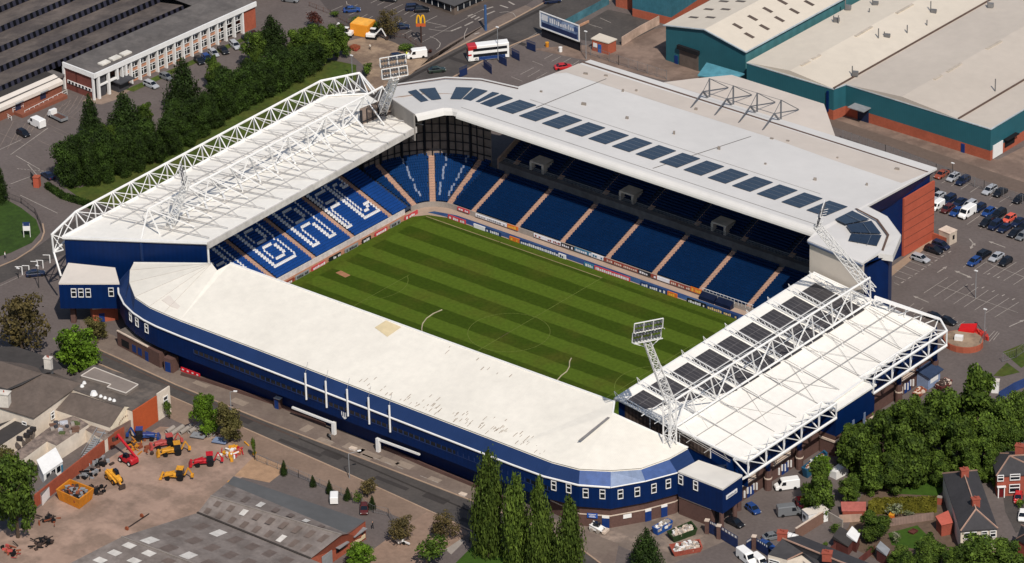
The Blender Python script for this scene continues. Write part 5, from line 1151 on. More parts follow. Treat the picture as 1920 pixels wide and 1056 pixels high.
can = [P(1308, 141, 4.2), P(1325, 117, 5.2), P(1396, 138, 5.2), P(1372, 150, 4.2)]
mb = MB(); mb.prism([xy(p) for p in can], [p.z-.3 for p in can], [p.z for p in can]); mb.build('loading_canopy', mat('light_blue_canopy', (82, 138, 152), .95, .5), w2)
# far teal building
w3a, w3b, w3c = P(1143, 20, 0), P(1246, 45, 0), P(1200, 32, 0); g3 = Fr(w3a, w3b)
w3 = bld('warehouse', 'teal warehouse with brick base at the top edge beyond the small yard', 'warehouse', w3b)
mb = MB(); g3.bx(mb, 0, g3.L*.45, -40, -3, 0, 4.5); mb.build('brick_part', BRICKR, w3)
mb = MB(); g3.bx(mb, g3.L*.42, g3.L+2, -60, 0, 2.2, 9.5); mb.build('clad_wall', mat('mid_teal_cladding', (58, 108, 122), 1, .5, wave=('X', .6, .04)), w3)
mb = MB(); g3.bx(mb, g3.L*.42, g3.L+2, -60, .05, 0, 2.2); mb.build('brick_base', BRICKR, w3)
mb = MB(); g3.bx(mb, g3.L*.4, g3.L+2.5, -60, .4, 9.5, 9.8); mb.build('roof', ROOFC, w3)
# restaurant with dark roof
ra, rb_, rc = P(770, 0, 0), P(852, 29, 0), P(915, 2, 0)
rs = bld('restaurant', 'single storey dark roofed restaurant with window band by the upper car park', 'restaurant', rb_)
d1 = (ra-rb_); d2 = (rc-rb_); far = rb_+d1*1.6+d2*1.8; c_ = [rb_, rb_+d1*1.6, far, rb_+d2*1.8]
mb = MB(); mb.prism([xy(p) for p in c_], 0, 3.0); mb.build('wall', mat('brown_render', (110, 96, 86), .9, .85), rs)
cen = sum(c_, V((0, 0, 0)))/4; e = [cen+(p-cen)*1.06 for p in c_]; r = [cen+(p-cen)*.55 for p in c_]
mb = MB()
for i in range(4): j = (i+1) % 4; mb.poly([up(e[i], 3.0), up(e[j], 3.0), up(r[j], 4.2), up(r[i], 4.2)])
mb.poly([up(p, 4.2) for p in r]); mb.poly([up(p, 2.9) for p in e]); mb.build('roof', mat('charcoal_roof', (84, 82, 82), .85, .85, n=(.08, .8)), rs)
for k, (a, b) in enumerate(((c_[0], c_[1]), (c_[3], c_[0]))):
    fr = Fr(a, b)
    if fr.n.dot(V((cen.x, cen.y, 0))-fr.o) > 0: fr.n = -fr.n
    mb = MB(); fr.bx(mb, 1, fr.L-1, .02, .12, .9, 2.4); w = mb.build('window_band', GLASS, rs)
    mb = MB()
    for i in range(int(fr.L/2.2)): fr.bx(mb, 1+i*2.2, 1.12+i*2.2, .12, .2, .9, 2.4)
    mb.build('window_bars', STEEL, w)

# ---- roofs with hips and gables
def hiproof(par, c, r0, r1, m, th=.25, name='roof', trim=None):
    mb = MB(); mb.poly([c[0], c[1], r0]); mb.poly([c[1], c[2], r1, r0]); mb.poly([c[2], c[3], r1]); mb.poly([c[3], c[0], r0, r1])
    mb.poly([p+V((0, 0, -th)) for p in c]); 
    for a, b in zip(c, c[1:]+c[:1]): mb.poly([a, b, b+V((0, 0, -th)), a+V((0, 0, -th))])
    o = mb.build(name, m, par)
    if trim:
        mb = MB()
        for a, b in ((r0, r1), (c[0], r0), (c[1], r0), (c[2], r1), (c[3], r1)): mb.bar(a+V((0, 0, .05)), b+V((0, 0, .05)), .16)
        mb.build('ridge_tiles', trim, o)
    return o
def walls(par, c, z1, m, ins=.35, z0=0, name='wall'):
    cen = sum(c, V((0, 0, 0)))/len(c); q = [p+(cen-p).normalized()*ins for p in c]
    mb = MB(); mb.prism([xy(p) for p in q], z0, z1); return mb.build(name, m, par)
def chimney(par, p, w, h, m, z0, rz=0, pots=2):
    mb = MB(); mb.obox((p.x, p.y, z0), (w, w*.7, h), rz); mb.obox((p.x, p.y, z0+h), (w*1.15, w*.85, .18), rz); o = mb.build('chimney', m, par)
    mb = MB()
    for i in range(pots): mb.bar((p.x+(i-.5*(pots-1))*.4, p.y, z0+h+.15), (p.x+(i-.5*(pots-1))*.4, p.y, z0+h+.6), .13, 6)
    mb.build('chimney_pot', REDT, o); return o
# pub like block, lower left
pb = bld('public_house', 'white rendered hip roofed building with two white chimneys at the left edge', 'building', P(60, 800))
c = [P(153, 719, 6), P(63, 784, 6), P(-40, 752, 6), P(60, 684, 6)]
hiproof(pb, c, P(78, 700, 9.2), P(-5, 676, 9.2), TILEB); walls(pb, c, 5.8, RENDW)
c2 = [P(72, 704, 9.0), P(0, 745, 6.5), P(-60, 720, 6.5), P(20, 655, 8.0)]
mb = MB(); mb.poly([P(118, 690, 7.5), P(76, 703, 9.25), P(40, 722, 8.4), P(0, 738, 7.6), P(-40, 725, 7.4), P(-40, 650, 6.4), P(30, 650, 6.4), P(100, 672, 6.4)]); mb.build('dark_roof', mat('dark_rear_roof', (70, 66, 64), .9, .9, n=(.12, .8), n2=(.15, .15)), pb)
p = P(92, 700, 7.0); chimney(pb, p, 1.6, 4.2, mat('white_chimney_render', (226, 218, 206), .85, .8), 6.5, .4); p = P(9, 760, 6.2); chimney(pb, p, 2.4, 3.2, MATS['white_chimney_render'], 6.0, .4, 1)
fr = Fr(P(62, 786, 0), P(0, 768, 0)); mb = MB(); a, b = c[1], c[2]
for x, y in ((46, 792), (98, 780)):
    r = on_wall(x, y, [up(c[2], 0), up(c[1], 0), up(c[0], 0)])
    if r: q_, n_ = r; wwin(V((q_.x, q_.y, 2.8)), n_, pb, 1.0, 1.5)
# flat roofed range behind it with a raised felt roof
fb = bld('flat_roofed_building', 'flat dark roofed range with raised grey felt and an orange brick end', 'building', P(270, 790))
c = [P(176, 684, 6), P(316, 727, 6), P(248, 771, 6), P(112, 722, 6)]
mb = MB(); mb.prism([xy(p) for p in c], 0, 5.9); mb.build('wall', RENDW, fb)
mb = MB(); mb.prism([xy(p) for p in c], 5.9, 6.05); mb.build('roof', mat('mottled_felt', (108, 98, 90), .88, .92, n=(.14, .7), n2=(.15, .15), rgb2=(88, 81, 76)), fb)
q = [P(x, y, 6.7) for x, y in ((152, 705), (177, 689.5), (259, 721.5), (236, 737.5), (201, 726), (208, 721))]
mb = MB(); mb.prism([xy(p) for p in q], 6.06, 6.7); rr = mb.build('raised_roof', mat('raised_grey_felt', (142, 130, 121), .86, .9, n=(.06, .8)), fb)
mb = MB()
for a, b in zip(q, q[1:]+q[:1]): mb.bar(a+V((0, 0, .05)), b+V((0, 0, .05)), .12)
mb.build('roof_kerb', WHITE2, rr)
a, b = c[2], c[1]; d = (b-a); n_ = V((d.y, -d.x, 0)).normalized()
for nm, t0, t1, m in (('orange_wall', 0, .64, mat('orange_painted_brick', (176, 82, 44), 1, .85, n=(.08, 1.2))), ('white_end_wall', .66, 1, RENDW)):
    p0, p1 = lerp(a, b, t0)+n_*.05, lerp(a, b, t1)+n_*.05; e = .3; mb = MB(); mb.prism([xy(p0), xy(p1), xy(p1+n_*e), xy(p0+n_*e)], 0, 6.1 if t0 == 0 else 6.5); o = mb.build(nm, m, fb)
r = on_wall(310, 752, [up(a+n_*.4, 0), up(b+n_*.4, 0)])
if r: wwin(V((r[0].x, r[0].y, 2.6)), r[1], fb, 1.3, 2.2)
for i, (x, y, s_) in enumerate(((176, 740, .9), (189, 744, .45), (197, 747, .45), (206, 749.5, .45), (214, 752, .45), (158, 719, .5), (154, 725, .5))):
    p = P(x, y, 6.1); mb = MB(); mb.bar(p, p+V((0, 0, s_*.9)), s_, 8, r2=s_*.6); mb.build('roof_vent', STEEL, fb)
# lower gabled range with cream gable
gb = bld('gabled_building', 'lower brown roofed building with a cream gable and two white rooflights', 'building', P(200, 820))
ze_, zr_ = 4.0, 6.4; e0, e1 = P(104, 769, ze_), P(206, 802, ze_); r0, r1 = P(133, 736, zr_), P(233, 766, zr_); k0 = r0+(r0-e0); k1 = r1+(r1-e1); k0.z = k1.z = ze_
mb = MB(); mb.poly([e0, e1, r1, r0]); mb.poly([r0, r1, k1, k0]); mb.build('roof', TILEB, gb)
mb = MB(); mb.prism([xy(e0), xy(e1), xy(k1), xy(k0)], 0, ze_-.1); mb.build('wall', RENDW, gb)
mb = MB(); e1_, k1_, r1_ = [p+(r1-r0).normalized()*.15 for p in (e1, k1, r1)]; mb.poly([up(e1_, 0), up(k1_, 0), k1_, r1_+V((0, 0, .5)), e1_]); mb.build('cream_gable', mat('cream_gable_paint', (236, 222, 196), .85, .85), gb)
mb = MB(); gc = lerp(e1_, k1_, .5); gu = (k1_-e1_); gu.z = 0; gu.normalize(); gn = (r1-r0); gn.z = 0; gn.normalize()
for i in range(11):
    a_ = pi*(.86-.072*i); q_ = gc+gn*.02; q_ = V((q_.x, q_.y, 2.6))+gu*(-cos(a_)*-2.4)*-1+V((0, 0, 1.7*sin(a_)))
    if i in (3,): continue
    mb.poly([q_-gu*.12, q_+gu*.12, q_+gu*.12+V((0, 0, .42)), q_-gu*.12+V((0, 0, .42))])
mb.build('gable_lettering', mat('brown_lettering', (120, 84, 66), .9, .8), gb)
mb = MB()
for x, y in ((188, 757), (209, 764)):
    p = P(x, y, 5.6); mb = MB(); mb.obox((p.x, p.y, p.z-.4), (1.3, 1.2, .6), .2); mb.build('roof_light', STEEL, gb)
for x, y in ((145, 783), (175, 790), (195, 797)):
    r = on_wall(x, y, [up(e0, 0), up(e1, 0)])
    if r: wwin(V((r[0].x, r[0].y, 1.6)), r[1], gb, .8, 1.3)
# rear yard flat buildings
fl = bld('outbuilding', 'long cream walled outbuilding with a rubble strewn flat roof', 'outbuilding', P(90, 850))
def flat(par, px, z, wm, rm, z0=0, par_h=.25):
    q = [P(*p, z) for p in px]; mb = MB(); mb.prism([xy(p) for p in q], z0, z-.02); mb.build('wall', wm, par); mb = MB(); mb.prism([xy(p) for p in q], z-.02, z+.08); return mb.build('flat_roof', rm, par), q
RUB = mat('rubble_roof', (150, 132, 120), .85, .95, n=(.22, 1.4), n2=(.2, .3), rgb2=(118, 104, 96))
flat(fl, [(20, 856), (108, 790), (140, 780), (166, 796), (106, 836), (88, 828), (42, 862)], 3.8, RENDW, RUB)
rg = random.Random(4); COLS_R = [(200, 200, 205), (120, 90, 75), (70, 70, 76), (170, 160, 150), (90, 100, 60)]
for i in range(16):
    x, y = 96+rg.random()*50, 792+rg.random()*22; p = P(x, y, 3.9); mb = MB(); mb.obox((p.x, p.y, 3.88), (.4+1.4*rg.random(), .3+.7*rg.random(), .2+.5*rg.random()), rg.random()*3); mb.build('roof_debris', mat('debris_%s' % 'abcde'[i % 5], COLS_R[i % 5], .85, .8), fl)
for x, y in ((56, 814), (62, 808), (50, 820), (37, 826)):
    p = P(x, y, 3.9); mb = MB(); mb.obox((p.x, p.y, 3.88), (1.2, .8, .9), .4); mb.build('roof_unit', mat('dark_roof_unit', (52, 48, 48), .85, .7), fl)
fl2 = bld('outbuilding', 'dark flat roofed outbuilding with cream parapet wall at the left edge', 'outbuilding', P(10, 830)); flat(fl2, [(-30, 805), (40, 782), (62, 796), (0, 836), (-30, 850)], 3.6, RENDW, mat('dark_felt', (66, 62, 60), .85, .9, n=(.15, .6)))
twall([P(-20, 852, 0), P(0, 836, 0), P(64, 797, 0)], 0, 4.4, RENDW, 'parapet', fl2)
sm = bld('outbuilding', 'small white outbuilding with a rounded white roof and blue door in the back yard', 'outbuilding', P(95, 880))
q = [P(70, 868, 3), P(104, 845, 3), P(117, 866, 2.6), P(82, 890, 2.6)]
mb = MB(); mb.prism([xy(p) for p in q], 0, [3.6, 3.6, 2.6, 2.6]); mb.build('wall', STEEL, sm)
mb = MB(); cc = sum(q, V((0, 0, 0)))/4; e = [cc+(p-cc)*1.05 for p in q]; mb.prism([xy(p) for p in e], [3.5, 3.5, 2.55, 2.55], [3.7, 3.7, 2.75, 2.75]); mb.build('roof', STEEL, sm)
for t in (.12, .4, .68):
    a, b = q[3], q[2]; d = (b-a); n_ = V((d.y, -d.x, 0)).normalized(); p = lerp(a, b, t); mb = MB(); mb.prism([xy(p+n_*.02), xy(p+d*.18+n_*.02), xy(p+d*.18+n_*.12), xy(p+n_*.12)], .9, 2.2); mb.build('window', GLASS, sm)
ps = q[2]; mb = MB(); p = lerp(q[3], q[2], .9); n_ = V(((q[2]-q[3]).y, -(q[2]-q[3]).x, 0)).normalized(); mb.prism([xy(p+n_*.02), xy(p+(q[2]-q[3])*.09+n_*.02), xy(p+(q[2]-q[3])*.09+n_*.1), xy(p+n_*.1)], 0, 2.0); mb.build('door', TEAL, sm)
sh = bld('shed', 'low grey roofed shed behind the brick yard wall', 'shed', P(90, 915)); flat(sh, [(70, 918), (100, 884), (108, 893), (78, 930)], 2.4, STEEL, FELT)
sh = bld('outbuilding', 'small cream outbuilding with rubble on its flat top beside the brown gabled building', 'outbuilding', P(195, 815)); flat(sh, [(160, 806), (176, 795), (214, 812), (196, 826)], 3.0, RENDW, RUB)
st = bld('escape_stair', 'grey metal stair running down behind the brick yard wall', 'stair', P(175, 850)); mb = MB(); a, b = P(190, 812, 3), P(160, 862, .3)
for i in range(14): p = lerp(a, b, i/13); mb.obox((p.x, p.y, p.z), (2.2, .5, .12), .3)
mb.bar(a, b, .12); mb.build('steps', GREYST, st); mb = MB(); mb.bar(a+V((1.1, 0, 1)), b+V((1.1, 0, 1)), .07); mb.bar(a+V((-1.1, 0, 1)), b+V((-1.1, 0, 1)), .07); mb.build('rails', GREYST, st)
def wall_line(name, lab, pts, h, w, m, cap=None, cat='wall'):
    t = thing(name, lab, cat, pts[0], 0); mb = MB(); mc = MB()
    for a, b in zip(pts, pts[1:]):
        d = (b-a).normalized(); q = V((-d.y, d.x, 0))*w/2; mb.prism([xy(a-q), xy(b-q), xy(b+q), xy(a+q)], 0, h); q = q*1.25; mc.prism([xy(a-q), xy(b-q), xy(b+q), xy(a+q)], h, h+.1)
    mb.build('wall', m, t)
    if cap: mc.build('coping', cap, t)
    return t
wall_line('yard_wall', 'long orange brick wall between the machinery yard and the cream outbuildings', [P(66, 952), P(100, 925), P(150, 886), P(200, 846), P(248, 812)], 3.0, .3, mat('orange_yard_brick', (150, 76, 54), 1, .9, n=(.12, 1.5), n2=(.12, .3)))
wall_line('yard_wall', 'grey timber boarded wall below the cream gable', [P(206, 838), P(247, 815)], 3.6, .2, mat('weathered_boards', (112, 92, 84), .9, .9, wave=('X', 1.5, .2)))
wall_line('low_wall', 'low dark red brick wall along the pavement beneath the long blue wall', [P(340, 704), P(385, 716), P(520, 761), P(610, 800)], .8, .35, BRICK, None)
wall_line('low_wall', 'low dark red brick wall along the pavement nearer the poplars', [P(720, 842), P(800, 877), P(893, 915), P(960, 945)], .8, .35, BRICK, None)

# ---- corrugated workshop at the bottom
wk = bld('workshop', 'large grey corrugated roofed workshop with many rooflights and a red brick gable', 'workshop', P(500, 1030))
za, zb_ = 4.6, 6.8
v0, v1 = P(370, 962, za), P(582, 1048, za); l0 = P(395, 930, zb_); l1 = P(640, 1003, zb_); u0, u1 = P(425, 906, za+.6), P(652, 1001, za+1.2); f0, f1 = P(438, 893, 4.4), P(685, 977, 4.4)
dV = (v1-v0).normalized()
mb = MB(); mb.poly([v0, v1, l1, l0]); mb.poly([l0, l1, u1, u0]); mb.build('roof_bay', ASB, wk)
mb = MB(); mb.poly([u0+V((0, 0, -.1)), u1+V((0, 0, -.1)), f1, f0]); mb.build('flat_felt', mat('blue_grey_felt', (98, 98, 98), .86, .9, n=(.06, .6), n2=(.12, .1)), wk)
b0, b1 = P(228, 1007, zb_+.2), P(560, 1130, zb_+.2); b2, b3 = P(120, 1062, za), P(430, 1190, za)
mb = MB(); w0_ = v0+dV*-2; mb.poly([v0, v1+dV*40, b1+dV*40, b0]); mb.poly([b0, b1+dV*40, b3+dV*40, b2]); mb.build('roof_bay', ASB, wk)
mb = MB(); mb.bar(v0+V((0, 0, .05)), v1+V((0, 0, .05)), .3); mb.build('valley_gutter', mat('dark_valley', (66, 60, 56), .85, .9), wk)
mb = MB(); mb.bar(l0+V((0, 0, .05)), l1+V((0, 0, .05)), .2); mb.bar(b0+V((0, 0, .05)), b1+V((0, 0, .05)), .2); mb.build('ridge_cap', mat('grey_ridge', (146, 136, 128), .86, .9), wk)
mb = MB()
for a, b in ((v0, b0), (b0, b2), (v0, l0), (l0, u0), (u0, f0)): mb.poly([up(a, 0), up(b, 0), b+V((0, 0, -.1)), a+V((0, 0, -.1))])
mb.poly([up(f0, 0), up(f1, 0), f1+V((0, 0, -.1)), f0+V((0, 0, -.1))]); mb.build('wall', BRICKR, wk)
mb = MB(); e = dV*-.2; mb.poly([up(v1, 0)+e, up(f1, 0)+e, f1+e, u1+e, l1+e, v1+e]); gw = mb.build('brick_gable', BRICKR, wk)
gf = Fr(up(v1, 0), up(f1, 0)); 
for t0, t1, z0, z1, m, nm in ((.2, .38, 0, 3.2, GREYST, 'garage_door'), (.46, .62, 1.8, 3.0, GLASS, 'window'), (.74, .95, 1.8, 3.2, GLASS, 'window')):
    mb = MB(); gf.bx(mb, gf.L*t0, gf.L*t1, -.05, .12, z0, z1); o = mb.build(nm, m, wk)
    if nm == 'window': mb = MB(); gf.bx(mb, gf.L*t0-.2, gf.L*t1+.2, .0, 1.0, z1, z1+.15); mb.build('hood', GREYST, o)
mb = MB(); gf.bx(mb, gf.L*.72, gf.L*.98, .05, .16, .7, 1.6); mb.build('shop_sign', mat('cream_sign', (226, 206, 170), .85, .7), wk)
RLD, RLW = mat('dull_rooflight', (112, 98, 90), .86, .6), mat('white_new_rooflight', (214, 208, 200), .86, .5)
def skyl(a0, a1, c0, c1, u_, v_, m, du=.05, dv=.16):
    f_ = lambda uu, vv: lerp(lerp(a0, a1, uu), lerp(c0, c1, uu), vv)+V((0, 0, .06)); MB().poly([f_(u_, v_), f_(u_+du, v_), f_(u_+du, v_+dv), f_(u_, v_+dv)]).build('rooflight', m, wk)
for i in range(9):
    for v_ in (.12, .58): skyl(v0, v1, l0, l1, .03+i*.105+v_*.06, v_, RLD if (i, v_) not in ((2, .58), (6, .12)) else RLW, .042, .28)
for i in range(7): skyl(l0, l1, u0, u1, .08+i*.12, .25, RLD if i not in (2, 5) else RLW, .04, .45)
bq = (b0, b1+dV*40); vq = (v0, v1+dV*40); cq = (b2, b3+dV*40)
for i in range(11):
    for v_ in (.06, .38, .7): skyl(bq[0], bq[1], vq[0], vq[1], .04+i*.062+v_*.03, v_, RLD if rg.random() > .06 else RLW, .03, .16)
    for v_ in (.05, .3, .55, .78): skyl(bq[0], bq[1], cq[0], cq[1], .03+i*.062, v_, RLD if rg.random() > .38 else RLW, .028, .12)
# ---- houses lower right
def window2(par, p, n_, w, h_): wwin(p, n_, par, w, h_)
h1 = bld('house', 'dark slate roofed house with two red chimneys and white front, ridge running away', 'house', P(1825, 1000))
c = [P(1801, 996, 5), P(1871, 991, 5), P(1832, 882, 5), P(1767, 888, 5)]
hiproof(h1, c, P(1830, 955, 8), P(1806, 884, 8), SLATE, trim=RIDGE); walls(h1, c, 4.8, RENDW)
p = P(1829, 948, 7.5); chimney(h1, p, 1.6, 1.9, REDT, 7.2, .9); p = P(1808, 893, 7.5); chimney(h1, p, 1.6, 1.9, REDT, 7.2, .9)
for x in (1814, 1826, 1846, 1862):
    r = on_wall(x, 1003, [up(c[0], 0), up(c[1], 0)])
    if r: wwin(V((r[0].x, r[0].y, 3.1))+r[1]*-.2, r[1], h1, 1.0, 1.3)
h2 = bld('house', 'red brick house with slate roof and white windows at the right edge', 'house', P(1890, 920))
c = [P(1868, 893, 5), P(1965, 888, 5), P(1960, 835, 5), P(1856, 850, 5)]
hiproof(h2, c, P(1893, 855, 8), P(1945, 852, 8), SLATE, trim=RIDGE); walls(h2, c, 4.8, REDT)
p = P(1912, 848, 8); chimney(h2, p, 1.7, 2.6, REDT, 7, .3)
wl_ = [up(c[0], 0)+V((.2, .3, 0)), up(c[1], 0)+V((.2, .3, 0))]
for x, y, w, hh in ((1876, 897, 1.1, 1.2), (1903, 895, 1.9, 1.2), (1902, 918, 2.0, 1.7)):
    r = on_wall(x, y, wl_)
    if r: wwin(r[0]+V((0, 0, -.5)), r[1], h2, w, hh)
r = on_wall(1877, 922, wl_)
if r:
    q_, n_ = r; s_ = V((-n_.y, n_.x, 0)); MB().prism([xy(q_-s_*.5), xy(q_+s_*.5), xy(q_+s_*.5+n_*.15), xy(q_-s_*.5+n_*.15)], 0, 2.2).build('front_door', mat('maroon_door', (110, 30, 34), .9, .4), h2)
    for k in (-1, 1): MB().prism([xy(q_+s_*(.62*k-.1)), xy(q_+s_*(.62*k+.1)), xy(q_+s_*(.62*k+.1)+n_*.5), xy(q_+s_*(.62*k-.1)+n_*.5)], 0, 2.5).build('porch_post', STEEL, h2)
    MB().prism([xy(q_-s_*.9), xy(q_+s_*.9), xy(q_+s_*.9+n_*.7), xy(q_-s_*.9+n_*.7)], 2.5, 2.65).build('porch_hood', STEEL, h2)
h3 = bld('house', 'slate roofed corner house with cream render and brick chimneys at the bottom edge', 'house', P(1500, 1056))
c = [P(1441, 1043, 5), P(1486, 1068, 5), P(1640, 1105, 5), P(1600, 1072, 5)]
r0_, r1_ = P(1467, 1010, 7.6), P(1570, 1052, 7.6); c = [P(1440, 1042, 5), P(1482, 1052, 5), P(1600, 1098, 5), P(1600, 1062, 5)]
mb = MB(); e_ = [P(1440, 1040, 5), P(1476, 1050, 5), P(1505, 1036, 6), P(1560, 1085, 5), P(1620, 1095, 5)]; bk = r0_+(r0_-e_[0]); 
mb.poly([e_[0], e_[1], e_[2], r0_]); mb.poly([r0_, e_[2], e_[3], e_[4], P(1610, 1066, 7.6), r1_]); q0_ = P(1560, 1020, 5); mb.poly([r0_, r1_, P(1610, 1066, 7.6), P(1640, 1060, 5), P(1500, 1004, 6)]); mb.build('roof', SLATE, h3)
mb = MB(); mb.path([r0_+V((0, 0, .1)), r1_+V((0, 0, .1)), P(1610, 1066, 7.7)], .17); mb.path([e_[1], e_[2]], .14); mb.build('ridge_tiles', RIDGE, h3)
mb = MB(); q = [e_[0], e_[1], P(1505, 1052, 4.8), P(1560, 1098, 4.8), P(1600, 1080, 4.8), P(1500, 1020, 4.8)]; mb.prism([xy(p) for p in q], 0, 4.9); mb.build('wall', RENDW, h3)
for x, y, w in ((1452, 1054, 2.2), ):
    r = on_wall(x, y, [up(e_[0], 0), up(e_[1], 0)])
    if r: wwin(V((r[0].x, r[0].y, 2.9)), r[1], h3, w, 1.2)
p = P(1467, 1006, 7.6); chimney(h3, p, 1.9, 1.8, REDT, 6.8, .5, 3); p = P(1551, 1044, 7.6); chimney(h3, p, 1.9, 1.8, REDT, 6.8, .5, 3)
gr = bld('garage', 'small brick garage with a bright red tiled roof beside the white fronted house', 'garage', P(1770, 990))
q = [P(1754, 968, 3.2), P(1778, 957, 3.2), P(1787, 980, 2.8), P(1765, 985, 2.8)]; mb = MB(); mb.prism([xy(p) for p in q], 2.7, [p.z for p in q]); mb.build('roof', mat('bright_red_tile', (188, 96, 80), .9, .85, n=(.08, 1.5)), gr); walls(gr, q, 2.7, REDT, .2)
h4 = bld('house', 'slate roofed house corner cut by the right edge below the parked white car', 'house', P(1915, 1020)); c = [P(1906, 1010, 5), P(1990, 1060, 5), P(1990, 1010, 5), P(1915, 985, 5)]; hiproof(h4, c, P(1925, 1000, 7.5), P(1970, 1015, 7.5), SLATE, trim=RIDGE); walls(h4, c, 4.8, REDT)
SHEDB = mat('dark_red_shed_timber', (96, 52, 46), .95, .85, wave=('X', 2, .12))
def shed(lab, px, z, m, rm, name='shed', tilt=.6):
    t = bld(name, lab, 'shed', P(*px[0])); q = [P(*p, z) for p in px]; mb = MB(); mb.prism([xy(p) for p in q], 0, z-.1); mb.build('wall', m, t)
    cc = sum(q, V((0, 0, 0)))/4; e = [cc+(p-cc)*1.08 for p in q]; mb = MB(); mb.prism([xy(p) for p in e], z-.1, [z+tilt, z+tilt, z, z]); mb.build('roof', rm, t); return t
shed('dark red timber shed with a white roof patch at the bottom edge', [(1588, 1006), (1598, 992), (1612, 1001), (1606, 1016)], 2.6, SHEDB, STEEL)
shed('dark red shed with a silvery roof among the back gardens', [(1644, 1030), (1651, 1020), (1668, 1030), (1662, 1042)], 2.6, SHEDB, GREYST)
shed('dark shed with a pale lean to roof behind the corner house', [(1563, 1010), (1576, 993), (1604, 1005), (1590, 1024)], 2.5, SHEDB, mat('dark_felt', (66, 62, 60), .85, .9))
shed('pink roofed garden shed between lawn and trees', [(1578, 946), (1622, 946), (1622, 958), (1580, 958)], 1.6, REDT, mat('pink_shed_tile', (170, 96, 86), .9, .85, n=(.15, 1.5)))
shed('dark shed with grey roof at the bottom edge right of the silvery roofed one', [(1680, 1045), (1692, 1036), (1706, 1046), (1698, 1060)], 2.4, SHEDB, FELT)
# brick hut and billboard at the top
ht = bld('brick_hut', 'small flat roofed brick hut with blue door beside the rusty wall', 'hut', P(1130, 100)); q = [P(1110, 73, 3.2), P(1125, 64, 3.2), P(1155, 74, 3.2), P(1140, 81, 3.2)]
mb = MB(); mb.prism([xy(p) for p in q], 0, 3.1); mb.build('wall', BRICKR, ht); cc = sum(q, V((0, 0, 0)))/4; mb = MB(); mb.prism([xy(cc+(p-cc)*1.1) for p in q], 3.1, 3.35); mb.build('roof', ROOFC, ht)
fr = Fr(q[0], q[3]); 
if fr.n.y > 0: fr.n = -fr.n
mb = MB(); fr.bx(mb, fr.L*.38, fr.L*.58, .02, .12, 0, 2.2); mb.build('door', mat('mid_blue_door', (40, 90, 160), .95, .5), ht); mb = MB(); fr.bx(mb, fr.L*.08, fr.L*.32, .02, .12, 1.2, 2.3); mb.build('window', STEEL, ht)
a, b = P(1014, 70, 0), P(1086, 97, 0); zt = HZ(1013, 43, a); t = bld('billboard', 'large blue and white poster hoarding on dark legs beside the car park at the top', 'billboard', lerp(a, b, .5)); fr = Fr(a, b); mb = MB(); fr.bx(mb, 0, fr.L, -.3, 0, 2.9, 7.1); mb.build('panel', mat('poster_blue_wash', (150, 168, 196), .85, .5, n=(.25, .6), n2=(.3, .2), rgb2=(60, 84, 128), nz=.55), t)
mb = MB()
for z0, z1 in ((2.7, 3.0), (7.0, 7.25)): fr.bx(mb, -.2, fr.L+.2, -.1, .12, z0, z1)
for s0 in (-.2, fr.L-.1): fr.bx(mb, s0, s0+.3, -.1, .12, 2.7, 7.2)
mb.build('frame', STEEL, t)
mb = MB(); r = random.Random(5); s_ = 3.2
while s_ < fr.L-2:
    w = .3+.3*r.random(); hh = .7+.7*r.random(); mb.poly([fr(s_, .02, 5.0), fr(s_+w, .02, 5.0), fr(s_+w, .02, 5.0+hh), fr(s_, .02, 5.0+hh)]); s_ += w+.25
mb.poly([fr(.4, .02, 5.0), fr(2.6, .02, 5.0), fr(2.6, .02, 6.6), fr(.4, .02, 6.6)]); mb.build('poster_writing', mat('poster_white', (232, 232, 234), .85, .5), t)
mb = MB(); fr.bx(mb, .5, fr.L-.6, .02, .035, 3.2, 4.4); mb.build('poster_dark_band', mat('poster_navy', (38, 52, 92), .85, .5), t)
mb = MB(); fr.bx(mb, 0, fr.L, -.5, -.35, 0, 2.7); mb.build('base_hoarding', mat('black_hoarding', (26, 26, 34), .85, .7), t)
# ---------------------------------------------------------------- vehicles
CARP = {k: mat('car_paint_'+k, c, 1.0, .25, n=(.03, 2), n2=(0, 1), spec=.6) for k, c in dict(black=(26, 28, 34), navy=(26, 36, 62), blue=(34, 66, 124), silver=(168, 170, 174), grey=(112, 114, 116), white=(240, 238, 234), maroon=(86, 38, 36), red=(186, 36, 40), rust=(150, 76, 56), orange=(216, 92, 70), green=(44, 56, 48)).items()}
HLITE = mat('headlamp', (225, 225, 220), .85, .15, n=(0, 1), n2=(0, 1)); TLITE = mat('tail_lamp', (150, 24, 24), .9, .2, n=(0, 1), n2=(0, 1))
def ring(x, w, z0, z1, ins=.12): return [(x, -w, z0), (x, w, z0), (x, w, z1-.12), (x, w-ins, z1), (x, -w+ins, z1), (x, -w, z1-.12)]
def wheel_mb(x, y, r=.33, w=.22): mb = MB(); mb.bar((x, y-w/2, r), (x, y+w/2, r), r, 12); return mb
def rootless(t): return t
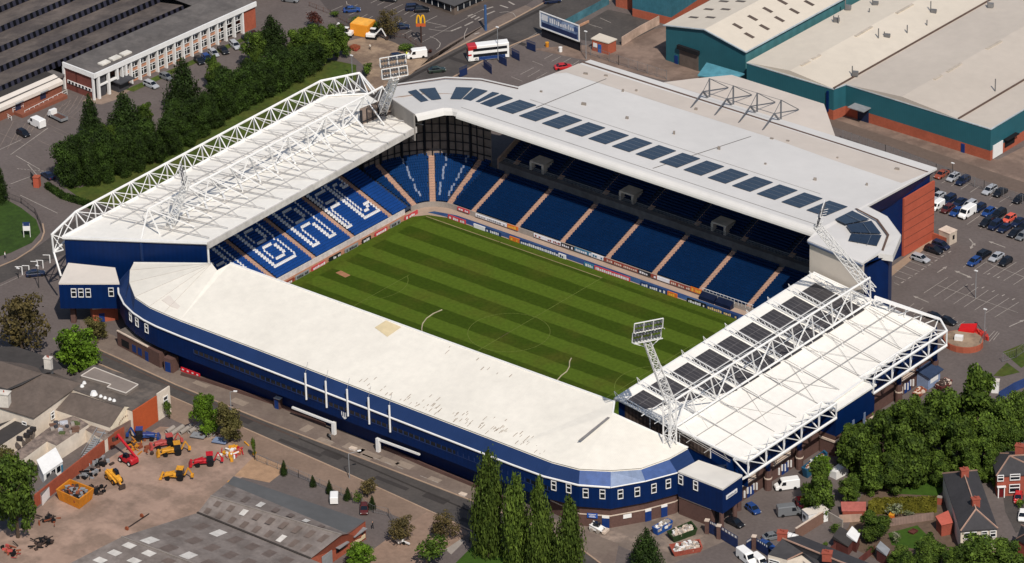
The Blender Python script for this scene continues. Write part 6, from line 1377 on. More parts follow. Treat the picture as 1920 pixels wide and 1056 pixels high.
def car_proto(kind):
    t = thing('parked_car', 'x', 'car', (0, 0, -50))
    if kind == 'hatch': L, sec, bel, top, H = 1.95, [(-1.95, .74, .4, .84), (-1.85, .84, .25, .95), (-.9, .86, .22, .97), (.8, .86, .22, .95), (1.45, .84, .24, .84), (1.85, .78, .28, .72), (1.97, .66, .36, .62)], (-1.88, 1.05, .8), (-1.5, .2, .62), 1.5
    elif kind == 'saloon': L, sec, bel, top, H = 2.2, [(-2.25, .74, .4, .8), (-2.1, .86, .26, .92), (-1.3, .88, .22, .94), (.9, .88, .22, .93), (1.65, .86, .24, .82), (2.1, .8, .28, .7), (2.24, .68, .36, .6)], (-1.75, 1.1, .8), (-1.05, .25, .64), 1.42
    elif kind == 'estate': L, sec, bel, top, H = 2.25, [(-2.3, .76, .4, .9), (-2.2, .86, .26, .96), (-1.3, .88, .22, .96), (.9, .88, .22, .94), (1.65, .86, .24, .84), (2.1, .8, .28, .72), (2.24, .68, .36, .62)], (-2.22, 1.1, .8), (-1.95, .3, .66), 1.5
    else: L, sec, bel, top, H = 2.15, [(-2.15, .78, .4, .98), (-2.05, .88, .26, 1.05), (-1.0, .9, .22, 1.06), (1.0, .9, .22, 1.02), (1.7, .88, .24, .9), (2.05, .82, .28, .76), (2.17, .68, .36, .64)], (-2.05, 1.35, .83), (-1.8, .45, .7), 1.72
    mb = MB(); mb.loft([ring(*s) for s in sec]); mb.build('body', CARP['navy'], t, world=False)
    bz = sec[2][3]-.04; b0, b1, bw_ = bel; t0, t1, tw_ = top
    mb = MB(); mb.loft([[(b0, -bw_, bz), (b1, -bw_, bz), (b1, bw_, bz), (b0, bw_, bz)], [(t0, -tw_, H-.05), (t1, -tw_, H-.05), (t1, tw_, H-.05), (t0, tw_, H-.05)]]); mb.build('window', GLASS, t, world=False)
    mb = MB(); mb.loft([[(t0-.06, -tw_-.03, H-.06), (t1+.08, -tw_-.03, H-.06), (t1+.08, tw_+.03, H-.06), (t0-.06, tw_+.03, H-.06)], [(t0+.1, -tw_+.06, H+.02), (t1-.1, -tw_+.06, H+.02), (t1-.1, tw_-.06, H+.02), (t0+.1, tw_-.06, H+.02)]])
    for xx in (b0, b1):
        tt = t0 if xx == b0 else t1
        for s_ in (-1, 1): mb.bar((xx, s_*bw_, bz), (tt, s_*tw_, H-.04), .05)
    for s_ in (-1, 1): mb.bar(((b0+b1)/2-.1, s_*bw_, bz), ((t0+t1)/2, s_*tw_, H-.04), .04)
    mb.build('roof_panel', CARP['navy'], t, world=False)
    for x in (-L*.64, L*.64):
        for y in (-.8, .8): wheel_mb(x, y).build('wheel', BLACK, t, world=False)
    for y in (-.58, .58):
        MB().box(sec[-2][0]-.06, sec[-1][0]-.02, y-.17, y+.17, .5, .66).build('headlight', HLITE, t, world=False)
        MB().box(sec[0][0]-.03, sec[0][0]+.1, y-.12, y+.12, .6, .8).build('tail_light', TLITE, t, world=False)
    return t
def van_proto(kind='van'):
    t = thing('parked_van', 'x', 'van', (0, 0, -50)); s = 1 if kind == 'van' else .8
    L, Hh, w = 2.6*s, 2.35*s if kind == 'van' else 1.9, .97 if kind == 'van' else .85
    sec = [(-L, w-.04, .4, Hh-.1), (-L+.12, w, .3, Hh), (L*.28, w, .28, Hh), (L*.45, w, .28, Hh-.12), (L*.68, w-.03, .28, 1.2*s+.1), (L*.95, w-.1, .32, .95*s+.05), (L, w-.2, .4, .75*s)]
    mb = MB(); mb.loft([ring(a, b, c, d, .15) for a, b, c, d in sec]); mb.build('body', CARP['white'], t, world=False)
    x0, z0, x1, z1 = L*.47, Hh-.22, L*.67, 1.2*s+.16
    mb = MB(); mb.poly([(x0+.05, -w+.2, z0), (x0+.05, w-.2, z0), (x1+.03, w-.14, z1), (x1+.03, -w+.14, z1)]); mb.build('windscreen', GLASS, t, world=False)
    for y in (-1, 1): MB().poly([(L*.14, y*(w+.015), 1.25*s), (L*.52, y*(w+.015), 1.25*s), (L*.42, y*(w+.0), Hh-.3), (L*.14, y*(w+.01), Hh-.3)]).build('side_window', GLASS, t, world=False)
    for x in (-L*.6, L*.62):
        for y in (-w+.1, w-.1): wheel_mb(x, y, .36).build('wheel', BLACK, t, world=False)
    for y in (-.6, .6): MB().box(L-.2, L-.03, y-.16, y+.16, .62*s+.1, .82*s+.1).build('headlight', HLITE, t, world=False)
    MB().box(L-.1, L+.05, -w+.2, w-.2, .35, .55).build('bumper', BLACK, t, world=False)
    return t
PROTO = {k: car_proto(k) for k in ('hatch', 'saloon', 'estate', 'mpv')}; PROTO['van'] = van_proto('van'); PROTO['smallvan'] = van_proto('small')
def put(kind, px, py, ang, col, label, grp=None):
    src = PROTO[kind]; m = CARP[col]; p = P(px, py, 0); p.z = .03
    r = dup(src, p, radians(ang), label, grp, mats={'body': m, 'roof_panel': m})
    r.name = 'parked_van' if 'van' in kind else 'parked_car'; return r
G1 = 'cars in the car park beside the brick end wall'
Yd = -90
for a in [
 ('saloon', 1765.5, 331, Yd, 'rust', 'rust brown car in the row by the fence, nearest the roof corner'), ('hatch', 1787, 337, Yd, 'silver', 'silver hatchback in the fence row right of the rust brown car'), ('estate', 1805, 343, Yd, 'navy', 'dark navy estate in the fence row right of the silver hatchback'),
 ('estate', 1855, 361, Yd, 'silver', 'silver car in the fence row standing left of a black one'), ('saloon', 1875, 365, Yd, 'black', 'black car in the fence row between the silver car and an empty bay'), ('hatch', 1911, 378, Yd, 'black', 'dark car in the fence row cut close to the right edge'),
 ('hatch', 1748, 366, Yd, 'black', 'black car half hidden behind the brick end wall'), ('saloon', 1759, 372, Yd, 'silver', 'pale silver car just right of the brick end wall'), ('mpv', 1779, 379, Yd, 'navy', 'large dark people carrier behind the maroon car'), ('saloon', 1799, 384, Yd, 'navy', 'navy car behind the bright blue one in the packed rows'),
 ('estate', 1817, 389, Yd, 'silver', 'silver car right behind the tall white van'), ('hatch', 1836, 394, Yd, 'navy', 'navy hatchback in the back packed row right of the white van'), ('hatch', 1853, 402, Yd, 'blue', 'mid blue hatchback in the back packed row'), ('mpv', 1873, 406, Yd, 'black', 'black car in the back packed row left of the orange one'),
 ('hatch', 1892, 414, Yd, 'orange', 'small orange red hatchback among dark cars'), ('saloon', 1909, 421, Yd, 'navy', 'dark navy car right of the small orange hatchback'), ('saloon', 1921, 430, Yd, 'black', 'black car cut by the right edge in the back packed row'),
 ('hatch', 1776, 396, Yd, 'maroon', 'dark maroon hatchback between a white van and a blue car'), ('saloon', 1794, 401, Yd, 'blue', 'bright blue saloon left of the tall white van'), ('estate', 1850, 421, Yd, 'black', 'black estate leading the front row right of the hatched bay'), ('mpv', 1866, 427, Yd, 'navy', 'second car in the front row right of the hatched bay, dark navy'),
 ('saloon', 1884, 432, Yd, 'navy', 'third car in the front row right of the hatched bay, dark navy saloon'), ('saloon', 1903, 441, Yd, 'black', 'fourth car in the front row right of the hatched bay, black'), ('hatch', 1917, 447, Yd, 'grey', 'grey hatchback at the right edge end of the front row'),
 ('estate', 1726, 489, 0, 'silver', 'silver estate parked alone along the foot of the brick end wall'), ('estate', 1751, 473, 0, 'black', 'black estate nearer the silver one by the brick end wall'), ('mpv', 1764, 465, 0, 'navy', 'dark car beside the small beige cabin'),
 ('hatch', 1826, 495, Yd, 'blue', 'blue hatchback at the left end of four cars in mid car park'), ('mpv', 1845, 481, 90, 'black', 'tall dark people carrier behind the blue hatchback in mid car park'), ('saloon', 1868, 486, Yd, 'silver', 'silver saloon third of four cars in mid car park'), ('hatch', 1885, 495, Yd, 'black', 'black hatchback at the right end of four cars in mid car park'),
 ('saloon', 1752, 598, 0, 'black', 'black car half hidden behind the far end of the white roof truss'), ('saloon', 1776, 606, 0, 'black', 'black car left of the red tarpaulin beyond the white roof truss')]: put(*a, G1)
put('smallvan', 1757, 391, Yd, 'white', 'small white van beside the brick end wall', G1); put('van', 1813, 405, Yd, 'white', 'tall white van among the cars of the packed front row', G1)
for a in [('van', 1475, 916, 232, 'white', 'white van by the turnstiles under the near truss'), ('van', 1480, 965, 50, 'grey', 'dark grey van with its back to the camera in the lower right yard'), ('hatch', 1502, 949, -40, 'red', 'red car half hidden by trees in the lower right yard'),
 ('hatch', 1412, 959, -20, 'blue', 'dark blue hatchback beside the pier of the corner box'), ('saloon', 1378, 984, -8, 'black', 'black saloon behind the tall blue gates'), ('saloon', 1449, 1010, 60, 'grey', 'dark grey car half hidden by the corner house roof'), ('hatch', 1437, 1028, 0, 'blue', 'blue car behind the right hand blue gate'),
 ('van', 1400, 1052, -20, 'white', 'white van at the bottom edge before the blue gate'), ('smallvan', 1424, 1058, -20, 'white', 'white car at the bottom edge beside the white van'), ('hatch', 1909, 938, -60, 'red', 'red car on the drive of the brick house'), ('hatch', 1917, 972, -60, 'white', 'white car at the right edge in the street of houses'),
 ('smallvan', 627, 939, 130, 'white', 'white car in the small yard by the row of little conifers'), ('hatch', 683, 959, -50, 'maroon', 'maroon hatchback in the small yard by the workshop'), ('saloon', 67, 517, 50, 'navy', 'dark blue car by the white posts at the left stadium corner'),
 ('saloon', 90, 333, 165, 'navy', 'dark blue car leaving the gate at the left end of the hedge'), ('hatch', 44, 254, -10, 'black', 'black car in the left car park below the white van'), ('van', 69, 236, 172, 'white', 'white van with roof bars in the left car park'),
 ('estate', 284, 163, -5, 'silver', 'silver estate on the forecourt by the office entrance'), ('hatch', 312, 148, -5, 'grey', 'grey car beside the tall conifer before the office'), ('hatch', 374, 118, -25, 'black', 'black hatchback beside the bright blue car before the office'), ('hatch', 388, 113, -25, 'blue', 'bright blue car before the office block'),
 ('hatch', 401, 104, -25, 'silver', 'silver car behind the bright blue one before the office'), ('saloon', 419, 98, -25, 'black', 'black saloon before the office bays'), ('estate', 441, 89, -25, 'silver', 'silver estate before the office toward its brick end'), ('saloon', 464, 77, -25, 'navy', 'dark car at the brick end of the office'), ('hatch', 478, 71, -25, 'black', 'black car half hidden behind the hedge top beside the office'), ('saloon', 545, 3, 20, 'grey', 'grey car at the top edge left of the restaurant car park'),
 ('saloon', 660, 22, 45, 'blue', 'blue saloon alone in the upper car park'), ('saloon', 729, 2, 20, 'black', 'black car at the top edge of the upper car park'), ('mpv', 776, 19, 45, 'navy', 'navy car left of its dark neighbour near the restaurant'), ('hatch', 791, 22, 45, 'black', 'black car nearest the restaurant corner'), ('saloon', 752, 54, 45, 'navy', 'dark blue car alone below the tree in the upper car park'),
 ('van', 781, 108, 232, 'white', 'white minibus van parked on the verge of the main road'), ('hatch', 746, 110, 50, 'navy', 'dark car behind the white minibus van on the building site edge'), ('saloon', 819, 135, 52, 'green', 'dark green car driving on the main road behind the far corner'), ('estate', 1036, 5, 52, 'navy', 'dark blue car driving on the main road at the top edge'), ('saloon', 1056, 129, 52, 'red', 'red car behind the main stand roof')]: put(*a)
for k in PROTO.values():
    for c in list(k.children_recursive): bpy.data.objects.remove(c)
    bpy.data.objects.remove(k)
def lveh(name, lab, cat, px, py, ang, grp=None):
    p = P(px, py, 0); p.z = .03; return thing(name, lab, cat, p, radians(ang), grp)
# flatbed lorry
t = lveh('flatbed_truck', 'white cabbed flatbed truck with a brown load bed in the left car park', 'truck', 108, 224, 172)
MB().loft([ring(1.3, .95, .5, 2.2), ring(2.2, .95, .5, 2.15), ring(2.7, .92, .5, 1.3), ring(2.95, .85, .55, 1.1)]).build('cab', CARP['white'], t, False); MB().poly([(2.25, -.75, 2.05), (2.25, .75, 2.05), (2.68, .8, 1.36), (2.68, -.8, 1.36)]).build('windscreen', GLASS, t, False)
MB().box(-2.9, 1.2, -1, 1, .75, .95).build('load_bed', mat('brown_bed', (96, 66, 56), .9, .8), t, False); mb = MB(); mb.box(-2.9, 1.2, -1.05, -1, .6, 1.3); mb.box(-2.9, 1.2, 1, 1.05, .6, 1.3); mb.box(-2.95, -2.9, -1.05, 1.05, .6, 1.3); mb.build('side_boards', GREYST, t, False)
for x in (-1.9, 1.9):
    for y in (-.85, .85): wheel_mb(x, y, .4).build('wheel', BLACK, t, False)
# double deck bus
t = lveh('double_decker_bus', 'double decker bus in white, red and blue waiting on the main road', 'bus', 915, 110, 232)
L_, w, H = 5.2, 1.25, 4.3
MB().loft([ring(-L_, w, .35, H), ring(L_-.2, w, .35, H), ring(L_, w-.05, .4, H-.15)]).build('body', CARP['white'], t, False)
MB().box(-L_+1, L_-2.6, -w-.02, w+.02, .4, 1.25).build('blue_skirt', mat('bus_blue', (34, 62, 116), 1, .4), t, False)
MB().loft([ring(L_-2.2, w+.02, 3.2, H+.02), ring(L_-.15, w+.02, 3.2, H+.02), ring(L_+.03, w-.03, 3.25, H-.1)]).build('red_upper_front', CARP['red'], t, False)
MB().loft([ring(L_-.8, w+.02, 1.75, 2.35), ring(L_+.03, w, 1.75, 2.3)]).build('red_band', CARP['red'], t, False)
for z0, z1 in ((1.3, 2.1), (2.85, 3.6)):
    for y in (-1, 1): MB().box(-L_+.5, L_-1.2, y*(w+.03)-.01, y*(w+.03)+.01, z0, z1).build('side_window', GLASS, t, False)
MB().box(L_+.02, L_+.06, -w+.15, w-.15, 2.5, 3.6).build('upper_windscreen', GLASS, t, False); MB().box(L_+.02, L_+.06, -w+.15, w-.15, 1.0, 1.75).build('windscreen', GLASS, t, False); MB().box(L_-.4, L_+.08, -w, w, .4, .75).build('bumper', STEEL, t, False)
for x in (-2.9, 3.2):
    for y in (-1.1, 1.1): wheel_mb(x, y, .5, .3).build('wheel', BLACK, t, False)
# yard machines
YEL = mat('digger_yellow', (214, 150, 44), .95, .55, n=(.3, 2.2)); YEL2 = mat('amber_paint', (200, 128, 38), .95, .55, n=(.25, 2)); MRED = mat('machine_red', (182, 34, 44), .95, .5, n=(.25, 2.2)); DKIRON = mat('rusty_iron', (72, 58, 52), .9, .8, n=(.2, 2)); LRED = mat('faded_red', (190, 84, 78), .9, .55, n=(.1, 2))
def telehandler(lab, px, py, ang, m, up_=.5, rimm=None):
    t = lveh('telehandler', lab, 'telehandler', px, py, ang)
    mb = MB(); mb.loft([ring(-2.3, .95, .7, 1.6, .2), ring(-1.9, 1.05, .6, 1.9, .2), ring(.2, 1.05, .6, 1.7, .2), ring(1.8, .95, .6, 1.3, .2), ring(2.2, .8, .7, 1.1, .2)]); mb.build('chassis', m, t, False)
    mb = MB(); mb.loft([[(-.9, .15, 1.5), (.7, .15, 1.5), (.7, 1.05, 1.5), (-.9, 1.05, 1.5)], [(-.7, .2, 2.5), (.4, .2, 2.5), (.4, .98, 2.5), (-.7, .98, 2.5)]]); mb.build('cab', GLASS, t, False)
    mb = MB(); mb.bar((-2.0, -.45, 1.9), (3.6, -.45, 1.9+up_*3.6), .3, 4); mb.bar((3.4, -.45, 1.8+up_*3.5), (4.4, -.45, 1.2+up_*3.2), .22); mb.build('boom', m, t, False)
    mb = MB(); mb.box(4.2, 4.6, -1.1, .3, .7+up_*3, 1.6+up_*3); mb.build('bucket', DKIRON, t, False)
    for x in (-1.4, 1.45):
        for y in (-.95, .95):
            o = wheel_mb(x, y, .62, .42).build('wheel', BLACK, t, False); mb = MB(); mb.bar((x, y-.23, .62), (x, y+.23, .62), .3, 10); mb.build('rim', rimm or STEEL, o, False)
    return t
def backhoe(lab, px, py, ang, m):
    t = lveh('backhoe_loader', lab, 'digger', px, py, ang)
    MB().loft([ring(-.6, .6, .7, 1.5), ring(2.0, .55, .7, 1.4), ring(2.2, .5, .75, 1.25)]).build('bonnet', m, t, False)
    MB().loft([[(-1.9, -.85, 1.1), (-.3, -.85, 1.1), (-.3, .85, 1.1), (-1.9, .85, 1.1)], [(-1.7, -.75, 2.6), (-.5, -.75, 2.6), (-.5, .75, 2.6), (-1.7, .75, 2.6)]]).build('cab', GLASS, t, False); MB().box(-1.85, -.35, -.85, .85, 2.6, 2.75).build('cab_roof', m, t, False)
    mb = MB(); mb.bar((.2, -.8, 1.5), (2.9, -.8, .7), .12); mb.bar((.2, .8, 1.5), (2.9, .8, .7), .12); mb.build('loader_arms', m, t, False)
    MB().loft([[(2.7, -1.1, .2), (3.4, -1.1, .15), (3.4, 1.1, .15), (2.7, 1.1, .2)], [(2.6, -1.1, 1.0), (3.0, -1.1, 1.0), (3.0, 1.1, 1.0), (2.6, 1.1, 1.0)]]).build('front_bucket', m, t, False)
    mb = MB(); mb.bar((-2.0, 0, 1.0), (-2.9, .2, 2.9), .2); mb.bar((-2.9, .2, 2.9), (-3.7, .2, 1.4), .16); mb.build('rear_boom', m, t, False); MB().box(-4.0, -3.4, -.15, .55, .8, 1.5).build('rear_bucket', m, t, False)
    for x, r in ((-1.2, .72), (1.5, .5)):
        for y in (-.9, .9): wheel_mb(x, y, r, .4).build('wheel', BLACK, t, False)
    return t
telehandler('bright red telehandler with white wheels and a raised boom by the brick yard wall', 241, 868, 175, MRED, .95)
telehandler('yellow telehandler with its boom lowered beside the amber skip', 214, 902, -18, YEL, -.12, YEL2)
backhoe('yellow and black backhoe digger nearest the middle of the yard top', 323, 852, 230, YEL)
backhoe('red and black tractor digger on the right of the yard', 384, 872, 225, MRED)
backhoe('faded pinkish red tractor loader behind the yellow backhoe digger', 309, 838, 235, LRED)
backhoe('yellow loader without arms raised, alone in the middle of the yard', 329, 898, 212, YEL)
backhoe('blue tractor at the back corner of the yard by the orange wall', 272, 824, 40, CARP['blue'])
sc_ = random.Random(12)
def scrap(lab, px, py, r_, n, mats_, name='scrap_heap', cat='scrap', zmax=1.0):
    p = P(px, py, 0); t = thing(name, lab, cat, p)
    groups = {}
    for i in range(n):
        m = sc_.choice(mats_); mb = groups.setdefault(m.name, (MB(), m))[0]
        x, y = p.x+sc_.gauss(0, r_*.45), p.y+sc_.gauss(0, r_*.45); z = sc_.random()*zmax*.5; a = sc_.random()*6.3; l = .4+sc_.random()*1.6
        if sc_.random() < .5: mb.bar((x, y, z), (x+cos(a)*l, y+sin(a)*l, z+sc_.random()*zmax*.6), .08+.1*sc_.random())
        else: mb.obox((x, y, 0), (l*.6, .3+.5*sc_.random(), .25+sc_.random()*zmax*.6), a)
    for k, (mb, m) in groups.items(): mb.build('metal_scrap' if 'rust' in k or 'iron' in k else 'scrap_pieces', m, t)
    return t
IR = [DKIRON, BLACK, mat('rust_orange', (140, 76, 50), .9, .85, n=(.15, 2))]
scrap('rusty orange scrap heap behind the red telehandler boom', 257, 838, 3, 40, IR+[YEL2]); scrap('dark scrap along the foot of the brick yard wall', 185, 870, 2.5, 30, IR[:2]+[GREYST]); scrap('grey scrap pile behind the yellow telehandler', 165, 892, 2.5, 30, [GREYST, BLACK])
scrap('black tangle of iron right of the amber skip', 184, 922, 1.6, 26, IR[:2]); scrap('dark scrap beneath the trees left in the yard', 92, 975, 2.5, 26, IR); scrap('black lattice frames stacked at the bottom left', 78, 1018, 3, 30, [BLACK, DKIRON]); scrap('orange red scrap at the bottom left corner', 22, 1035, 3, 26, [IR[2], BLACK, LRED]); scrap('red, yellow and white attachments spread at the right of the yard', 440, 852, 3.2, 40, [LRED, YEL, STEEL, MRED]); scrap('rusty wheels and bits against the workshop roof corner', 188, 1040, 1.5, 12, IR+[YEL2]); scrap('brown rubble heap beyond the concrete pipes', 390, 815, 2.5, 30, [CONC, DKIRON, GREYST])
t = thing('drum_kit', 'yellow round drum at the corner of the flat blue grey workshop roof', 'drum', P(434, 911, 4.6)); mb = MB(); p = P(434, 912, 0); mb.bar(p, p+V((0, 0, 1.1)), .8, 12); mb.build('drum', YEL, t)
t = thing('trailer_axle', 'long rusty drawbar with two wheels lying in the yard', 'trailer', P(252, 980)); mb = MB(); a, b = P(240, 992), P(280, 966); mb.bar(a+V((0, 0, .4)), b+V((0, 0, .4)), .08); mb.bar(a+V((0, .8, .4)), b+V((0, 0, .4)), .08); mb.build('drawbar', DKIRON, t)
for q in (P(238, 994), P(266, 970)): mb = MB(); mb.bar(q+V((0, -.15, .4)), q+V((0, .15, .4)), .45, 10); mb.build('wheel', IR[2], t)
def skip(lab, px4, h_, m, fill=None, name='skip', z0=.05):
    q = [P(*p, 0) for p in px4]; c = sum(q, V((0, 0, 0)))/4; t = thing(name, lab, 'skip', c)
    mb = MB(); i_ = [c+(p-c)*.9 for p in q]; b_ = [c+(p-c)*.86 for p in q]
    for k in range(4): j = (k+1) % 4; mb.poly([up(b_[k], z0), up(b_[j], z0), up(q[j], h_), up(q[k], h_)]); mb.poly([up(i_[k], h_*.4), up(i_[j], h_*.4), up(i_[j], h_), up(i_[k], h_)]); mb.poly([up(q[k], h_), up(q[j], h_), up(i_[j], h_), up(i_[k], h_)])
    mb.poly([up(p, h_*.4) for p in i_]); mb.build('body', m, t)
    mb = MB()
    for k in range(4):
        j = (k+1) % 4
        for f_ in (.25, .5, .75): a = lerp(b_[k], b_[j], f_); b = lerp(q[k], q[j], f_); mb.bar(up(a, z0), up(b, h_), .07)
    mb.build('ribs', m, t)
    if fill:
        ms_ = {}
        for k in range(70):
            m_ = sc_.choice(fill); u_, v_ = sc_.random()*.84+.08, sc_.random()*.84+.08; p = lerp(lerp(i_[0], i_[1], u_), lerp(i_[3], i_[2], u_), v_); ms_.setdefault(m_.name, (MB(), m_))[0].obox((p.x, p.y, h_*(.45+.35*sc_.random())), (.3+.8*sc_.random(), .3+.5*sc_.random(), .3+.3*sc_.random()), sc_.random()*3)
        for mb, m_ in ms_.values(): mb.build('rubbish', m_, t)
    return t
skip('large amber skip of scrap metal with ribbed sides in the machinery yard', [(106, 938), (150, 958), (178, 936), (132, 918)], 2.6, mat('amber_skip', (206, 130, 36), .95, .6, n=(.12, 1)), [DKIRON, IR[2], GREYST, BLACK])
skip('blue builders skip of waste behind the small conifer by the curved brick wall', [(1222, 1001), (1232, 1006), (1262, 990), (1252, 985)], 1.7, mat('skip_blue', (34, 84, 160), .95, .5, n=(.08, 1)), [STEEL, CREAMB, CONC])
skip('dark green skip with rubble and white sacks', [(1250, 1008), (1262, 1020), (1308, 1003), (1296, 988)], 1.5, mat('skip_green', (44, 66, 34), .95, .6, n=(.1, 1)), [STEEL, CONC, CREAMB])
skip('rusty red skip heaped with pale rubble', [(1254, 1030), (1262, 1046), (1318, 1036), (1312, 1020)], 1.2, mat('skip_rust', (164, 84, 68), .95, .7, n=(.2, 1.5)), [STEEL, CREAMB, CONC])
skip('blue green skip with rusty load behind the near truss pillars', [(1502, 895), (1512, 900), (1552, 868), (1545, 862)], 2.4, mat('skip_teal', (40, 90, 120), .95, .5, n=(.1, 1)), [IR[2], STEEL, CREAMB])
skip('brown skip on the paving right of the near end stand', [(1752, 730), (1768, 736), (1786, 722), (1772, 716)], 1.2, mat('skip_brown', (112, 58, 52), .95, .8, n=(.2, 1.5)), [DKIRON, CREAMB])
skip('shallow orange skip beside the brown one at the near end stand', [(1710, 742), (1722, 748), (1738, 736), (1727, 729)], .7, mat('skip_rust', (164, 84, 68), .95, .7), [CREAMB, IR[2]])
skip('brown timber box near the hedge shed in the gardens', [(1702, 1000), (1712, 1004), (1722, 998), (1712, 994)], .5, SHEDB)
# skid steer, diggers, site container
t = lveh('skid_steer_loader', 'small white skid steer loader by the curved brick wall door', 'loader', 1120, 996, 10)
MB().loft([ring(-1.5, .7, .4, 1.3), ring(.6, .75, .35, 1.2), ring(1.2, .6, .4, .7)]).build('chassis', STEEL, t, False); MB().box(-.7, .5, -.5, .5, 1.1, 2.0).build('cab', GLASS, t, False); mb = MB(); mb.bar((-1.4, -.8, 1.6), (1.7, -.8, .6), .12); mb.bar((-1.4, .8, 1.6), (1.7, .8, .6), .12); mb.build('lift_arms', STEEL, t, False); MB().box(1.6, 2.3, -.95, .95, .2, .75).build('bucket', CREAMB, t, False)
for x in (-.9, .6):
    for y in (-.85, .85): wheel_mb(x, y, .42, .3).build('wheel', CONC, t, False)
def digger(lab, px, py, ang, m, arm):
    t = lveh('mini_excavator', lab, 'digger', px, py, ang); mb = MB(); mb.box(-1.4, 1.4, -1.0, -.55, .05, .6); mb.box(-1.4, 1.4, .55, 1.0, .05, .6); mb.build('tracks', BLACK, t, False)
    MB().loft([ring(-1.4, .95, .65, 1.5), ring(.9, .95, .65, 1.4)]).build('house', m, t, False); MB().box(-.4, .8, 0, .85, 1.3, 2.5).build('cab', GLASS, t, False); MB().box(-.5, .9, -.05, .9, 2.5, 2.6).build('cab_roof', m, t, False)
    mb = MB(); mb.bar((.9, -.4, 1.2), (2.6, -.4, 3.2), .2); mb.bar((2.6, -.4, 3.2), (4.0, -.4, 1.6*arm+.6), .16); mb.build('boom', m, t, False); MB().box(3.7, 4.3, -.8, 0, .3+arm, 1.1+arm).build('bucket', DKIRON, t, False)
digger('white excavator with bent arm right of the orange site container', 698, 72, 25, STEEL, 0); digger('white excavator left of the orange site container', 652, 68, 200, STEEL, .2)
p = P(671, 68, 0); t = thing('site_container', 'orange site container by the trees at the top', 'container', p); fr = Fr(P(657, 66), P(685, 71)); mb = MB(); fr.bx(mb, 0, 5.0, -4.4, 0, .1, 3.2); mb.build('body', mat('container_orange', (228, 148, 44), .95, .55, n=(.05, 1), wave=('X', 2.4, .08)), t); mb = MB(); fr.bx(mb, .1, 4.9, -4.3, -.1, 3.2, 3.35); mb.build('lid', mat('container_lid', (236, 170, 70), .95, .5), t)
skip('low red skip beside the trees on the building site', [(655, 93), (668, 98), (676, 92), (664, 88)], .7, LRED, [IR[2]])
# ---------------------------------------------------------------- trees, hedges, shrubs
def crown_mesh(name, kind, seed, m, n, leaf=.55):
    """unit crown: height 1, radius about .5; filled with leaf sized faces"""
    r = random.Random(seed); mb = MB(); lobes = []
    if kind == 'broad':
        lobes = [(V((.05, 0, .5)), .3)]
        for i in range(34): a = r.random()*6.28; z = r.uniform(.08, .9); q = r.uniform(.1, .46)*(1-.8*abs(z-.42)); lobes.append((V((cos(a)*q, sin(a)*q, z)), r.uniform(.06, .17)))
    elif kind == 'poplar':
        for i in range(34): z = .05+.93*i/33; w = .5*(sin(pi*min(.97, z*.86+.14))**.7) * (1-.3*z); a = r.random()*6.28; lobes.append((V((cos(a)*w*.6, sin(a)*w*.6, z*.94)), max(.05, w*r.uniform(.4, .65))))
    elif kind == 'conifer':
        for i in range(26): z = .03+.95*i/25; w = .56*(1-z)**.75+.04; a = r.random()*6.28; lobes.append((V((cos(a)*w*.45, sin(a)*w*.45, z*.96)), w*.62))
    elif kind == 'pointed':
        for i in range(40): a = r.random()*6.28; z = .06+.86*i/39; w = .5*(1-z)**.55*(.6+.4*min(1, z*4)); q = w*r.uniform(.2, .85); lobes.append((V((cos(a)*q, sin(a)*q, z)), r.uniform(.07, .15)))
    elif kind == 'hedge':
        for i in range(26): a = r.random()*6.28; z = .06+.8*i/25; w = .5*(1-.4*z); q = w*r.uniform(.15, .75); lobes.append((V((cos(a)*q, sin(a)*q, z)), r.uniform(.14, .24)))
    else:
        for i in range(9): a = r.random()*6.28; q = r.uniform(0, .32); lobes.append((V((cos(a)*q, sin(a)*q, r.uniform(.25, .75))), r.uniform(.14, .26)))
    tot = sum(l[1]**2 for l in lobes)
    zs_ = 1.0
    for c, rad in lobes:
        k = max(6, int(n*rad*rad/tot))
        for _ in range(k):
            d = V((r.gauss(0, 1), r.gauss(0, 1), r.gauss(0, 1)+.25)).normalized(); p = c+V((d.x, d.y, d.z*(.8 if kind != 'poplar' else 1.3)))*rad*(.4+.75*r.random()**.6+(.35*r.random() if r.random() < .12 else 0))
            if p.z < .02: continue
            nn = (d*.9+V((r.gauss(0, .55), r.gauss(0, .55), r.gauss(0, .55)+.2))).normalized(); u = nn.cross(V((r.gauss(0, 1), r.gauss(0, 1), r.gauss(0, 1)))).normalized(); w = nn.cross(u)
            s = leaf*(.6+.8*r.random())
            mb.v += [tuple(p+u*s*.5), tuple(p+w*s*.36), tuple(p-u*s*.5), tuple(p-w*s*.36)]; i = len(mb.v)-4; mb.f.append((i, i+1, i+2, i+3)); mb.m.append(0)
    return mb.data(name, m)
LM = {'conifer': leafmat('leaf_conifer', (38, 54, 22), .5, .62, (48, 66, 24)), 'hedge': leafmat('leaf_leylandii', (42, 60, 22), .5, .62, (56, 76, 26)), 'broad': leafmat('leaf_broad', (60, 86, 28), .6, .58, (88, 108, 38)), 'bright': leafmat('leaf_bright', (82, 112, 26), .45, .6, (98, 128, 34)), 'poplar': leafmat('leaf_poplar', (64, 88, 26), .55, .62, (92, 110, 42)),
      'olive': leafmat('leaf_olive', (98, 96, 44), .5, .62, (112, 104, 62)), 'brown': leafmat('leaf_bud', (92, 84, 54), .5, .6, (110, 96, 56)), 'red': leafmat('leaf_copper', (92, 50, 40), .5, .6), 'blossom': leafmat('leaf_blossom', (170, 168, 150), .4, .62, (120, 130, 80)), 'yellow': leafmat('leaf_yellow_hedge', (112, 110, 34), .35, .62, (124, 118, 40))}
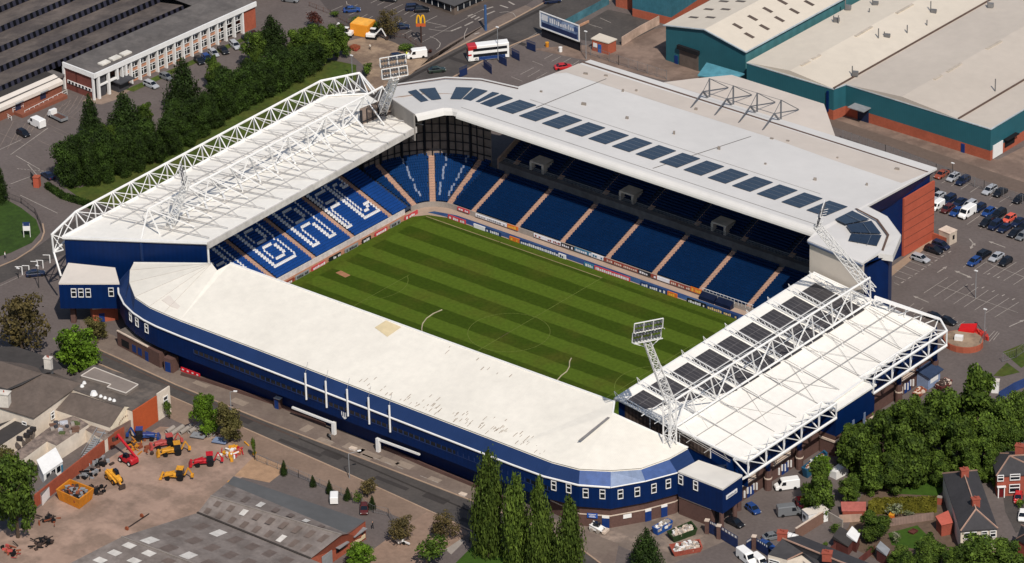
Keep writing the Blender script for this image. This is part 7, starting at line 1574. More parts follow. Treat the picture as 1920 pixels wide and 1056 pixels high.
SHAPE = {'conifer': ('conifer', 7000), 'hedge': ('hedge', 9000), 'broad': ('broad', 9000), 'bright': ('broad', 8000), 'poplar': ('poplar', 9000), 'olive': ('broad', 4500), 'brown': ('broad', 2600), 'red': ('bush', 700), 'blossom': ('bush', 600), 'yellow': ('hedge', 1500), 'shrub': ('bush', 900)}
LM['pointed'] = LM['broad']; SHAPE['pointed'] = ('pointed', 9000)
LM['shrub'] = leafmat('leaf_shrub', (66, 90, 28), .5, .62, (86, 108, 36))
BARK = mat('tree_bark', (84, 70, 58), .85, .95, n=(.2, 2), n2=(0, 1))
CM = {}
def tree(kind, bx, by, ty, wpx, label, name=None, cat=None, grp=None):
    """base pixel, crown top row, crown width in pixels"""
    b = P(bx, by, 0); h = max(1.2, HZ(bx, ty, b)); w = wpx/(CF/(b-CAM).length); sh, n = SHAPE[kind]
    var = len(CM) % 3; leafs = .5 if h > 5 else .32
    key = (kind, rnd.randrange(3), h > 5)
    if key not in CM: CM[key] = crown_mesh('crown', sh, hash(key[1])+len(kind)*13+key[1]*7, LM[kind], n if h > 5 else n//2, ({'poplar': .05, 'broad': .05, 'pointed': .05, 'hedge': .048, 'conifer': .05}.get(sh, .07)*(1 if h > 5 else 1.4)))
    cat = cat or ('shrub' if sh in ('bush',) or h < 3 else 'tree'); name = name or ({'conifer': 'conifer_tree', 'hedge': 'leylandii_tree', 'poplar': 'poplar_tree', 'broad': 'broadleaf_tree', 'pointed': 'broadleaf_tree', 'bright': 'broadleaf_tree', 'olive': 'broadleaf_tree', 'brown': 'budding_tree'}.get(kind, 'garden_shrub') if cat == 'tree' else 'garden_shrub')
    t = thing(name, label, cat, b, 0, grp)
    o = bpy.data.objects.new('crown', CM[key]); COL.objects.link(o); o.parent = t
    lift = .06*h if sh == 'broad' else 0
    o.location = (0, 0, lift); o.scale = (w, w, h-lift); o.rotation_euler = (0, 0, rnd.random()*6.28)
    mb = MB(); r = max(.05, h*.022); mb.bar((0, 0, -.1), (0, 0, h*.45), r, 7, r2=r*.7); mb.bar((0, 0, h*.45), (h*.02, 0, h*.85), r*.7, 6, r2=r*.2)
    if sh == 'broad':
        for i in range(7): a = i*.9+rnd.random(); mb.bar((0, 0, h*(.22+.05*i)), (cos(a)*w*.33, sin(a)*w*.33, h*(.45+.05*i)), r*.45, 5, r2=r*.12)
    elif sh in ('hedge', 'conifer', 'poplar', 'pointed'):
        for i in range(5): a = i*1.3; mb.bar((0, 0, h*(.15+.13*i)), (cos(a)*w*.25, sin(a)*w*.25, h*(.25+.13*i)), r*.3, 4, r2=r*.1)
    mb.build('trunk', BARK, t, False); return t
GH = 'dark evergreens of the tall hedge beside the grass verge'
HL = 'dense dark evergreen of the long tall hedge along the grass verge'
for a in [(128,345,268,62),(150,338,258,60),(176,334,255,62),(205,326,246,60),(232,316,240,58),(258,308,234,58),(284,297,226,58),(310,284,216,58),(335,268,198,58),(360,254,186,58),(385,238,178,54),(408,218,150,56),(432,208,134,60),(458,197,126,60),(484,184,114,60),(510,170,102,60),(536,156,94,60),(562,143,86,60),(590,130,80,58),(140,352,285,44),(170,346,278,44),(200,338,272,44),(230,328,262,44),(260,318,256,44),(290,306,248,44),(322,290,236,44),(350,274,222,44),(378,256,206,44),(402,238,190,44),(428,222,172,44),(452,208,158,44),(478,194,146,44),(504,180,134,44),(530,167,124,44),(556,154,114,44),(150,318,248,56),(190,306,238,50),(330,248,190,50),(420,190,128,52),(470,170,110,54),(520,140,86,54)]: tree('hedge', *a, HL, grp=GH)
for a in [(610,122,52,62),(634,110,46,50),(585,112,48,58),(560,112,56,50)]: tree('broad', *a, 'rounder mid green tree at the upper end of the tall hedge', grp='mid green trees at the upper end of the hedge')
for a, l in (((172,268,172,46), 'narrow dark conifer rising left of the hedge, next to the flatbed truck'), ((236,250,168,66), 'broad dark conifer between the narrow one and the office entrance'), ((345,205,104,68), 'tall double topped conifer before the middle of the office block'), ((512,98,25,58), 'tall green conifer before the brick end of the office block'), ((-2,378,288,34), 'dark conifer cut by the left edge above the grass bank'), ((1211,1072,986,60), 'pointed conifer at the bottom edge before the blue skip')): tree('conifer', *a, l)
for a, l in (((270,240,190,40), 'bushy green tree at the shoulder of the broad dark conifer'), ((207,300,232,44), 'lighter green tree below the narrow dark conifer'), ((405,168,104,42), 'yellowish green tree behind the hedge near parked cars'), ((480,130,60,50), 'dark green tree behind the hedge near the office brick end')): tree('broad', *a, l)
tree('red', 590, 55, 16, 42, 'copper red shrub above the hedge end'); tree('red', 640, 62, 40, 30, 'copper brown shrub behind the orange container'); tree('shrub', 627, 32, 18, 22, 'small green shrub at the corner of the upper car park'); tree('shrub', 668, 50, 30, 26, 'green shrub behind the orange container'); tree('shrub', 700, 62, 38, 30, 'dark green shrub right of the orange container'); tree('brown', 728, 70, 20, 52, 'bare budding tree at the edge of the upper car park'); tree('shrub', 765, 95, 84, 40, 'low weeds beside the white minibus van'); tree('red', 806, 100, 92, 14, 'small copper shrub at the kerb corner of the upper car park'); tree('shrub', 690, 140, 112, 34, 'dark shrubs at the lower end of the building site')
tree('brown', 42, 672, 540, 118, 'large brownish budding tree at the left edge below the stadium corner'); tree('bright', 146, 692, 602, 98, 'bright fresh green tree below the left corner box'); tree('olive', 180, 640, 596, 52, 'small olive tree behind the bright green one'); tree('shrub', 75, 705, 668, 70, 'mossy shrub beside the dark roof at the left edge')
tree('broad', 34, 1008, 852, 96, 'big green tree at the lower left over the yard corner'); tree('olive', 10, 905, 838, 60, 'olive tree at the left edge behind the cream outbuildings'); tree('blossom', 62, 890, 862, 30, 'grey blossom shrub beside the rounded white roof'); tree('shrub', 118, 908, 892, 16, 'small dark shrub behind the yard wall')
tree('bright', 386, 812, 738, 58, 'bright green tree on the road side of the machinery yard'); tree('olive', 432, 828, 754, 68, 'olive budding tree next to the bright one by the yard'); tree('shrub', 318, 785, 745, 24, 'small green tree at the white end wall by the road'); tree('shrub', 478, 862, 812, 14, 'thin green shrub at the yard entrance post')
for i, a in enumerate([(533,892,861,14),(587,913,890,12),(618,926,899,13),(652,938,912,14),(698,955,928,14)]): tree('conifer', *a, 'small upright conifer in the row along the workshop yard fence', grp='small conifers along the workshop yard')
for a, l in (((918,1044,836,64), 'tallest poplar, leftmost of the four at the bottom'), ((968,1062,880,58), 'second poplar from the left at the bottom edge'), ((1016,1080,888,60), 'third poplar from the left at the bottom edge'), ((1068,1094,924,62), 'rightmost poplar of the four at the bottom edge')): tree('poplar', *a, l)
tree('bright', 676, 1072, 1020, 60, 'bright yellow green bush at the bottom beside the workshop gable'); tree('shrub', 800, 1062, 1000, 84, 'green bushes at the bottom left of the lawn'); tree('brown', 832, 1010, 964, 60, 'bare twiggy shrub above the green bushes near the road'); tree('brown', 750, 1020, 966, 66, 'bare twiggy shrub on the earth path by the workshop'); tree('brown', 690, 930, 896, 44, 'bare shrub beside the road lamp at the yard fence'); tree('shrub', 672, 945, 918, 22, 'dark shrub in the conifer row')
WD = 'dense green tree in the wood right of the near end stand'; GW_ = 'trees of the wood beside the gardens'
for a in [(1612,906,806,84),(1655,900,775,96),(1700,912,800,96),(1692,862,756,96),(1730,880,772,96),(1768,852,736,96),(1800,888,790,92),(1845,880,782,92),(1876,850,752,84),(1905,828,738,70),(1640,865,790,80),(1750,812,742,80),(1860,905,840,60),(1922,800,730,50),(1630,925,850,70),(1680,925,850,70),(1725,905,840,60),(1600,840,790,50),(1670,815,765,60),(1785,805,745,60),(1890,880,800,60),(1820,905,850,60),(1760,908,850,60),(1590,880,800,60),(1720,838,745,70)]: tree(('broad', 'pointed', 'pointed')[(a[0]//7) % 3], *a, WD, grp=GW_)
tree('pointed', 1832, 822, 686, 100, 'tall pointed dark tree standing over the wood by the fence'); tree('pointed', 1534, 968, 868, 80, 'green tree beside the white van and the turnstiles'); tree('broad', 1594, 942, 893, 46, 'smaller green tree right of the one by the white van'); tree('bright', 1540, 890, 855, 44, 'bright green shrubby tree beside the teal skip')
for a, l in (((1640,1015,964,66), 'green tree between the timber fence and the sheds'), ((1746,1062,1008,80), 'dark green tree at the bottom right of the lawn'), ((1830,1090,1012,110), 'dark green trees at the bottom edge below the white fronted house'), ((1885,1085,1016,80), 'dark green tree at the bottom right corner'), ((1788,1092,1022,70), 'green tree at the bottom edge left of the dark ones'), ((1872,918,876,42), 'round dark bush between the two houses'), ((1690,1075,1030,60), 'green tree at the bottom edge behind the sheds')): tree('broad', *a, l)
tree('blossom', 1680, 970, 942, 44, 'pale blossoming shrub in front of the clipped hedge'); tree('blossom', 1680, 1018, 994, 26, 'white blossom shrub beside the lower lawn'); tree('shrub', 1563, 1000, 980, 26, 'small shrub in the garden behind the brick wall'); tree('shrub', 1545, 1030, 1014, 16, 'small conifer bush behind the corner house'); tree('blossom', 1702, 972, 955, 30, 'grey green shrub beside the garden bench'); tree('shrub', 1632, 1040, 1024, 20, 'small leafy shrub among the shed gardens'); tree('blossom', 1890, 830, 808, 26, 'pale shrub beside the brick house'); tree('shrub', 1915, 955, 935, 22, 'small shrub beside the red car')
# clipped hedges
def clipped(lab, px, h_, w_, m, n_):
    pts = [P(*p, 0) for p in px]; t = thing('clipped_hedge', lab, 'hedge', pts[0]); r = random.Random(len(lab)); mb = MB()
    for a, b in zip(pts, pts[1:]):
        L = (b-a).length; d = (b-a).normalized(); q = V((-d.y, d.x, 0))
        mb.prism([xy(a-q*w_*.42), xy(b-q*w_*.42), xy(b+q*w_*.42), xy(a+q*w_*.42)], 0, h_*.93)
        for i in range(int(L*n_)):
            f_ = r.random(); s_ = r.uniform(-1, 1); top = r.random() < .45
            p = a+d*(r.random()*L)+q*(s_*w_*.5 if top else (1 if r.random() < .5 else -1)*w_*.47)+V((0, 0, h_*(.93+.07*r.random()) if top else h_*r.random()))
            u = V((r.gauss(0, 1), r.gauss(0, 1), r.gauss(0, 1))).normalized(); w = u.cross(V((r.gauss(0, 1), r.gauss(0, 1), r.gauss(0, 1)))).normalized(); s = .16+.16*r.random(); mb.poly([p+u*s, p+w*s*.7, p-u*s, p-w*s*.7])
    mb.build('foliage', m, t); return t
clipped('long yellow green clipped hedge dividing the back gardens', [(1636, 962), (1756, 958)], 3.2, 1.6, LM['yellow'], 90); clipped('short yellow green clipped hedge turning down from the long one', [(1634, 962), (1636, 990)], 3.2, 1.4, LM['yellow'], 90)
clipped('dark clipped hedge along the foot of the grass verge by the gate', [(88, 352), (118, 372), (160, 385), (176, 392)], 1.4, 1.4, LM['hedge'], 60)
# fences, gates, lamps, signs
def meshfence(name, lab, px, h_, m, sp=2.6, r=.05, step=None, cat='fence', z=0):
    pts = [P(*p, 0) for p in px]; t = thing(name, lab, cat, pts[0]); mb = MB(); mr = MB()
    for a, b in zip(pts, pts[1:]):
        L = (b-a).length; n = max(1, int(L/sp))
        for i in range(n+1): p = lerp(a, b, i/n); mb.bar(p, p+V((0, 0, h_)), r)
        k = max(1, int(L/(step or .5)))
        for i in range(k): p = lerp(a, b, (i+.5)/k); mr.bar(p+V((0, 0, .1)), p+V((0, 0, h_*.98)), .018)
        for z_ in (.15, .95): mr.bar(a+V((0, 0, h_*z_)), b+V((0, 0, h_*z_)), .03)
    mb.build('posts', m, t); mr.build('mesh', m, t); return t
GALV = mat('galvanised_steel', (132, 130, 130), .85, .5); DKF = mat('dark_fence_steel', (64, 62, 62), .85, .6); BLF = mat('navy_gate_steel', (30, 46, 86), .95, .5)
meshfence('palisade_fence', 'grey palisade fence running behind the main stand roof', [(1090, 98), (1160, 122), (1250, 150)], 2.6, GALV, 2.6, .06, .45); meshfence('palisade_fence', 'grey palisade fence between the right car park and the warehouse alley', [(1580, 262), (1660, 290), (1755, 326), (1845, 357), (1935, 390)], 2.6, GALV, 2.6, .06, .45)
meshfence('railings', 'dark railings round the grass bank at the left edge', [(14, 372), (40, 382), (66, 402), (76, 424), (80, 436)], 1.6, DKF, 2.4, .05, .5); meshfence('palisade_fence', 'grey fence along the workshop yard behind the small conifers', [(482, 865), (560, 896), (660, 938), (700, 962), (728, 968), (738, 985)], 1.9, GALV, 2.6, .05, .5)
meshfence('railings', 'black railings beside the lawn near the poplars', [(848, 1000), (880, 1018), (905, 1030)], 1.3, DKF, 2, .05, .4); meshfence('palisade_fence', 'blue grey fence at the right edge behind the pointed tree', [(1880, 680), (1905, 672), (1935, 650)], 2.4, GALV, 2.4, .06, .4); meshfence('palisade_fence', 'short fence panel beside the red tarpaulin', [(1838, 655), (1846, 640), (1850, 632)], 2.4, GALV, 2.4, .06, .4)
meshfence('wire_fence', 'thin brown fence round the building site and upper car park', [(580, 12), (620, 28), (660, 48), (700, 66), (760, 72), (800, 98)], 1.3, mat('rusty_rail', (120, 88, 74), .85, .8), 2.2, .05, .8)
def slab_fence(name, lab, px, h_, m, w=.08): return wall_line(name, lab, [P(*p, 0) for p in px], h_, w, m, None, 'fence')
slab_fence('board_fence', 'teal painted board fence along the main road at the top', [(1052, 56), (1095, 33), (1142, 8)], 2.2, mat('teal_board', (70, 116, 128), .9, .7, n=(.2, .6), n2=(.3, .2))); slab_fence('concrete_wall', 'rusty stained pale panel wall beside the brick hut', [(1166, 86), (1200, 65), (1236, 46)], 2.4, mat('stained_panel', (192, 166, 148), .9, .85, n=(.15, .8), n2=(.2, .3)), .2); slab_fence('board_fence', 'low orange timber edge along the small yard', [(1066, 60), (1104, 42)], .6, mat('orange_plank', (196, 150, 120), .9, .8), .3)
slab_fence('timber_fence', 'weathered timber fence below the long clipped hedge', [(1663, 988), (1700, 982), (1750, 975)], 1.8, mat('weathered_timber', (138, 116, 106), .9, .9, wave=('X', 1.6, .15))); slab_fence('timber_fence', 'pale slatted fence beside the brick yard wall corner', [(1573, 980), (1616, 978)], 1.8, mat('pale_timber', (176, 148, 130), .9, .9, wave=('X', 1.6, .2))); slab_fence('timber_fence', 'dark red fence panels among the shed gardens', [(1556, 1040), (1578, 1024)], 1.7, SHEDB); slab_fence('timber_fence', 'dark red fence with pale posts running up from the bottom edge', [(1610, 1060), (1640, 1036)], 1.7, SHEDB)
wall_line('brick_wall', 'brown brick yard wall beside the white cabin', [P(1492, 1012), P(1522, 993), P(1551, 975)], 2.6, .35, mat('brown_yard_brick', (128, 98, 84), .95, .9, n=(.1, 2)), CREAMB); wall_line('concrete_wall', 'grey concrete wall running right from the brown brick yard wall', [P(1552, 974), P(1580, 990)], 1.9, .25, CONC)
def gate(lab, px, h_, m=BLF):
    a, b = P(*px[0], 0), P(*px[1], 0); t = thing('steel_gate', lab, 'gate', lerp(a, b, .5)); mb = MB(); n = max(4, int((b-a).length/.3))
    for i in range(n+1): p = lerp(a, b, i/n); mb.bar(p+V((0, 0, .1)), p+V((0, 0, h_)), .05)
    for z_ in (.15, .55, .98): mb.bar(a+V((0, 0, h_*z_)), b+V((0, 0, h_*z_)), .07)
    mb.build('bars', m, t); d = (b-a).normalized(); q = V((-d.y, d.x, 0))*.03; MB().prism([xy(a-q), xy(b-q), xy(b+q), xy(a+q)], .1, h_*.75).build('sheet', m, t); return t
for l, a, b, h_ in (('left leaf of the tall blue gates by the corner box', (1330, 1000), (1347, 1008), 3.0), ('right leaf of the tall blue gates by the corner box', (1350, 1010), (1383, 1030), 3.0), ('blue gate leaf left of the brick pier at the bottom', (1399, 1035), (1411, 1028), 2.6), ('blue gate leaf right of the brick pier at the bottom', (1418, 1030), (1440, 1044), 2.6)):
    g_ = gate(l, (a, b), h_); mb = MB(); A, B = P(*a, 0), P(*b, 0)
    for i in range(5): p = lerp(A, B, .12+.18*i); q = lerp(A, B, .12+.18*i+.1); mb.poly([(p.x+.05, p.y-.08, h_*.82), (q.x+.05, q.y-.08, h_*.82), (q.x+.05, q.y-.08, h_*.98), (p.x+.05, p.y-.08, h_*.98)])
    mb.build('white_lettering', STEEL, g_)
for l, a, b in (('blue gate at the main road, lowest of the row', (862, 146), (876, 140)), ('blue gate second up the main road row', (907, 128), (922, 140)), ('blue gate standing open third up the main road row', (936, 118), (950, 125)), ('blue gate fourth up the main road row', (960, 108), (974, 115)), ('dark railing panel beside the poster hoarding', (988, 92), (1004, 98))): gate(l, (a, b), 2.6)
for l, px_ in (('brick gate pier between the two tall blue gates', (1348, 1010)), ('brick gate pier between the lower blue gates', (1414, 1030)), ('brick gate pier against the dark corner wall', (1326, 1000)), ):
    p = P(*px_, 0); t = thing('gate_pier', l, 'gate pier', p); MB().obox((p.x, p.y, 0), (.8, .8, 3.0), .4).build('pier', BRICK, t); MB().obox((p.x, p.y, 3.0), (1, 1, .2), .4).build('cap', CREAMB, t)
def lamp(lab, bx, by, ty, arm=None, m=GREYST):
    b = P(bx, by, 0); h_ = HZ(bx, ty, b); t = thing('street_lamp', lab, 'street lamp', b); mb = MB(); mb.bar(b, b+V((0, 0, h_)), .11, 6, r2=.07); e = b+V((0, 0, h_))
    if arm: e2 = e+V((*arm, .25)); mb.bar(e, e2, .06, 6)
    else: e2 = e
    mb.build('pole', m, t); MB().obox((e2.x, e2.y, e2.z-.08), (.8, .35, .18), math.atan2(arm[1], arm[0]) if arm else 0).build('lamp_head', STEEL, t); return t
lamp('tall street lamp with its arm over the road, nearest the small conifers', 655.5, 897, 851, (1.2, 2.0)); lamp('street lamp with white head on the pavement beyond the yard trees', 434, 782, 735, (1.0, .6)); lamp('lamp post on the grass verge behind the left end roof', 300, 304, 274); lamp('lamp post on the verge near the upper end of the left roof', 661, 150, 104); lamp('lamp post among empty bays of the right car park', 1829, 559, 508); lamp('lamp post beside the red tarpaulin in the right car park', 1846, 625, 580); lamp('lamp post in front of the double decker bus', 934, 112, 51); lamp('lamp post beside the brick hut at the top', 1099, 111, 59); lamp('lamp post at the back of the fence row of cars', 1786, 327, 306, None, DKF); lamp('small lamp post by the poplars and lawn', 891, 1020, 1004); lamp('thin lamp post rising from the wood', 1815, 880, 852, None, DKF)
lamp('lamp post between the blue car and the left corner box', 73, 540, 498, None, DKF); lamp('dark lamp post at the left road crossing', 35, 522, 503, None, DKF)
# white height barrier posts at the left corner
for i, (x, y) in enumerate(((42, 515), (55, 513), (71, 505), (81, 503), (94, 493))):
    b = P(x, y, 0); t = thing('barrier_post', 'white post in the row along the kerb by the left stadium corner', 'post', b, 0, 'white posts at the left corner kerb'); mb = MB(); mb.bar(b, b+V((0, 0, 2.0)), .14, 6); mb.build('post', STEEL, t); mb = MB(); mb.bar(b+V((0, 0, 2.0)), b+V((-1.3, -.9, 2.0)), .08, 6); mb.build('rail', STEEL, t)
# golden arches sign on a pole
b = P(790, 80, 0); hs = HZ(790, 28, b); t = thing('pole_sign', 'yellow double arch M sign on a tall dark pole by the upper car park', 'sign', b); MB().bar(b, b+V((0, 0, hs-3)), .22, 8).build('pole', mat('brown_pole', (70, 52, 46), .9, .7), t)
mb = MB(); u_ = RI.copy(); u_.z = 0; u_.normalize(); top = hs; 
for sx in (-1, 1):
    prev = None
    for i in range(13): a_ = pi*i/12; q = b+u_*(sx*.55+cos(a_)*.48)+V((0, 0, top-2.3+sin(a_)*2.2)); prev and mb.bar(prev, q, .2, 6); prev = q
mb.build('arches', mat('arch_yellow', (250, 190, 40), .95, .4), t); mb = MB(); q = V((-u_.y, u_.x, 0))*.12; mb.prism([xy(b-u_*1.2-q), xy(b+u_*1.2-q), xy(b+u_*1.2+q), xy(b-u_*1.2+q)], top-3.2, top-2.4); mb.build('panel', mat('sign_orange_red', (206, 96, 50), .95, .5), t)
b = P(911, 57, 0); hs = HZ(909, 10, b); t = thing('sign_pylon', 'tall slim blue sign post beside the main road', 'sign', b); MB().bar(b, b+V((0, 0, hs)), .35, 6).build('post', mat('pylon_blue', (62, 92, 134), .95, .5), t)
b = P(51, 445, 0); t = thing('site_sign', 'white and navy notice board on two posts on the grass bank', 'sign', b); u_ = RI.copy(); u_.z = 0; u_.normalize(); mb = MB(); 
for s_ in (-.75, .75): mb.bar(b+u_*s_, b+u_*s_+V((0, 0, 3.6)), .08, 6)
mb.build('posts', STEEL, t); q = V((-u_.y, u_.x, 0))*.06; MB().prism([xy(b-u_*.85-q), xy(b+u_*.85-q), xy(b+u_*.85+q), xy(b-u_*.85+q)], 1.7, 2.9).build('white_panel', STEEL, t); MB().prism([xy(b-u_*.85-q), xy(b+u_*.85-q), xy(b+u_*.85+q), xy(b-u_*.85+q)], 2.95, 3.9).build('navy_panel', NVB, t)
b = P(70, 350, 0); t = thing('gate_kiosk', 'narrow orange brick pier at the gate by the dark blue car', 'pier', b); MB().obox((b.x, b.y, 0), (1.4, 1.4, 2.6), .4).build('pier', BRICKO, t); MB().obox((b.x, b.y, 2.6), (1.6, 1.6, .15), .4).build('cap', BRICKR, t)
gate('open dark gate beside the narrow orange brick pier', ((58, 336), (66, 346)), 2.0, DKF)
# small buildings and bits in the car parks
b = P(1776, 458, 0); t = thing('cabin', 'small beige flat topped cabin at the corner of the brick end wall', 'cabin', b); fr = Fr(P(1760, 453), P(1780, 461)); mb = MB(); fr.bx(mb, 0, 3.2, -2.6, 0, 0, 3.0); mb.build('wall', mat('beige_cabin', (196, 180, 162), .9, .8), t); mb = MB(); fr.bx(mb, -.1, 3.3, -2.7, .1, 3.0, 3.15); mb.build('roof', CREAMB, t); mb = MB(); fr.bx(mb, 3.2, 3.3, -1.7, -1.1, 1.2, 2.2); mb.build('vent', DARK, t)
t = thing('tarpaulin_frame', 'bright red tarpaulin heap on frames in the right car park', 'tarpaulin', P(1808, 632)); mb = MB(); fr = Fr(P(1796, 632), P(1842, 638)); mb.prism([xy(fr(0, 0)), xy(fr(3.6, 0)), xy(fr(3.6, -3)), xy(fr(0, -3))], 0, [1.6, 2.0, 2.4, 1.8]); mb.build('red_sheet', mat('tarpaulin_red', (214, 30, 30), .95, .5, n=(.06, 1)), t); mb = MB()
for i in range(16): p = fr(3.6+sc_.random()*3.4, -sc_.random()*3, 0); mb.obox((p.x, p.y, 0), (1.0, .4, .4+.8*sc_.random()), sc_.random()*3)
mb.build('red_crates', mat('crate_red', (190, 60, 50), .95, .6, n=(.15, 1.5)), t)
t = thing('planter_wall', 'curved brick planter with sandy top beside the red tarpaulin', 'planter', P(1805, 655)); c = P(1806, 646, 0); mb = MB(); pts = [(c.x+4.6*cos(a_*pi/9), c.y+4.0*sin(a_*pi/9)) for a_ in range(18)]; mb.prism(pts, 0, 1.4); mb.build('wall', BRICKR, t); mb = MB(); mb.prism([(c.x+4.4*cos(a_*pi/9), c.y+3.8*sin(a_*pi/9)) for a_ in range(18)], 1.4, 1.46); mb.build('sand', SAND, t); MB().obox((c.x-.5, c.y-1, 1.46), (1.8, 1.2, 1.0), .4).build('white_sack', STEEL, t)
b = P(1522, 985, 0); t = thing('cabin', 'white flat roofed portable cabin in the lower right yard', 'cabin', b); fr = Fr(P(1504, 978), P(1512, 985)); mb = MB(); fr.bx(mb, 0, 2.6, -4.6, 0, .1, 2.8); mb.build('wall', STEEL, t); mb = MB(); fr.bx(mb, -.08, 2.7, -4.7, .08, 2.8, 2.92); mb.build('roof', WHITE2, t); mb = MB(); fr.bx(mb, .4, 1.4, 0, .06, 1.2, 2.0); mb.build('window', GLASS, t)
t = thing('storage_tank', 'white cylindrical tank lying beside the brick pier in the lower right yard', 'tank', P(1484, 1006)); a, b = P(1474, 1004, .8), P(1494, 1010, .8); mb = MB(); mb.bar(a, b, .85, 12); mb.build('tank', STEEL, t); mb = MB(); 
for f_ in (.25, .6): p = lerp(a, b, f_); q = lerp(a, b, f_+.04); mb.bar(p, q, .88, 12)
mb.build('straps', GREYST, t)
t = thing('white_tent', 'white sheeted heap half hidden by trees behind the white van', 'tarpaulin', P(1582, 900)); fr = Fr(P(1568, 900), P(1592, 888)); mb = MB(); mb.prism([xy(fr(0, 0)), xy(fr(3.6, 0)), xy(fr(3.6, -2)), xy(fr(0, -2))], 0, [1.8, 2.2, 2.2, 1.4]); mb.build('sheet', STEEL, t)
b = P(1866, 735, 0); t = thing('utility_box', 'white cabinet beside the pointed dark tree and blue fence', 'cabinet', b); MB().obox((b.x, b.y, 0), (1.6, 1.2, 2.8), .5).build('cabinet', STEEL, t); MB().obox((b.x, b.y, 2.8), (1.8, 1.4, .15), .5).build('lid', WHITE2, t)
slab_fence('board_fence', 'blue hoarding beside the white cabinet at the right edge', [(1872, 752), (1900, 735), (1930, 722)], 2.2, mat('hoarding_blue', (44, 66, 116), .95, .6))
for i, (lab, x, y) in enumerate((('white bollard box at the foot of the poster hoarding', 1051, 97), ('orange bin at the left foot of the poster hoarding', 1026, 88))):
    b = P(x, y, 0); t = thing('litter_bin', lab, 'bin', b); MB().bar(b, b+V((0, 0, 1.1)), .45, 8).build('bin', STEEL if i == 0 else YEL2, t); MB().bar(b+V((0, 0, 1.1)), b+V((0, 0, 1.25)), .5, 8).build('bin_lid', STEEL if i == 0 else YEL, t)
# concrete pipes in the yard
for i in range(9):
    x, y = 312+i*8.5, 810-i*.9+(i % 2)*5; a, b = P(x, y, .45), P(x+14, y-9, .45); t = thing('concrete_pipe', 'grey concrete pipe lying in the row at the back of the yard', 'pipe', a, 0, 'concrete pipes at the back of the yard'); mb = MB(); n = 12; d = (b-a).normalized(); u_ = d.cross(V((0, 0, 1))).normalized(); w = V((0, 0, 1))
    R_ = lambda c, r: [c+u_*cos(2*pi*k/n)*r+w*sin(2*pi*k/n)*r for k in range(n)]; o0, o1, i0, i1 = R_(a, .5), R_(b, .5), R_(a, .38), R_(b, .38)
    for k in range(n): j = (k+1) % n; mb.poly([o0[k], o0[j], o1[j], o1[k]]); mb.poly([i0[k], i0[j], i1[j], i1[k]]); mb.poly([o0[k], o0[j], i0[j], i0[k]]); mb.poly([o1[k], o1[j], i1[j], i1[k]])
    mb.build('pipe', CONC, t)
for lab, x, y, m_ in (('dark steel plate sheet lying at the back of the yard', 372, 818, GREYST), ('blue grey steel plate stack right of the dark sheet', 413, 828, GREYCL)):
    b = P(x, y, 0); t = thing('steel_plate', lab, 'steel plates', b)
    for k in range(3): MB().obox((b.x+.2*k, b.y-.15*k, .05+.2*k), (3.2, 2.2, .18), .35).build('plate', m_, t)
# red and white barriers on the pavement
for i in range(4):
    a, b = P(340+i*9, 696+i*3.4, 0), P(348+i*9, 699+i*3.4, 0); t = thing('plastic_barrier', 'red plastic barrier in the short line beside the kiosk', 'barrier', a, 0, 'red plastic barriers beside the kiosk'); d = (b-a).normalized(); q = V((-d.y, d.x, 0))*.12; MB().prism([xy(a-q), xy(b-q), xy(b+q), xy(a+q)], .05, 1.05).build('panel', mat('barrier_red', (206, 40, 52), .95, .5), t); MB().prism([xy(lerp(a, b, .3)-q*1.2), xy(lerp(a, b, .7)-q*1.2), xy(lerp(a, b, .7)+q*1.2), xy(lerp(a, b, .3)+q*1.2)], .5, .8).build('white_panel', STEEL, t)
# motorbike, utility boxes and a kiosk on the pavement
t = lveh('motorbike', 'dark motorbike parked on the pavement between the entrance canopies', 'motorbike', 617, 822, -25); MB().loft([ring(-.7, .16, .5, .85, .05), ring(0, .2, .45, .95, .05), ring(.6, .16, .55, 1.0, .05)]).build('body', BLACK, t, False); mb = MB(); mb.bar((.55, -.35, 1.1), (.55, .35, 1.1), .04); mb.bar((.8, 0, .35), (.5, 0, 1.1), .06); mb.build('handlebars', GREYST, t, False)
for x in (-.75, .8): wheel_mb(x, 0, .34, .14).build('wheel', BLACK, t, False)
for lab, x, y in (('low white cover on the pavement by the poplars', 868, 928), ('blue doored kiosk under the long blue wall', 522, 765), ('small white cover plate in the centre of the pavement', 662, 842)):
    b = P(x, y, 0); t = thing('utility_box', lab, 'cabinet', b); MB().obox((b.x, b.y, 0), (1.5, 1.0, .2 if 'blue' not in lab else 2.4), .1).build('cabinet', STEEL if 'blue' not in lab else BRICK, t)
    MB().obox((b.x, b.y, .2 if 'blue' not in lab else 2.4), (1.6, 1.1, .1), .1).build('lid', STEEL if 'blue' in lab else CREAMB, t)
    if 'blue' in lab: MB().obox((b.x, b.y-.55, 0), (1.0, .1, 2.2), .1).build('door', mat('blue_door', (20, 52, 112), 1, .5), t)
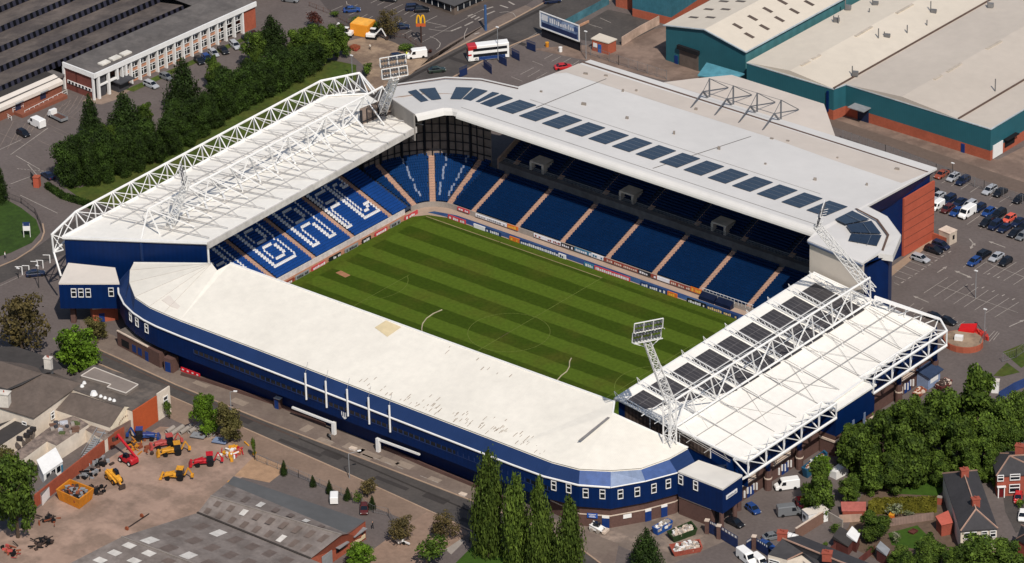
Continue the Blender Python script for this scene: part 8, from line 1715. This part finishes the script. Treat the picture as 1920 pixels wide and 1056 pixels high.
# loose garden things
for lab, x, y, m_, s_ in (('red and yellow play house on the garden grass', 1672, 975, ORN, (1.0, 1.0, 1.3)), ('red brick barbecue beside the clipped hedge end', 1762, 945, REDT, (1.0, .8, 1.6))):
    b = P(x, y, 0); t = thing('garden_structure', lab, 'garden feature', b); MB().obox((b.x, b.y, 0), s_, .3).build('body', m_, t); MB().obox((b.x, b.y, s_[2]), (s_[0]*1.1, s_[1]*1.1, .15), .3).build('top', YEL if m_ is ORN else CONC, t)
t = thing('white_trailer', 'white wrecked trailer frame on the waste ground by the green bushes', 'trailer', P(755, 1012)); a, b = P(748, 1012, .6), P(768, 1020, .6); mb = MB(); mb.bar(a, b, .2); mb.obox((a.x, a.y, .4), (2.2, 1.4, .7), -.4); mb.obox((a.x+1, a.y-.6, .9), (.9, .7, .6), -.4); mb.build('frame', STEEL, t); mb = MB(); p = P(757, 1019, .35); mb.bar(p+V((0, -.1, 0)), p+V((0, .1, 0)), .38, 10); mb.build('wheel', BLACK, t)
# drain pipe ledge, concrete ramp beside lawn
sheet('concrete_ramp', [(828, 1024), (850, 1006), (872, 1014), (846, 1040)], .02, CONC)
# ---------------------------------------------------------------- people: small figures grown with a skin surface
def person(lab, px, py, ang, top, legs, skin_=(200, 150, 120), hair=(50, 36, 28), stride=.18):
    p = P(px, py, 0); p.z = .03; t = thing('person', lab, 'person', p, radians(ang))
    J = [(0, 0, .92), (0, 0, 1.15), (0, 0, 1.42), (0, 0, 1.52), (.02, 0, 1.66), (.01, 0, 1.75),
         (0, .1, .9), (stride, .1, .48), (stride*.8, .1, .07), (stride*.8+.17, .11, .03), (0, -.1, .9), (-stride*.6, -.1, .48), (-stride*1.3, -.1, .09), (-stride*1.3+.17, -.11, .03),
         (0, .2, 1.4), (-.06, .27, 1.12), (.08, .27, .9), (.12, .27, .8), (0, -.2, 1.4), (.04, -.27, 1.12), (.2, -.25, .95), (.25, -.25, .86)]
    R_ = [.15, .14, .15, .06, .1, .08, .1, .07, .05, .04, .1, .07, .05, .04, .07, .05, .04, .04, .07, .05, .04, .04]
    E_ = [(0, 1), (1, 2), (2, 3), (3, 4), (4, 5), (0, 6), (6, 7), (7, 8), (8, 9), (0, 10), (10, 11), (11, 12), (12, 13), (2, 14), (14, 15), (15, 16), (16, 17), (2, 18), (18, 19), (19, 20), (20, 21)]
    me = bpy.data.meshes.new('body'); me.from_pydata(J, E_, []); o = bpy.data.objects.new('body', me); COL.objects.link(o); o.parent = t
    md = o.modifiers.new('skin', 'SKIN'); 
    for i, sv in enumerate(me.skin_vertices[0].data): sv.radius = (R_[i], R_[i]); sv.use_root = (i == 0)
    o.modifiers.new('smooth', 'SUBSURF').render_levels = 1
    m = bpy.data.materials.new('person_clothes'); m.use_nodes = True; N = m.node_tree.nodes; Lk = m.node_tree.links; tc = N.new('ShaderNodeTexCoord'); sp = N.new('ShaderNodeSeparateXYZ'); Lk.new(tc.outputs['Object'], sp.inputs[0])
    rp = N.new('ShaderNodeValToRGB'); rp.color_ramp.interpolation = 'CONSTANT'; el = rp.color_ramp.elements; el[0].position = 0; el[0].color = (.02, .02, .02, 1); el[1].position = .05; el[1].color = (*lin(legs), 1); e = el.new(.49); e.color = (*lin(top), 1); e = el.new(.765); e.color = (*lin(skin_), 1); e = el.new(.87); e.color = (*lin(hair), 1)
    dv = N.new('ShaderNodeMath'); dv.operation = 'DIVIDE'; dv.inputs[1].default_value = 2.0; Lk.new(sp.outputs[2], dv.inputs[0]); Lk.new(dv.outputs[0], rp.inputs[0]); Lk.new(rp.outputs[0], N['Principled BSDF'].inputs['Base Color']); N['Principled BSDF'].inputs['Roughness'].default_value = .8; me.materials.append(m); return t
person('person in white top and dark trousers walking on the pavement at the left edge', 10, 485, 30, (235, 232, 228), (40, 40, 48)); person('person in dark clothes walking past the workshop gable', 699, 992, 200, (24, 24, 28), (28, 28, 32)); person('worker in pale jacket standing on the sandy building site', 694, 94, 80, (232, 226, 214), (70, 60, 54), stride=.05); person('worker in yellow jacket beside the white minibus van', 763, 108, 0, (206, 212, 60), (50, 52, 60), stride=.05)
